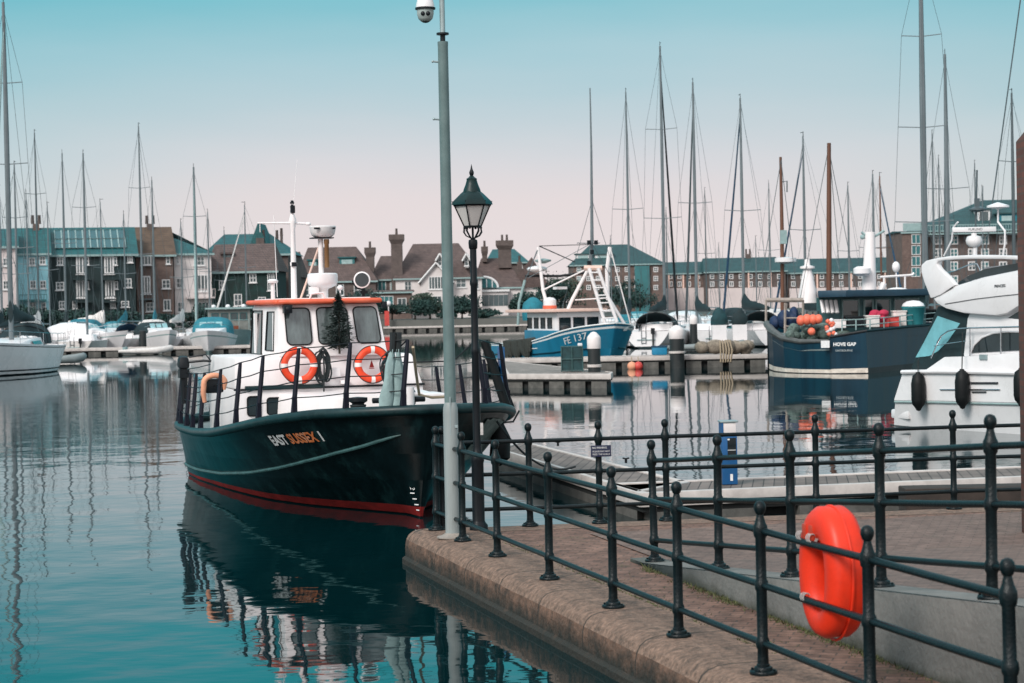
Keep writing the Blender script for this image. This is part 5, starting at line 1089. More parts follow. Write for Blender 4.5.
t = cargo('plastic_tub', 'teal plastic tub with pale lid on the trawler deck', 'tub', 913.5, 324.5, 77.0); MB().lathe([(.36, 0), (.44, .62), (.46, .64), (.46, .70)], 18).build('body', M_tub, t); MB().lathe([(.44, .705), (.40, .80), (.25, .90), (.02, .93)], 18).build('lid', M_white, t)

# ------------------------------------------------------------------ white motor yacht at the right
def motor_yacht():
    O = Vector((at(884, 424, 43.2).x, 43.2, 0)); d = Vector((.487, -.873, 0)); w = Vector((.873, .487, 0)); Z = Vector((0, 0, 1))
    t = thing('motor_yacht', 'large white motor yacht with sweeping flybridge, dark aft canvas and black fenders', 'boat', O)
    def sz(px, py, off=0.0):
        o = O+w*off; r_ = ray(px, py); n = w; k = (o-CAM).dot(n)/r_.dot(n); p = CAM+r_*k-o; return (p.dot(d), p.z)
    def slab(name, pts, off, thick, m, bevel=0.0, extra=()):
        poly = [sz(px, py, off) for px, py in pts]; return MB().prism(poly, w*off, d, Z, w*thick).build(name, m, t, bevel=bevel)
    far = 6.0
    E0 = sz(1015, 372, 0); E1 = sz(1015, 437, 0)
    ext = lambda s, z: (s, z)
    # hull: topsides flare outward towards the bow, three strakes
    B = 4.1
    def prof(pts): return [sz(*p) for p in pts]
    up = prof([(903, 372), (935, 371.5), (975, 372), (1018, 373)]); mid = prof([(893, 402), (935, 402.5), (975, 403.5), (1018, 404.5)]); lo = prof([(886, 424), (935, 429.5), (975, 433), (1018, 437)])
    for lst, dz in ((up, .75), (mid, .55), (lo, -.0)):
        (s1, z1) = lst[-1]; lst += [(s1+2.5, z1+dz*.15), (s1+5.5, z1+dz*.5), (s1+8.0, z1+dz)]
    lo = [(s, min(z, .02)) for s, z in lo]
    def side(lst, ins): 
        n = len(lst); o = []
        for i, (s, z) in enumerate(lst):
            taper = max(0, (s-7.5)/6.0)**1.8; o.append((s, z, ins+taper*B*.48))
        return o
    rowsN = [side(up, .0), side([(a[0], a[1]+.04) for a in mid], .03), side(mid, .06), side(lo, .22), side([(s, -.5) for s, z in lo], .9)]
    mb = MB(); P = lambda s, z, y: d*s+w*y+Z*z
    near = [[P(s, z, y) for s, z, y in r_] for r_ in rowsN]; fr_ = [[P(s, z, B-y) for s, z, y in r_] for r_ in rowsN]
    for k in range(len(near)-1): mb.loft([near[k], near[k+1]], caps=False, ring_closed=False, smooth=False); mb.loft([fr_[k], fr_[k+1]], caps=False, ring_closed=False, smooth=False)
    mb.loft([near[0], fr_[0]], caps=False, ring_closed=False, smooth=False)
    for k in range(len(near)-1): mb.add([near[k][0], near[k+1][0], fr_[k+1][0], fr_[k][0]], [(0, 1, 2, 3)]); mb.add([near[k][-1], near[k+1][-1], fr_[k+1][-1], fr_[k][-1]], [(0, 1, 2, 3)])
    mb.build('hull', M_hullwhite, t)
    MB().tube([p-w*.03 for p in near[0]], .045, 8).build('rubbing_strake', M_canvas_w if False else M_white, t); MB().tube([p-w*.012 for p in near[2]], .022, 6).build('chine_line', M_canvas_g, t)
    s0, z0 = sz(885, 415); MB().box2((0, 0, 0), (1, 1, 1)) if False else None
    mb = MB(); a = d*(s0-.05)+Z*(z0-.08); mb.hexa([a+w*.2, a+d*.7+w*.1, a+d*.7+w*(B-.1), a+w*(B-.2)], [p+Z*.20 for p in (a+w*.2, a+d*.7+w*.1, a+d*.7+w*(B-.1), a+w*(B-.2))]); mb.build('swim_platform', M_white, t, bevel=.05)
    # coaming and cabin side
    slab('coaming', [(904, 371.5), (926, 369.5), (944, 357), (966, 356.5), (1030, 352), (1030, 372.5)], .10, B-.2, M_white, .04)
    slab('cabin_side', [(963, 357), (967, 318), (972, 308), (1030, 306), (1030, 352.5)], .28, B-.56, M_white, .05)
    slab('saloon_window', [(971, 353), (975, 345), (983, 338), (994, 334), (1008, 332.5), (1030, 333), (1030, 350)], .262, .015, M_darkglass)
    MB().tube([d*s+w*.25+Z*z for s, z in [sz(px, py, .25) for px, py in ((970, 354), (974, 345), (982, 337.5), (993, 333), (1008, 331.5), (1030, 332))]], .02, 6).build('window_trim', M_white, t)
    slab('upper_window', [(1008, 318), (1019, 311), (1030, 309), (1030, 320)], .27, .012, M_darkglass)
    slab('aft_canvas', [(938, 306), (970, 314), (966, 357), (945, 357), (928, 369), (911, 369.5), (912, 366)], .30, B-.7, M_canvas_d, .02)
    slab('canvas_window', [(937.5, 316), (960, 323.5), (948, 341), (938, 351), (929, 356), (915.5, 357.5), (924, 342)], .285, .012, mat('clear_vinyl', (.16, .42, .47), .3, var=.25, scale=1.5))
    # flybridge
    slab('flybridge', [(936.5, 304), (931, 298), (946, 291), (954, 285.5), (982, 277), (1019, 269.5), (1032, 268), (1032, 304), (1019, 306), (1006, 314), (995, 316), (962, 313.5), (945, 309)], .12, B-.24, M_white, .09)
    slab('flybridge_arch', [(955, 285), (948, 277), (939, 268.5), (936.5, 264), (938, 261.2), (945, 260), (972, 258.8), (1000, 259), (1032, 260.5), (1032, 256.5), (1000, 255), (972, 254.8), (950, 256), (937, 257.8), (926, 260.5), (921, 265), (921, 272), (924, 282), (930.5, 298.5), (940, 295)], .10, .13, M_white, .03)
    slab('flybridge_arch', [(955, 285), (948, 277), (939, 268.5), (936.5, 264), (938, 261.2), (945, 260), (972, 258.8), (1000, 259), (1032, 260.5), (1032, 256.5), (1000, 255), (972, 254.8), (950, 256), (937, 257.8), (926, 260.5), (921, 265), (921, 272), (924, 282), (930.5, 298.5), (940, 295)], B-.5, .38, M_white, .07) if False else None
    slab('windscreen', [(953, 286), (968, 276), (985, 269), (1032, 260.5), (1032, 268.5), (1019, 270), (982, 277.5)], .35, .03, M_darkglass)
    slab('seat_back', [(976, 274), (985, 267), (1032, 262), (1032, 270)], 1.0, 1.8, mat('seat_grey', (.16, .16, .17), .7), .05)
    for off in (.112,):
        MB().tube([d*s+w*off+Z*z for s, z in [sz(px, py, off) for px, py in ((945, 304), (975, 299), (1000, 296), (1030, 293))]], .009, 6).build('crease', mat('crease_grey', (.12, .12, .125), .6), t)
        MB().tube([d*s+w*off+Z*z for s, z in [sz(px, py, off) for px, py in ((931, 298), (940, 294), (953, 287))]], .006, 6).build('crease', MATS['crease_grey'], t)
    o = d*sz(1000, 286, .112)[0]+Z*sz(1000, 286, .112)[1]+w*.110
    place(text_mb('PRINCESS', .075, bold=.002), o, (d+Z*.03), Z).build('lettering', M_letd, t)
    # rails
    rail = lambda nm, pts, off, r: MB().tube([d*s+w*off+Z*z for s, z in [sz(px, py, off) for px, py in pts]], r, 8).build(nm, M_chrome, t)
    rail('rail', [(937, 343), (941, 336), (948, 331), (956, 329), (970, 328), (1030, 326.5)], .14, .018); rail('rail', [(934, 346), (945, 344), (966, 341)], .14, .010)
    for px, y0, y1 in ((970, 328, 356), (1001, 327.5, 354)): rail('stanchion', [(px, y0), (px, y1)], .14, .016)
    rail('rail', [(931, 358), (937, 344), (941, 337)], .14, .014); rail('bow_rail', [(940, 275), (955, 271), (970, 264.5), (977, 264), (982, 274)], .5, .014)
    # radar mast
    zb = lambda px, py, off=2.0: d*sz(px, py, off)[0]+w*off+Z*sz(px, py, off)[1]
    c = zb(974, 229.5); u_ = Vector((1, .0, 0)); 
    MB().box(c, (.95, .10, .11), .0).build('radar_bar', M_white, t, bevel=.02); place(text_mb('FURUNO', .075), c+Vector((.02, -.056, .0)), (1, 0, 0), Z).build('lettering', M_letd, t)
    c = zb(974, 241); MB().lathe([(.1, -.13), (.17, -.06), (.18, .02), (.15, .10), (.02, .13)], 16, c=c).build('radome', M_white, t); MB().tube([zb(974, 233), zb(974, 237)], .06, 8).tube([zb(975, 247), zb(975, 256)], .05, 8).build('mast', M_white, t)
    MB().tube([zb(944, 256), zb(952, 240), zb(953, 228), zb(958, 222)], .022, 6).build('mast_frame', M_white, t); MB().tube([zb(1003, 256), zb(1005, 243), zb(1005, 231), zb(998, 222)], .022, 6).build('mast_frame', M_white, t)
    MB().tube([zb(976, 222), zb(977, 170)], .02, 6).box(zb(977, 203), (.10, .1, .2)).lathe([(.03, -.0), (.20, .04), (.2, .07), (.02, .14)], 12, c=zb(978, 212)).tube([zb(983, 216), zb(983, 186)], .008, 5).build('aerial', M_alud, t)
    MB().lathe([(.02, -.05), (.24, -.01), (.24, .03), (.02, .10)], 14, c=zb(998, 207)).tube([zb(998, 207), zb(998, 222)], .02, 6).build('tv_aerial', M_white, t)
    # badge strips on the hull
    for y, x0, x1 in ((383, 971, 998), (389.5, 940, 1000), (392, 972, 986)):
        a, b = sz(x0, y, 0), sz(x1, y, 0); mb = MB(); mb.tube([d*a[0]+Z*a[1]-w*.0, d*b[0]+Z*b[1]-w*.0], .022 if y < 389 else .014, 6); mb.build('badge_strip', M_letd if y != 389.5 else M_chrome, t)
    a = sz(984, 357, .1); MB().box(d*a[0]+Z*a[1]+w*.09, (.22, .04, .10), math.atan2(d.y, d.x)).build('vent', M_steel, t)
    return O, d, w, sz
MY = motor_yacht()
for px, y0, y1, lab in ((918, 372, 411, 'black fender hung near the stern of the white motor yacht'), (962, 369, 409, 'black fender hung amidships on the white motor yacht'), (1021, 368, 407, 'black fender beside the brick pillar')):
    O, d, w, sz = MY; s, z1 = sz(px, y0, -.13); s2, z0 = sz(px, y1, -.13); p = O+w*-.13+d*s; h = z1-z0; t = thing('fender', lab, 'fender', (p.x, p.y, z0), 0, 'black fenders on the motor yacht')
    MB().lathe([(.01, 0), (.05, .02), (.06, .05), (.13, .14), (.15, h*.3), (.15, h*.7), (.12, h*.9), (.05, h*.97), (.045, h)], 16).build('body', M_rubber, t); MB().tube([(0, 0, h), (.02, .05, h+.25), (.05, .12, h+.75 if px == 962 else h+.28)], .012, 6).build('lanyard', M_ropeb, t)
# ------------------------------------------------------------------ sailing yachts
YG = 'sailing yachts moored in the marina'
def yacht(label, px, ytop, Y, hd, L_=10.0, cover=None, hood=None, genoa=None, mast=M_alu, spread=2, r=.075, hullm=None, stripe=None, wheel=False, detail=True, fbk=1.0):
    hd = R(hd); fw = Vector((math.sin(hd), -math.cos(hd), 0)); rot = math.atan2(fw.y, fw.x)
    m0 = at(px, 318, Y); S = Vector((m0.x, m0.y, 0))+fw*.42*L_; hm = at(px, ytop, Y).z
    t = thing('sailing_yacht', label, 'yacht', S, rot, YG)
    B = L_*.165; fb = (.085*L_+.12)*fbk
    hb = lambda q: max(.02, B*(math.sin(min(1, (q+.02)/(L_*.62))*math.pi/2)**.85)*(1-.28*max(0, (q-L_*.62)/(L_*.38))**1.6))
    wl = lambda q: max(.015, hb(q)*.86*min(1, q/(L_*.3)+.1)*(1-.66*max(0, (q-L_*.66)/(L_*.34))**1.3))
    sh = lambda q: fb*(1.12-.22*math.sin(min(1, q/(L_*.8))*math.pi/2))
    H = Hull(L_, hb, wl, sh, L_*.07, .55, L_*.35, .4)
    hm_ = hullm or M_hullwhite
    lv = [(1.0, 0), (.93, 1), (.90, 0), (.6, 0), (.24, 0), (.17, 1), (.12, 0), (.04, 1), (0, 1)] if stripe else [(1.0, 0), (.9, 0), (.7, 0), (.45, 0), (.25, 0), (.1, 1), (0, 1)]
    H.mesh(lv, n=18, deckmi=2, deckdrop=.04, mi_below=1).build('hull', [hm_, stripe or M_canvas_d, M_white], t)
    zt = sh(L_*.5)
    st = [(L_*.22, .16*B, .04), (L_*.30, .45*B, .22), (L_*.42, .58*B, .36), (L_*.60, .60*B, .42), (L_*.68, .58*B, .40), (L_*.70, .55*B, .05)]
    rings = [[(-q, -w, zt-.06), (-q, -w*.86, zt-.06+h), (-q, w*.86, zt-.06+h), (-q, w, zt-.06)] for q, w, h in st]
    MB().loft(rings, smooth=False).build('cabin', M_white, t, bevel=.03 if detail else 0)
    if detail:
        for s in (1, -1): MB().hexa([(-L_*.56, s*.60*B, zt+.05), (-L_*.40, s*.585*B, zt+.05), (-L_*.40, s*.60*B, zt+.05), (-L_*.56, s*.615*B, zt+.05)], [(-L_*.56, s*.545*B, zt+.22), (-L_*.40, s*.53*B, zt+.20), (-L_*.40, s*.55*B, zt+.20), (-L_*.56, s*.565*B, zt+.22)]).build('cabin_window', M_darkglass, t)
        mb = MB()
        for s in (1, -1):
            pts = [H.pt(L_*f, sh(L_*f), s)+Vector((0, -s*.06, .55)) for f in (.02, .2, .4, .6, .8, .98)]
            mb.tube(pts, .012, 5)
            for f in (.03, .2, .4, .6, .8, .97): p = H.pt(L_*f, sh(L_*f), s)+Vector((0, -s*.06, 0)); mb.tube([p, p+Vector((0, 0, .56))], .014, 5)
        mb.build('guard_rails', M_chrome, t)
    if abs(hd) > 1.6:                         # the stern faces us: boarding step, ladder and outboard bracket
        p = H.pt(L_, sh(L_)*.55, 1); MB().box((-L_-.03, 0, sh(L_)*.50), (.05, p.y*1.0, .05)).build('stern_step', M_canvas_g, t)
        MB().tube([(-L_-.04, .28, sh(L_)+.3), (-L_-.05, .28, .25)], .018, 5).tube([(-L_-.04, .02, sh(L_)+.3), (-L_-.05, .02, .25)], .018, 5).tube([(-L_-.05, .28, .3), (-L_-.05, .02, .3)], .018, 5).tube([(-L_-.05, .28, .6), (-L_-.05, .02, .6)], .018, 5).build('boarding_ladder', M_alud, t)
        MB().box((-L_-.14, -.42, sh(L_)+.02), (.26, .2, .34)).tube([(-L_-.16, -.42, sh(L_)), (-L_-.16, -.42, .05)], .05, 6).build('outboard', M_black, t)
    mx = -.42*L_
    zb = zt+.3
    MB().tube([(mx, 0, zb), (mx, 0, (zb+hm)*.6), (mx, 0, hm)], [r, r, r*.55], 8).build('mast', mast, t)
    sp_z = [zb+(hm-zb)*f for f in ((.5,) if spread == 1 else (.38, .70) if spread == 2 else (.27, .52, .76))]
    for i, z in enumerate(sp_z):
        w = B*(.62-.10*i); MB().tube([(mx-.12, -w, z+.06), (mx, 0, z), (mx-.12, w, z+.06)], .022, 5).build('spreader', mast, t)
    mb = MB()
    for s in (1, -1):
        pts = [(mx, 0, hm-.3)]+[(mx-.12, s*B*(.62-.10*i), sp_z[i]+.06) for i in reversed(range(len(sp_z)))]+[(mx-.1, s*B*.88, zt)]
        mb.tube(pts, .009, 4); mb.tube([(mx, 0, sp_z[0]), (mx+.35, s*B*.86, zt)], .009, 4)
    mb.tube([(mx, 0, hm), (-L_, 0, sh(L_)+.05)], .009, 4); mb.build('shrouds', M_alud, t)
    MB().tube([(mx, 0, hm*.96), (.02, 0, sh(0)+.05)], [.012]+[.012], 5).build('forestay', M_alud, t)
    if genoa: MB().tube([Vector((mx, 0, hm*.93)).lerp(Vector((0, 0, sh(0)+.2)), f) for f in (0, .08, .3, .7, .97, 1)], [.02, .035, .055, .075, .08, .03], 6).build('furled_sail', genoa, t)
    MB().box((mx-.03, 0, hm+.12), (.03, .03, .3)).box((mx+.15, 0, hm+.22), (.32, .02, .03)).build('wind_vane', M_black, t)
    bz = zt+1.15; be = -.86*L_
    MB().tube([(mx, 0, bz), (be, 0, bz+.05)], .06, 6).build('boom', mast, t)
    if cover:
        n = 10; rr = random.Random(int(px*7)); rings = []
        for k in range(n+1):
            f = k/n; x = mx+.12+(be-mx-.2)*f; h = (.62*(1-f)**1.3+.24)*(1+.14*rr.uniform(-1, 1)); w = .17*(1-f*.4)
            if k == 0: h = 1.0; w = .12
            if k == 1: h = .92
            rings.append([(x, w*math.cos(a)*(1 if math.sin(a) < .4 else .6), bz+.02+h*.5+h*.55*math.sin(a)-.05) for a in [j*.7854 for j in range(8)]])
        MB().loft(rings).build('sail_cover', cover, t)
    if hood:
        rings = []
        for x, w, h in ((-L_*.60, .62*B, .42), (-L_*.64, .66*B, .85), (-L_*.69, .66*B, 1.0), (-L_*.74, .62*B, .98)):
            rings.append([(x, -w*math.cos(a), zt+.05+h*math.sin(a)**.7) for a in [j*math.pi/10 for j in range(11)]])
        MB().loft(rings, caps=False, ring_closed=False).build('spray_hood', hood, t)
        mb = MB(); mb.tube([Vector(p)+Vector((0, 0, .02)) for p in rings[1]], .02, 5).tube([Vector(p)+Vector((0, 0, .02)) for p in rings[3]], .03, 5); mb.build('hood_frame', M_black, t)
    if wheel: MB().tube([(-L_*.86, .5*math.cos(a), zt+.75+.5*math.sin(a)) for a in [i*.314 for i in range(20)]], .03, 6, closed=True).tube([(-L_*.86, -.5, zt+.75), (-L_*.86, .5, zt+.75)], .018, 5).tube([(-L_*.86, 0, zt+.1), (-L_*.86, 0, zt+1.25)], .018, 5).build('steering_wheel', M_chrome, t)
    return t
Dk, Nv = M_canvas_d, M_canvas_n
yacht('large white sailing yacht lying closest to the left edge, tallest mast on that side', 11, 2, 93, 1.5, 11.0, Dk, Dk, M_canvas_g, M_alu, 3, .12, stripe=M_black, wheel=True, fbk=1.3)
yacht('white yacht with slim dark-topped mast before the blue house', 39, 133, 141, 176, 9.0, M_canvas_w, None, None, M_alud, 2, .07)
yacht('white yacht with grey mast left of the solar roof house', 66, 153, 152, 12, 9.0, M_canvas_d, None, None, M_alu, 1, .085)
yacht('broad pale yacht seen from astern with a white lower mast', 87, 153, 139, 183, 9.6, None, None, None, M_alu, 2, .09, hullm=M_canvas_w)
yacht('white yacht with short mast and rolled white sail on its boom', 103, 202, 158, 60, 8.0, M_canvas_w, None, None, M_alu, 1, .06, detail=False)
yacht('white yacht with tall thin mast in front of the tan roofed brick house', 143, 126, 146, 170, 9.5, None, Nv, None, M_alu, 2, .085)
yacht('white yacht with stubby second mast in front of the tan roofed brick house', 155, 180, 150, 188, 8.5, M_canvas_t, Nv, None, M_alu, 1, .075)
yacht('white yacht with stout mast before the pink rendered house', 197, 167, 143, 8, 9.5, None, None, M_canvas_g, M_alu, 2, .11)
yacht('small yacht with short mast right of the pink rendered house', 210, 212, 160, 0, 7.5, M_canvas_w, None, None, M_alu, 1, .07, detail=False)
yacht('white yacht with slanting forestay before the ivy covered house', 247, 205, 152, -38, 9.0, None, None, M_canvas_w, M_alu, 1, .06)
yacht('yacht with bare thin mast nearest the left frame edge behind the large yacht', 29, 193, 155, 3, 8.0, Dk, None, None, M_alu, 1, .06, detail=False)
yacht('yacht with grey mast just right of the large yacht mast', 18, 165, 120, 178, 9.0, Dk, None, None, M_alu, 2, .07, detail=False)
yacht('yacht with pale mast cut by the left frame edge', 2, 188, 125, 178, 9.0, Dk, None, None, M_alu, 1, .08, detail=False)
yacht('white yacht with pale sail cover close beside the teal canopy boat', 183, 222, 146, 176, 8.5, M_canvas_w, None, None, M_alu, 1, .06, detail=False)
yacht('white yacht with low grey mast between the stout mast and the ivy house', 226, 230, 158, 184, 8.0, M_canvas_w, None, None, M_alud, 1, .055, detail=False)
yacht('white yacht with slim mast in front of the pale blue house', 50, 205, 150, 170, 8.5, None, M_canvas_t, None, M_alu, 1, .06)
yacht('white yacht with slim mast in front of the right end of the solar roof house', 126, 214, 150, 182, 8.5, M_canvas_t, None, None, M_alu, 1, .06)
# centre
yacht('white yacht with navy and white boom cover just right of the blue fishing boat', 630, 92, 126, 170, 9.5, Dk, None, None, M_alu, 1, .075)
yacht('white yacht with the tallest mast of the centre and dark bundled sail', 665, 46, 124, 166, 11.5, Dk, Dk, M_black, M_alu, 2, .10)
yacht('white yacht with tall dark furled headsail left of the long dark boom cover', 697, 82, 126, 184, 10.5, Dk, None, M_alud, M_alu, 1, .10)
yacht('white yacht with long dark boom cover and black framed spray hood', 744, 98, 121, 190, 11.0, Dk, Dk, Nv, M_alu, 1, .095)
yacht('distant yacht with thin mast in front of the brick terrace left part', 707, 190, 185, 10, 9.0, None, None, None, M_alud, 1, .06, detail=False)
yacht('distant yacht with thin mast behind the tallest centre mast', 668, 210, 190, 10, 9.0, None, None, None, M_alud, 1, .06, detail=False)
yacht('distant yacht with short mast left of the slim brown mast', 771, 183, 170, 170, 9.0, None, None, None, M_alu, 1, .06, detail=False)
yacht('white yacht with blue furled headsail between the two brown masts', 806, 136, 118, 200, 10.0, Dk, None, Nv, M_alu, 1, .085)
yacht('yacht with slim mast right of the thick brown mast', 850, 185, 160, 10, 9.0, Dk, None, None, M_alu, 1, .085, detail=False)
yacht('yacht whose mast stands directly behind the trawler white mast', 875, 174, 130, 5, 9.0, Dk, None, None, M_alu, 1, .085, detail=False)
yacht('yacht with brownish mast just right of the trawler white mast', 882, 176, 135, 15, 9.0, Dk, None, Nv, M_wood, 1, .07, detail=False)
yacht('big yacht with very tall pale mast reaching the top of the sky', 926, -55, 92, 168, 13.0, Dk, Dk, None, M_alu, 3, .14)
yacht('yacht with tall dark mast right of the very tall pale one', 949, 54, 104, 170, 11.0, Dk, None, M_alud, M_alu, 1, .12)
yacht('distant yacht with grey mast left of the brick flats', 935, 133, 150, 0, 9.0, None, None, None, M_alu, 1, .08, detail=False)
yacht('distant yacht with thin grey mast before the brick flats', 941, 158, 160, 0, 9.0, None, None, None, M_alud, 1, .06, detail=False)
yacht('distant yacht with short mast above the motor yacht', 977, 163, 165, 0, 9.0, None, None, None, M_alud, 1, .07, detail=False)
yacht('distant yacht with the shortest mast above the motor yacht', 984, 188, 172, 0, 8.5, None, None, None, M_alu, 1, .06, detail=False)
yacht('yacht with mast standing beside the brick pillar', 1015, 93, 112, 187, 10.0, None, None, None, M_alud, 2, .10, detail=False)
yacht('faraway yacht with thin mast left of the tall centre mast', 612, 238, 200, 20, 8.0, None, None, None, M_alu, 1, .06, detail=False)
yacht('faraway yacht with thin mast left of the brown mast', 757, 238, 205, 20, 8.0, None, None, None, M_alu, 1, .06, detail=False)
yacht('faraway yacht with pale thin mast before the terrace middle', 720, 245, 205, 20, 8.0, None, None, None, M_alu, 1, .06, detail=False)
# one long thin stay crossing the sky at the right belongs to a yacht outside the frame
t = thing('rigging_stay', 'long thin dark stay slanting down the sky beside the brick pillar', 'rigging', at(986, 250, 60)); MB().tube([(0, 0, 0), at(1026, -40, 60)-at(986, 250, 60)], .022, 5).build('wire', M_alud, t)

# ------------------------------------------------------------------ small craft
def motorboat(label, px, Y, hd, L_, B, canopy, hullm=M_white, name='motor_boat', cz=1.5, cab=None, frame=True):
    hd = R(hd); fw = Vector((math.sin(hd), -math.cos(hd), 0)); rot = math.atan2(fw.y, fw.x); m0 = at(px, 330, Y); S = Vector((m0.x, m0.y, 0))
    t = thing(name, label, 'boat', S, rot, 'small cabin boats in the marina')
    hb = lambda q: max(.03, B*(1-(1-min(q, L_*.5)/(L_*.5))**2.2)**.75); wl = lambda q: max(.02, hb(q)*.72*min(1, q/(L_*.4)+.05)); sh = lambda q: lerp_tab(((0, 1.45), (L_*.4, 1.15), (L_, 1.0)), q)
    H = Hull(L_, hb, wl, sh, .7, .65, L_*.4, .35); H.mesh([(1, 0), (.86, 0), (.8, 1), (.74, 0), (.1, 1), (0, 1)], 18, 2, .03, 1).build('hull', [hullm, M_canvas_g, M_white], t)
    zt = 1.05
    rings = [[(-q, -w*B, zt-.1), (-q, -w*B*.85, zt-.1+h), (-q, w*B*.85, zt-.1+h), (-q, w*B, zt-.1)] for q, w, h in ((L_*.14, .2, .15), (L_*.26, .6, .5), (L_*.42, .8, .62), (L_*.5, .82, .6))]
    MB().loft(rings, smooth=False).build('foredeck', M_white, t)
    rings = []
    for q, w, h in ((L_*.40, .80, .45), (L_*.48, .88, cz*.82), (L_*.58, .9, cz), (L_*.80, .9, cz*.97), (L_*.93, .86, cz*.75)):
        rings.append([(-q, -w*B*math.copysign(abs(math.cos(a))**.6, math.cos(a)), zt+h*math.sin(a)**.6) for a in [j*math.pi/12 for j in range(13)]])
    MB().loft(rings, caps=True, ring_closed=False).build('canopy', canopy, t)
    for k in range(3):
        y0 = (-.52+k*.36)*B; q0, q1 = L_*.425, L_*.472
        MB().add([(-q0+.06, y0, zt+.50), (-q0+.06, y0+.30*B, zt+.50), (-q1+.05, y0+.30*B, zt+.50+cz*.34), (-q1+.05, y0, zt+.50+cz*.34)], [(0, 1, 2, 3)]).build('window', mat('vinyl_window', (.22, .42, .45), .25, var=.2), t)
    mb = MB(); mb.tube([H.pt(L_*f, sh(L_*f), s)+Vector((0, -s*.08, .5)) for s, f in ((1, .4), (1, .2), (1, .04), (-1, .04), (-1, .2), (-1, .4))], .018, 6); mb.build('bow_rail', M_chrome, t)
    return t
motorboat('cabin boat with turquoise canopy seen bow on, left of the pale yacht', 66.5, 141, -3, 7.0, 1.25, M_canvas_t, cz=1.25)
motorboat('white cabin boat with bright teal canopy, bow towards us behind the workboat rail', 207, 128, 4, 7.5, 1.45, M_canvas_t, cz=1.25)
motorboat('white cabin boat with grey canopy, third from left along the left pontoon', 128, 139, 62, 7.0, 1.2, M_white, cz=1.05)
motorboat('white cabin boat with dark navy canopy, beside the teal canopy boat', 170, 138, 24, 7.0, 1.2, Dk, cz=.95)
motorboat('low white cabin boat with teal cockpit cover beside the pale yacht', 116, 146, 12, 6.5, 1.1, M_canvas_t, cz=1.0)
motorboat('small white cabin boat with dark cockpit cover behind the long dark boom cover', 712, 131, 195, 7.0, 1.2, Dk, cz=1.2)
motorboat('small white cabin boat with turquoise cover right of the fishing boat', 652, 138, 10, 7.0, 1.2, M_canvas_t, cz=1.0)
motorboat('white cabin boat with cream canopy between the grey and navy canopied ones', 150, 142, 8, 7.0, 1.25, M_canvas_w, cz=1.1)
motorboat('low white cabin boat with pale cover left of the solar roof house mast', 99, 147, 20, 6.5, 1.15, M_white, cz=.9)
motorboat('white cabin boat with navy cover partly hidden by the teal canopy boat', 190, 144, -12, 7.0, 1.2, Nv, cz=1.1)
motorboat('white cabin boat with pale cover left of the covered gear', 690, 140, 170, 7.5, 1.3, M_white, cz=1.0)
motorboat('white cabin boat with cream cover beyond the tan rope bundle', 758, 128, 186, 7.0, 1.25, M_canvas_w, cz=1.1)
# old wooden wheelhouse boat behind the teal canopy
def wheelboat():
    Y = 139; S = at(231, 330, Y); S = Vector((S.x, Y, 0)); t = thing('harbour_launch', 'grey wheelhouse launch with rust brown side behind the workboat', 'boat', S, R(-80))
    H = Hull(8, lambda q: max(.03, 1.6*(1-(1-min(q, 3)/3)**2.2)**.7), lambda q: max(.02, 1.3*min(1, q/3)), lambda q: 1.1+.3*max(0, 1-q/4), .5, .8, 3, .4); H.mesh([(1, 0), (.6, 0), (.1, 1), (0, 1)], 16, 1, .1, 1).build('hull', [M_canvas_g, M_navyhull], t)
    MB().box2((-5.5, -1.45, 1.0), (-2.2, 1.45, 2.75)).build('wheelhouse', mat('launch_grey', (.20, .215, .20), .6, var=.2), t, bevel=.05)
    MB().box2((-5.7, -1.65, 2.76), (-1.9, 1.65, 2.9)).build('roof', M_canvas_g, t, bevel=.06); MB().box2((-2.1, -1.3, 1.0), (-1.7, .6, 1.6)).build('rusty_locker', mat('rust_brown', (.20, .055, .025), .8, var=.3), t, bevel=.02)
    for k in range(4): y0 = -1.25+k*.66; f = MB().tube([(-2.18, y0, 2.0), (-2.18, y0+.48, 2.0), (-2.18, y0+.48, 2.5), (-2.18, y0, 2.5)], .035, 6, closed=True).build('window', M_tealwall, t); MB().add([(-2.19, y0, 2.0), (-2.19, y0+.48, 2.0), (-2.19, y0+.48, 2.5), (-2.19, y0, 2.5)], [(0, 1, 2, 3)]).build('pane', M_pane, f)
    mb = MB(); [mb.tube([(-1.2, y, 1.3), (-1.2, y, 2.0)], .02, 5) for y in (-1.3, -.6, 0, .6, 1.3)]; mb.tube([(-1.2, -1.3, 2.0), (-1.2, 1.3, 2.0)], .02, 5).build('rail', M_canvas_g, t)
    for y in (-1.1, -.1, 1.0): MB().sphere((-2.4, y, 2.98), (.2, .18, .14), 10).build('deck_light', M_white, t)
wheelboat()
def dinghy(label, px, Y, hd, col, L_=3.0):
    m0 = at(px, 350, Y); t = thing('inflatable_dinghy', label, 'dinghy', (m0.x, Y, 0), R(hd), 'inflatable dinghies'); w = .62
    MB().tube([(-L_/2, -w, .24), (L_*.2, -w, .24), (L_*.42, -w*.6, .32), (L_*.5, 0, .38), (L_*.42, w*.6, .32), (L_*.2, w, .24), (-L_/2, w, .24)], [.10]+[.21]*5+[.10], 10).build('tube', col, t)
    MB().box2((-L_*.42, -w, .05), (L_*.35, w, .12)).build('floor', M_deckgrey, t); MB().box2((-L_*.42, -w, .1), (-L_*.36, w, .5)).build('transom', M_canvas_g, t)
dinghy('white inflatable dinghy floating beside the left pontoon', 145, 127.5, 4, M_canvas_w, 3.2)
dinghy('grey inflatable dinghy tied astern of the large left yacht', 57, 108, 35, mat('dinghy_grey', (.20, .23, .23), .6), 3.0)
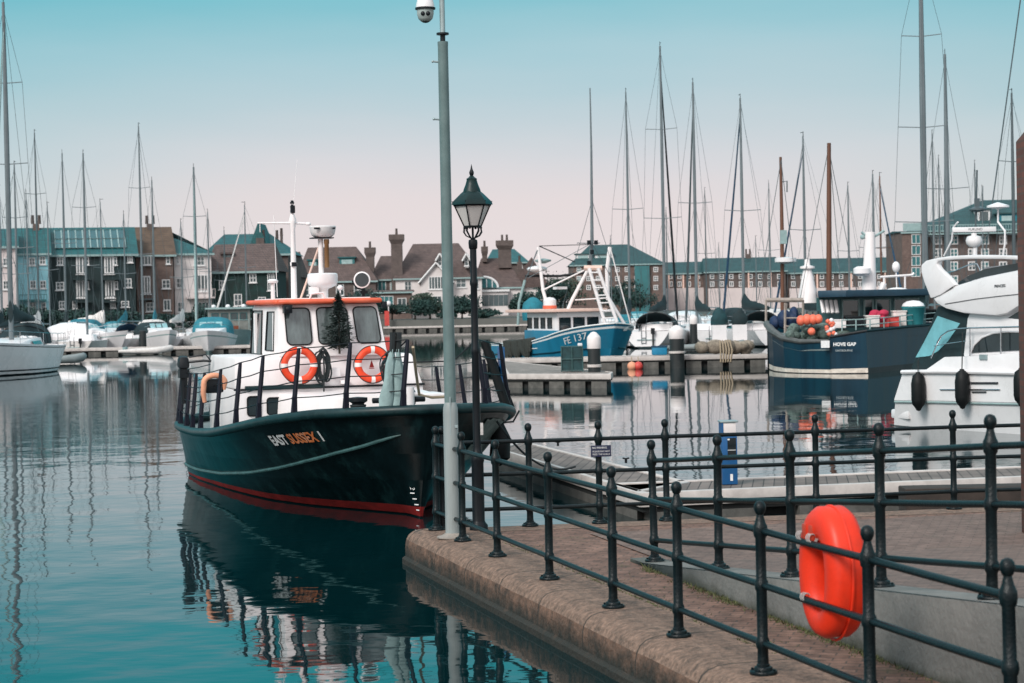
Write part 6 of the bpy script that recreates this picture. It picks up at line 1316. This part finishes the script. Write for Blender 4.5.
dinghy('long grey inflatable dinghy under the dark boomed yacht', 705, 108, 8, MATS['dinghy_grey'], 4.2)
# left pontoon and the far ones
pontoon('left_pontoon', 'low grey pontoon running past the white yachts at left', [(X(55, 131), 130), (X(262, 129), 129), (X(262, 130.5), 130.6), (X(55, 132.5), 131.6)], .42, M_deckfar, 12)
pontoon('far_pontoon', 'low pale pontoon along the far shore below the hedges', [(X(384, 214), 213), (X(540, 214), 213), (X(540, 216), 215.5), (X(384, 216), 215.5)], .5, M_deckfar, 14)
pontoon('yacht_pontoon', 'pontoon between the centre yachts behind the white capped piles', [(X(706, 112), 111.3), (X(752, 112), 111.3), (X(752, 113), 113), (X(706, 113), 113)], .45, M_deckfar, 4)
# dark gear covers on the pontoon behind the middle one
for px, py, s, m_, lab in ((719, 330, 1.0, mat('cover_teal', (.006, .042, .050), .8, var=.4, bump=.4), 'lumpy teal cover over gear beside the white yacht hull'), (739.5, 328, .92, M_canvas_d, 'lumpy dark green cover over gear beside the teal one')):
    p = at(px, 334, 112); t = thing('covered_gear', lab, 'cover', (p.x, 112, .45), 0, 'covered gear on the pontoon'); rr = random.Random(px); rings = []
    for z, r_ in ((0, .70), (.35, .80), (.7, .78), (1.0, .62), (1.25, .52), (1.45, .40), (1.55, .1)):
        z *= s*.62; r_ *= .56; rings.append([(r_*math.cos(a)*(1+rr.uniform(-.18, .18)), .6*r_*math.sin(a), z+.9+rr.uniform(-.05, .05)) for a in [j*.524 for j in range(12)]])
    MB().loft(rings).build('cloth', m_, t); MB().box((0, 0, .45), (.8, .5, .9)).build('stand', M_white, t)
# ------------------------------------------------------------------ far shore
GZ = 1.15
sl = [(-700, 163), (-19.5, 163), (-17.5, 219), (60, 219), (66, 226), (900, 226)]
mb = MB(); mb.add([(x, y, GZ) for x, y in sl]+[(3000, 226, GZ), (3000, 5500, GZ), (-3000, 5500, GZ), (-3000, 163, GZ)], [tuple(range(len(sl)+4))]); struct(mb.build('shore_ground', M_earth))
mb = MB()
for a, b in zip(sl, sl[1:]): mb.add([(a[0], a[1], -.5), (b[0], b[1], -.5), (b[0], b[1], GZ+.02), (a[0], a[1], GZ+.02)], [(0, 1, 2, 3)])
tag(mb.build('sea_wall', M_seawall), 'long grey sea wall along the far shore of the harbour', 'wall')

class House:
    def __init__(s, label, px0, px1, Y, yeave, yridge, depth, wallm, roofm, rz=0.0, hipL=0, hipR=0, name='house', cat='house', zb=GZ, over=.3, gable=None, group='houses and flats along the far shore', wmi=None):
        s.Y, s.rz = Y, R(rz); s.o = Vector((at(px0, 300, Y).x, Y, zb)); u = s.u = Vector((math.cos(s.rz), math.sin(s.rz), 0)); s.n = Vector((-u.y, u.x, 0))
        d = ray(px1, 300); # width so that the right corner is seen at px1
        k = (s.o-CAM); den = u.x*d.y-u.y*d.x; w = (k.y*d.x-k.x*d.y)/den; s.w = w
        mid = Y+u.y*w/2; s.he = at((px0+px1)/2, yeave, mid).z-zb; s.hr = at((px0+px1)/2, yridge, mid+depth/2).z-zb; s.depth = depth
        s.t = thing(name, label, cat, s.o, s.rz, group); W, Dp, he, hr = w, depth, s.he, s.hr
        MB().box2((0, 0, -1.0), (W, Dp, he)).build('wall', wallm, s.t)
        e = over
        if gable is None:
            th = .18
            A = [(-e, -e, he-.05), (W+e, -e, he-.05), (W+e, Dp+e, he-.05), (-e, Dp+e, he-.05)]; rl, rr_ = (hipL-e, Dp/2, hr), (W-hipR+e, Dp/2, hr)
            vs = A+[rl, rr_]; fs = [(0, 1, 5, 4), (2, 3, 4, 5), (3, 0, 4), (1, 2, 5), (3, 2, 1, 0)]
        else:
            A = [(-e, -e, he-.05), (W+e, -e, he-.05), (W+e, Dp+e, he-.05), (-e, Dp+e, he-.05)]; vs = A+[(W*gable, -e, hr), (W*gable, Dp+e, hr)]; fs = [(0, 4, 5, 3), (1, 2, 5, 4), (0, 1, 4), (2, 3, 5), (3, 2, 1, 0)]
        MB().add(vs, fs).build('roof', roofm, s.t)
        MB().box2((-e, -e-.03, he-.22), (W+e, -e+.10, he-.04)).build('gutter', M_canvas_g, s.t) if gable is None else None
    def loc(s, px, py):
        r_ = ray(px, py); k = (s.o-CAM).dot(s.n)/r_.dot(s.n); p = CAM+r_*k-s.o; return p.dot(s.u), p.z
    def win(s, px, py, w, h, cols=2, rows=2, fm=None, pane=None, out=.0, sill=True, ft=.07):
        sc = s.Y/FPX; x, z = s.loc(px, py); W, H_ = w*sc, h*sc; x0, x1, z0, z1 = x-W/2, x+W/2, z-H_/2, z+H_/2; mb = MB(); y = -.05-out
        for a, b in (((x0, z0), (x1, z0+ft)), ((x0, z1-ft), (x1, z1)), ((x0, z0+ft), (x0+ft, z1-ft)), ((x1-ft, z0+ft), (x1, z1-ft))): mb.box2((a[0], y, a[1]), (b[0], .02-out, b[1]))
        for k in range(1, cols): c = x0+W*k/cols; mb.box2((c-ft*.4, y+.006, z0+ft), (c+ft*.4, .015-out, z1-ft))
        for k in range(1, rows): c = z0+H_*k/rows; mb.box2((x0+ft, y+.009, c-ft*.3), (x1-ft, .012-out, c+ft*.3))
        if sill: mb.box2((x0-.08, y-.08, z0-.09), (x1+.08, .01-out, z0-.005))
        f = mb.build('window', fm or M_frame, s.t)
        MB().add([(x0+.02, -.018-out, z0+.02), (x1-.02, -.018-out, z0+.02), (x1-.02, -.018-out, z1-.02), (x0+.02, -.018-out, z1-.02)], [(0, 1, 2, 3)]).build('pane', pane or M_pane, f); return f
    def chimney(s, px, ytop, ybot, wpx, y=None, m=None, flare=True, pots=1, dy=1.0):
        y = s.depth/2 if y is None else y; q = s.o+s.n*y; r_ = ray(px, ytop); k = (q-CAM).dot(s.n)/r_.dot(s.n); p = CAM+r_*k-s.o; x, z1 = p.dot(s.u), p.z
        z0 = at(px, ybot, s.Y+y).z-s.o.z; w = wpx*(s.Y+y)/FPX; mb = MB(); mb.box((x, y, (z0+z1)/2), (w, dy, z1-z0))
        if flare: mb.hexa([(x-w*.5, y-dy*.5-.01, z1-1.1), (x+w*.5, y-dy*.5-.01, z1-1.1), (x+w*.5, y+dy*.5, z1-1.1), (x-w*.5, y+dy*.5, z1-1.1)], [(x-w*.68, y-dy*.68, z1-.6), (x+w*.68, y-dy*.68, z1-.6), (x+w*.68, y+dy*.68, z1-.6), (x-w*.68, y+dy*.68, z1-.6)]); mb.box((x, y, z1-.27), (w*1.36, dy*1.36, .65))
        c = mb.build('chimney', m or M_brickd, s.t)
        for k_ in range(pots): MB().lathe([(.16, z1), (.13, z1+.75), (.16, z1+.8)], 10, c=(x+(k_-(pots-1)/2)*.6, y, 0)).build('chimney_pot', M_brickd, c)
    def balcony(s, px, py, w, h, m=None):
        sc = s.Y/FPX; x, z = s.loc(px, py); W, H_ = w*sc, h*sc; mb = MB(); mb.box2((x-W/2, -1.1, z-H_/2-.15), (x+W/2, -.02, z-H_/2))
        n = int(W/.22)
        for k in range(n+1): mb.box((x-W/2+W*k/n, -1.07, z), (.035, .035, H_))
        mb.box2((x-W/2-.03, -1.10, z+H_/2-.06), (x+W/2+.03, -1.04, z+H_/2)); mb.build('balcony', m or M_alud, s.t)
    def dormer(s, px, py, w, h, roofm, wallm, y=1.2, pane=None):
        q = s.o+s.n*y; r_ = ray(px, py); k = (q-CAM).dot(s.n)/r_.dot(s.n); p = CAM+r_*k-s.o; x, z = p.dot(s.u), p.z; sc = (s.Y+y)/FPX; W, H_ = w*sc, h*sc
        d = MB().box2((x-W/2, y, z-H_/2), (x+W/2, y+3, z+H_/2)).build('dormer', wallm, s.t)
        MB().box2((x-W/2-.2, y-.2, z+H_/2), (x+W/2+.2, y+3.2, z+H_/2+.16)).build('dormer_roof', roofm, d); mb = MB()
        MB().add([(x-W*.36, y-.02, z-H_*.36), (x+W*.36, y-.02, z-H_*.36), (x+W*.36, y-.02, z+H_*.36), (x-W*.36, y-.02, z+H_*.36)], [(0, 1, 2, 3)]).build('dormer_window', pane or M_pane, d)

RW = 14
YL = 178
h = House('pink rendered house with teal roof cut by the left frame edge', -34, 16.5, YL-4, 246, 229, 9, M_rendp, M_tealroof, RW)
h.win(6, 262, 6, 8); h.win(6, 285, 6, 9)
h = House('pale blue rendered house with teal roof and small white windows', 17, 49, YL, 253, 228, 9, M_rendb, M_tealroof, RW)
for x, y in ((32, 261.5), (42.5, 260.5), (33, 284.5), (43, 284.5)): h.win(x, y, 6, 8)
h.win(33, 307, 7, 9); h.win(43.5, 307, 5, 9, 1); h.chimney(36, 224, 232, 6, m=M_brickw, pots=2, flare=False); h.balcony(33, 297, 26, 5, M_tealwall)
h = House('dark boarded house with solar panels on its teal roof', 50.5, 136, YL+2.2, 254, 227.5, 9, M_board, M_tealroof, RW)
for x, y in ((81, 265), (109, 265), (81, 289), (110, 289)): h.win(x, y, 9.5, 18, 3, 1, ft=.13); h.win(x+6.2, y-4, 3.5, 8, 1, 2)
for x, y, w, hh in ((60, 261, 6, 8), (130, 259, 5, 7), (60, 286, 8, 8), (128, 283, 7, 9), (75, 305, 5, 8), (113, 304, 5, 8), (125, 304, 8, 6), (62, 305, 6, 8)): h.win(x, y, w, hh)
for x, y in ((82, 276), (110, 276), (82, 298.5), (110, 298.5)): h.balcony(x, y, 18, 5, M_board)
# solar panels lie on the roof slope
mb = MB(); sx = h.w/12; sv = Vector((0, h.depth/2+.3, h.hr-h.he+.05)); sn_ = Vector((0, -sv.z, sv.y)).normalized(); o_ = Vector((0, -.3, h.he-.05))+sn_*.10
fr = MB()
for r_ in range(2):
    for k in range(10):
        a = o_+Vector((sx*(.9+k*1.0), 0, 0))+sv*(.20+r_*.34); b = a+Vector((sx*.93, 0, 0)); c = b+sv*.32; d_ = a+sv*.32
        mb.add([a, b, c, d_], [(0, 1, 2, 3)]); fr.tube([p+sn_*.02 for p in (a, b, c, d_)], .045, 4, closed=True)
pn = mb.build('solar_panels', M_solar, h.t); fr.build('panel_frames', M_canvas_g, h.t)
h = House('red brown brick house with tan roof and white bay window', 137, 174, YL+7.5, 254.5, 227, 10, M_brickw, M_tanroof, RW)
h.win(146, 260.5, 10, 9, 3, 1, out=.3); h.win(168, 260, 4, 8, 1); h.win(146, 285, 9, 18, 3, 1, ft=.12); h.win(166, 284, 8, 9); h.win(167, 305, 7, 11, 2, 1); h.win(150, 307, 8, 9); h.balcony(147, 296, 14, 5); h.chimney(150, 224, 232, 6, pots=2, flare=False, m=M_brickd)
h = House('tall pale pink house with teal hipped roof and balcony', 175, 212, YL+9.5, 253, 229, 10, M_rendw, M_tealroof, RW, hipR=5.5)
h.win(177.8, 260, 2.5, 8, 1); h.win(199, 261, 11, 9, 3, 2); h.win(180, 283, 7.5, 10); h.win(201, 283, 14, 17, 4, 1, ft=.1); h.balcony(200, 293, 28, 8, M_rendp); h.win(181, 307, 7, 10); h.win(202, 309, 14, 14, 4, 1)
h = House('teal roofed villa with brick chimney rising behind the ivy house', 206, 289, 200, 254, 234, 12, M_brickd, M_tealroof, 0, 1.4, 2.8)
h.chimney(260.5, 238, 262, 8, y=0, m=M_brickd, flare=False, pots=2, dy=.9); h.win(250, 259, 6, 6)
MB().add([(4.2, -.3, h.he), (6.6, -.3, h.he), (5.4, -.3, h.hr+.9), (4.2, 6, h.he), (6.6, 6, h.he), (5.4, 6, h.hr+.9)], [(0, 1, 2), (3, 5, 4), (0, 2, 5, 3), (1, 4, 5, 2)]).build('gable_roof', M_tealroof, h.t)
h.chimney(277, 238, 250, 2.2, pots=1, flare=False, dy=.5); h.chimney(281.5, 236, 250, 2.2, pots=1, flare=False, dy=.5)
h = House('low brown roofed house with ivy covered walls', 208, 276, 190, 271, 244, 9, M_ivy, M_brownroof, 0, .4, .8)
h.dormer(227, 259, 10, 10, M_brownroof, M_brickd, 2.2); h.win(253, 278, 7, 9, 2, 2); h.win(271, 282, 7, 17, 3, 2); h.win(222, 285, 6, 9); h.win(238, 300, 8, 12); h.win(262, 303, 8, 12)
h = House('narrow brown house between the ivy house and the workboat mast', 275, 299, 214, 277, 252, 8, M_brickd, M_brownroof, 0, .5, .5); h.win(287, 284, 7, 9); h.win(287, 302, 7, 9)
YC = 243
h = House('brown roofed house with two pale dormers behind the wheelhouse', 297, 376, YC, 281, 247, 11, M_brickd, M_brownroof, 0, 1.2, 3.0)
h.dormer(313, 266, 9, 11, M_tealroof, M_tealwall, 2.4, mat('pale_pane', (.30, .42, .42), .2, var=.2)); h.dormer(347, 264, 15, 12, M_tealroof, M_tealwall, 2.6, MATS['pale_pane'])
for x in (305, 322, 340, 358): h.win(x, 290, 8, 11); h.win(x, 308, 8, 12)
h.chimney(370, 248, 272, 8, y=3, pots=1)
h = House('low brown roofed wing beside the tall brick chimney', 372, 397, YC+3, 279, 256, 9, M_brickd, M_brownroof, 0, 1.2, .5); h.win(380, 286, 12, 11, 3, 1, pane=M_tealwall); h.win(392, 287, 4, 10, 1, pane=MATS['pale_pane'])
h.chimney(396.5, 235, 300, 11, y=-.5, pots=1, dy=1.3)
h = House('flat roofed brick extension with teal glazed doors', 374, 411, YC-3.5, 291.5, 290, 3.2, M_brickw, M_brownroof, 0); h.win(384.5, 304, 18, 16, 4, 1, pane=M_tealwall); h.win(402, 305, 9, 14, 2, 1)
h = House('large white and brown house with steep roof and white gables', 396, 482, YC+1.5, 277.5, 243.5, 13, M_rendw, M_brownroof, 0, 2.2, 3.2)
for x, w in ((424, 6), ): h.win(x, 284, w, 11, 2, 2); h.win(x, 302, 6, 9)
for x, y, w, hh in ((461, 283, 10, 9), (475, 284, 8, 10), (462, 301, 10, 8), (408, 286, 7, 10), (408, 303, 7, 10)): h.win(x, y, w, hh, 2, 2)
def gable(h, pxl, pxr, pxa, ybase, ya, yb_, wallm, roofm, dpt=2.0, wins=()):
    xl, zb_ = h.loc(pxl, ybase); xr, _ = h.loc(pxr, ybase); xa, za = h.loc(pxa, ya); y0 = -1.2; zlo = h.loc(pxa, yb_)[1]
    g = MB().add([(xl+.3, y0, zlo), (xr-.3, y0, zlo), (xr-.3, y0, zb_), (xa, y0, za-.2), (xl+.3, y0, zb_), (xl+.3, dpt, zlo), (xr-.3, dpt, zlo), (xr-.3, dpt, zb_), (xa, dpt, za-.2), (xl+.3, dpt, zb_)], [(0, 1, 2, 3, 4), (5, 9, 8, 7, 6), (1, 6, 7, 2), (0, 4, 9, 5), (0, 5, 6, 1)]).build('gable', wallm, h.t)
    mb = MB()
    for a, b in (((xl, zb_-.3), (xa, za)), ((xr, zb_-.3), (xa, za))):
        mb.add([(a[0], y0-.3, a[1]), (b[0], y0-.3, b[1]), (b[0], dpt+5, b[1]), (a[0], dpt+5, a[1]), (a[0], y0-.3, a[1]-.22), (b[0], y0-.3, b[1]-.22), (b[0], dpt+5, b[1]-.22), (a[0], dpt+5, a[1]-.22)], [(0, 1, 2, 3), (4, 7, 6, 5), (0, 4, 5, 1), (1, 5, 6, 2), (2, 6, 7, 3), (3, 7, 4, 0)])
    mb.build('gable_roof', roofm, g); mb = MB()
    for a, b in (((xl, zb_-.3), (xa, za)), ((xr, zb_-.3), (xa, za))): mb.tube([(a[0], y0-.34, a[1]-.1), (b[0], y0-.34, b[1]-.1)], .12, 5)
    mb.build('bargeboard', M_frame, g); return g
gable(h, 419, 454, 436.5, 280, 262, 303, M_rendw, M_brownroof); h.win(436.5, 283, 15, 13, 5, 1, out=1.2, ft=.1); h.win(436, 300, 12, 8, 3, 1, out=1.2)
gable(h, 436, 444.5, 440.3, 258, 253, 268, M_rendw, M_brownroof, 4.5); gable(h, 462.5, 471, 466.7, 258, 253, 268, M_rendw, M_brownroof, 4.5); h.win(440.3, 262, 4, 8, 1, 2, out=1.2); h.win(466.7, 262, 4, 8, 1, 2, out=1.2)
h = House('brown roofed house with arched dormer and paired chimneys right of the lamp post', 474, 522, YC+6, 287, 258, 12, M_rendw, M_brownroof, 0, 1.2, 2.2)
h.chimney(504.5, 241, 268, 13, y=4, pots=2, dy=1.6); h.chimney(484.5, 247, 262, 5, y=5, pots=1); 
x0, z0 = h.loc(470, 288); x1, _ = h.loc(498, 288); zt_ = h.loc(484, 277)[1]; mb = MB(); arc = [(x0+(x1-x0)*(.5-.5*math.cos(a)), z0+(zt_-z0)*math.sin(a)) for a in [i*math.pi/12 for i in range(13)]]
mb.loft([[(x, -.9, z) for x, z in arc], [(x, 5, z) for x, z in arc]], ring_closed=False, caps=True, smooth=True); mb.build('arched_dormer', M_tealwall, h.t); MB().tube([(x, -.95, z) for x, z in arc], .16, 6).build('arch_trim', M_frame, h.t)
for k in range(4): c = x0+(x1-x0)*(.2+.2*k); MB().box2((c-.06, -.98, z0), (c+.06, -.91, z0+(zt_-z0)*.75)).build('mullion', M_frame, h.t)
xa, zc_ = h.loc(470, 304); xb, zd_ = h.loc(508, 291.5); MB().box2((xa, -3, zc_-1.5), (xb, -.02, zd_)).build('conservatory', M_rendw, h.t); MB().box2((xa-.2, -3.3, zd_), (xb+.2, -.02, zd_+.25)).build('conservatory_roof', M_frame, h.t)
for k in range(8): f = xa+(xb-xa)*(k+.5)/8; q = MB().box2((f-.28, -3.03, zc_-.3), (f+.28, -2.99, zd_-.4)).build('conservatory_window', M_pane, h.t)
xa2, za2 = h.loc(478, 300); MB().box2((xa2, -6, -.5), (xa2+5, -3.2, za2-2.0)).build('terrace', M_seawall, h.t)
h = House('teal roofed house showing behind the paired chimneys', 488, 528, YC+26, 262, 249, 12, M_brickd, M_tealroof, 0, 1, 2); h.win(520, 266, 5, 4)
h = House('white gabled house with dark roof behind the blue fishing boat', 511, 548, YC+8, 287, 258, 10, M_rendw, M_brownroof, 0, gable=.58)
h.win(530, 284, 6, 8, 3, 1); h.win(522, 297, 6, 8); h.win(538, 297, 6, 8); h.chimney(519.5, 262, 275, 5, y=2, pots=1, flare=False)
# flats
YF = 300
h = House('four storey hipped roof flats with teal glazing behind the fishing boat', 572, 664, YF, 264, 244.5, 16, M_brickw, M_slate, 0, 3.4, 5.0, name='apartment_block', cat='apartments')
for i in range(9):
    for y in (269.5, 278.5, 287.5): h.win(579+i*9.6, y, 4.6, 5, 2, 2, pane=M_pane if i % 3 else M_tealwall, sill=False, ft=.10)
h.dormer(604, 257, 18, 4.5, M_slate, M_frame, 2.5, MATS['pale_pane']); h.dormer(583, 257, 14, 5, M_slate, M_frame, 2.5, MATS['pale_pane'])
xq, zq = h.loc(635, 290); MB().box2((xq, -.5, 0), (xq+2.2, -.02, zq+3.6)).build('glazed_bay', M_tealwall, h.t)
h = House('short lower brick terrace with teal slate roof right of the hipped flats', 655, 707, YF+16, 273, 262, 11, M_brickw, M_slate, 0, 1, .5, name='terrace', cat='terrace')
def terr(h, a, b, step, y1=276.5, y2=284, y0=293):
    k = 0; x = a
    while x < b:
        h.win(x, y1, 4.2, 4.8, 1, 2, sill=False, ft=.10); h.win(x+.2, y2, 4.2, 5.2, 2, 1, sill=False, ft=.10); h.win(x, y0, 6, 5, 2, 1, sill=False, ft=.12); x += step; k += 1
    xa, za = h.loc(a-4, 288.5); xb, _ = h.loc(b+2, 288.5); MB().box2((xa, -.6, -.3), (xb, -.021, za)).build('white_ground_floor', M_rendp, h.t)
    for f in (.25, .55, .85): MB().box2((xa+(xb-xa)*f-.12, -.2, 0), (xa+(xb-xa)*f+.12, -.022, h.he)).build('downpipe', M_peachpaint, h.t)
terr(h, 661, 703, 9.2)
h = House('tall brick terrace with teal slate roof behind the dark boom covers', 706, 786, YF+12, 271, 257.5, 12, M_brickd, M_slate, 0, .5, 1, name='terrace', cat='terrace'); terr(h, 712, 780, 9.6); h.chimney(748, 254, 262, 5, pots=2, flare=False)
h = House('right hand half of the brick terrace behind the brown masts', 787, 908, YF+13, 271.5, 258, 12, M_brickd, M_slate, 0, 1, 1, name='terrace', cat='terrace'); terr(h, 793, 900, 9.6)
YR = 235
h = House('tall brick flats with sloping slate roof and glazed bays at the right', 926, 1062, YR, 229, 200, 16, M_brickd, M_slate, 0, 9, 2, name='apartment_block', cat='apartments')
for i, x in enumerate((938, 954, 972, 985, 1003)):
    for y in (240, 253, 266, 280): h.win(x, y, 8, 9, 2, 2, pane=M_tealwall if i % 2 else M_pane, sill=False, ft=.12)
xa, za = h.loc(926, 231); xb, _ = h.loc(1024, 231); mb = MB()
for k in range(40): mb.box((xa+(xb-xa)*k/39, -1.0, za+.1), (.05, .05, 1.0))
mb.box2((xa, -1.04, za+.55), (xb, -.96, za+.65)).box2((xa, -1.2, za-.5), (xb, -.02, za-.35)).build('roof_terrace_rail', M_canvas_g, h.t)
h.dormer(1008, 220, 18, 12, M_slate, M_canvas_t, 2.0, MATS['pale_pane']); h.dormer(984, 216, 12, 12, M_slate, M_frame, 2.2)
h = House('square brick tower of flats with teal glass strip at the right', 903, 927, YR-1.5, 231.5, 231, 10, M_brickw, M_slate, 0, name='apartment_block', cat='apartments', over=.15)
for y in (239, 250, 261, 272): h.win(916, y, 9, 9.5, 2, 1, pane=M_tealwall, sill=False)
xa, za = h.loc(903, 231); MB().box2((xa, -.1, za), (h.w, .0, za+.9)).build('parapet', M_canvas_g, h.t)

# ------------------------------------------------------------------ planting on the far shore
def foliage(mb, c, r, n, size, rr):
    for _ in range(n):
        while True:
            d = Vector((rr.uniform(-1, 1), rr.uniform(-1, 1), rr.uniform(-1, 1)))
            if .35 < d.length < 1: break
        nse = 1+.35*mnoise.noise(Vector(c)*.7+d*1.6)
        p = Vector(c)+Vector((d.x*r[0], d.y*r[1], d.z*r[2]))*nse
        a = Vector((rr.gauss(0, 1), rr.gauss(0, 1), rr.gauss(0, 1))).normalized(); b = a.orthogonal().normalized(); s = size*rr.uniform(.6, 1.4); a = a*s; b = b*s*.7
        mb.add([p-a, p+b, p+a, p-b], [(0, 1, 2, 3)])
def tree(label, px, Y, ytop, rw, seed, m=M_leaf, name='tree', n=900, zb=GZ, trunk=True):
    rr = random.Random(seed); b = at(px, 320, Y); b = Vector((b.x, Y, zb)); H_ = at(px, ytop, Y).z-zb; t = thing(name, label, 'tree' if trunk else 'bush', b, 0, 'trees and bushes on the far shore')
    k0 = .30 if trunk else .12
    mbt = MB(); mbt.tube([(0, 0, -.2), (.05, 0, H_*.35), (.0, .1, H_*.75)], [.05*H_*.5+.05, .04*H_*.5+.04, .03], 7)
    for k in range(4): a = rr.random()*6.28; mbt.tube([(0, 0, H_*.3), (rw*.35*math.cos(a), rw*.3*math.sin(a), H_*.5), (rw*.7*math.cos(a), rw*.6*math.sin(a), H_*.7)], [.07, .05, .02], 5)
    mbt.build('trunk', M_bark, t); mb = MB(); lob = 7 if trunk else 5
    for k in range(lob):
        a = rr.random()*6.28; q = rr.random()**.5*.6; zc = H_*rr.uniform(k0+.15, .80); s = rr.uniform(.42, .62)
        foliage(mb, (rw*q*math.cos(a), rw*q*math.sin(a), zc), (rw*s, rw*s, min(H_*.26, H_-zc+.1, zc)), 2*n//lob, .15 if trunk else .12, rr)
    mb.build('crown', m, t); return t
tree('dark rounded bush below the teal glazed doors', 392, 226, 302, 2.6, 1, trunk=False)
tree('broad dark bush beside the large white house terrace', 415, 224, 298, 3.0, 2, trunk=False)
tree('olive green tree standing before the white gabled house', 430, 227, 293, 2.4, 3, M_leaf2)
tree('dark green tree right of the grey pole', 462, 225, 296, 2.6, 4)
tree('small dark bush at the foot of the street lamp view', 447, 223, 306, 2.2, 5, trunk=False)
tree('dark bush by the conservatory terrace', 480, 222, 309, 2.4, 6, trunk=False)
tree('dark tree in front of the white gabled dark roof house', 524, 228, 292, 2.0, 7)
tree('tall teal green tree beside the fishing boat gallows', 553, 240, 283, 2.8, 8)
tree('olive tree between the gabled house and the flats', 561, 262, 279, 3.4, 9, M_leaf2)
tree('large dark tree before the hipped roof flats', 622, 262, 277, 4.6, 10, n=1300)
tree('dark shrub right of the large tree before the flats', 640, 250, 286, 2.8, 11, trunk=False)
tree('distant hazy tree between the houses and the flats', 545, 330, 268, 7.0, 12, M_leaf2, n=900)
tree('second distant tree left of the flats', 565, 335, 268, 6.5, 13, M_leaf, n=900)
for i, (px, yt, rw, lab) in enumerate(((14, 306, 2.6, 'dark hedge bush under the pink house at the frame edge'), (40, 308, 2.3, 'dark hedge bush under the pale blue house'), (62, 309, 2.2, 'dark hedge bush under the left end of the solar roof house'), (92, 307, 2.6, 'dark hedge bush under the middle of the solar roof house'), (124, 308, 2.4, 'dark hedge bush under the right end of the solar roof house'),
                                      (160, 312, 1.9, 'dark hedge bush under the tan roofed house'), (192, 311, 2.0, 'dark hedge bush under the tall pink house'), (222, 298, 2.6, 'tall dark bush at the left of the ivy house'), (250, 303, 2.8, 'tall dark bush in front of the ivy house'), (278, 297, 2.5, 'tall dark bush right of the ivy house'))):
    tree(lab, px, 168, yt, rw, 20+i, trunk=False, n=700)
for i, (px, lab) in enumerate(((345, 'dark bush behind the wheelhouse radar'), (362, 'dark bush behind the wheelhouse searchlight'))): tree(lab, px, 224, 289, 3.0, 40+i, trunk=False, n=700)
t = thing('life_ring_post', 'small red life ring station standing on the far shore', 'post', at(387, 322, 218)); MB().box((0, 0, .4), (.5, .12, 1.6)).build('board', M_crate, t); MB().sphere((.2, 0, 2.0), .3, 10).tube([(.2, 0, -.6), (.2, 0, 2)], .06, 6).build('lamp', M_white, t)
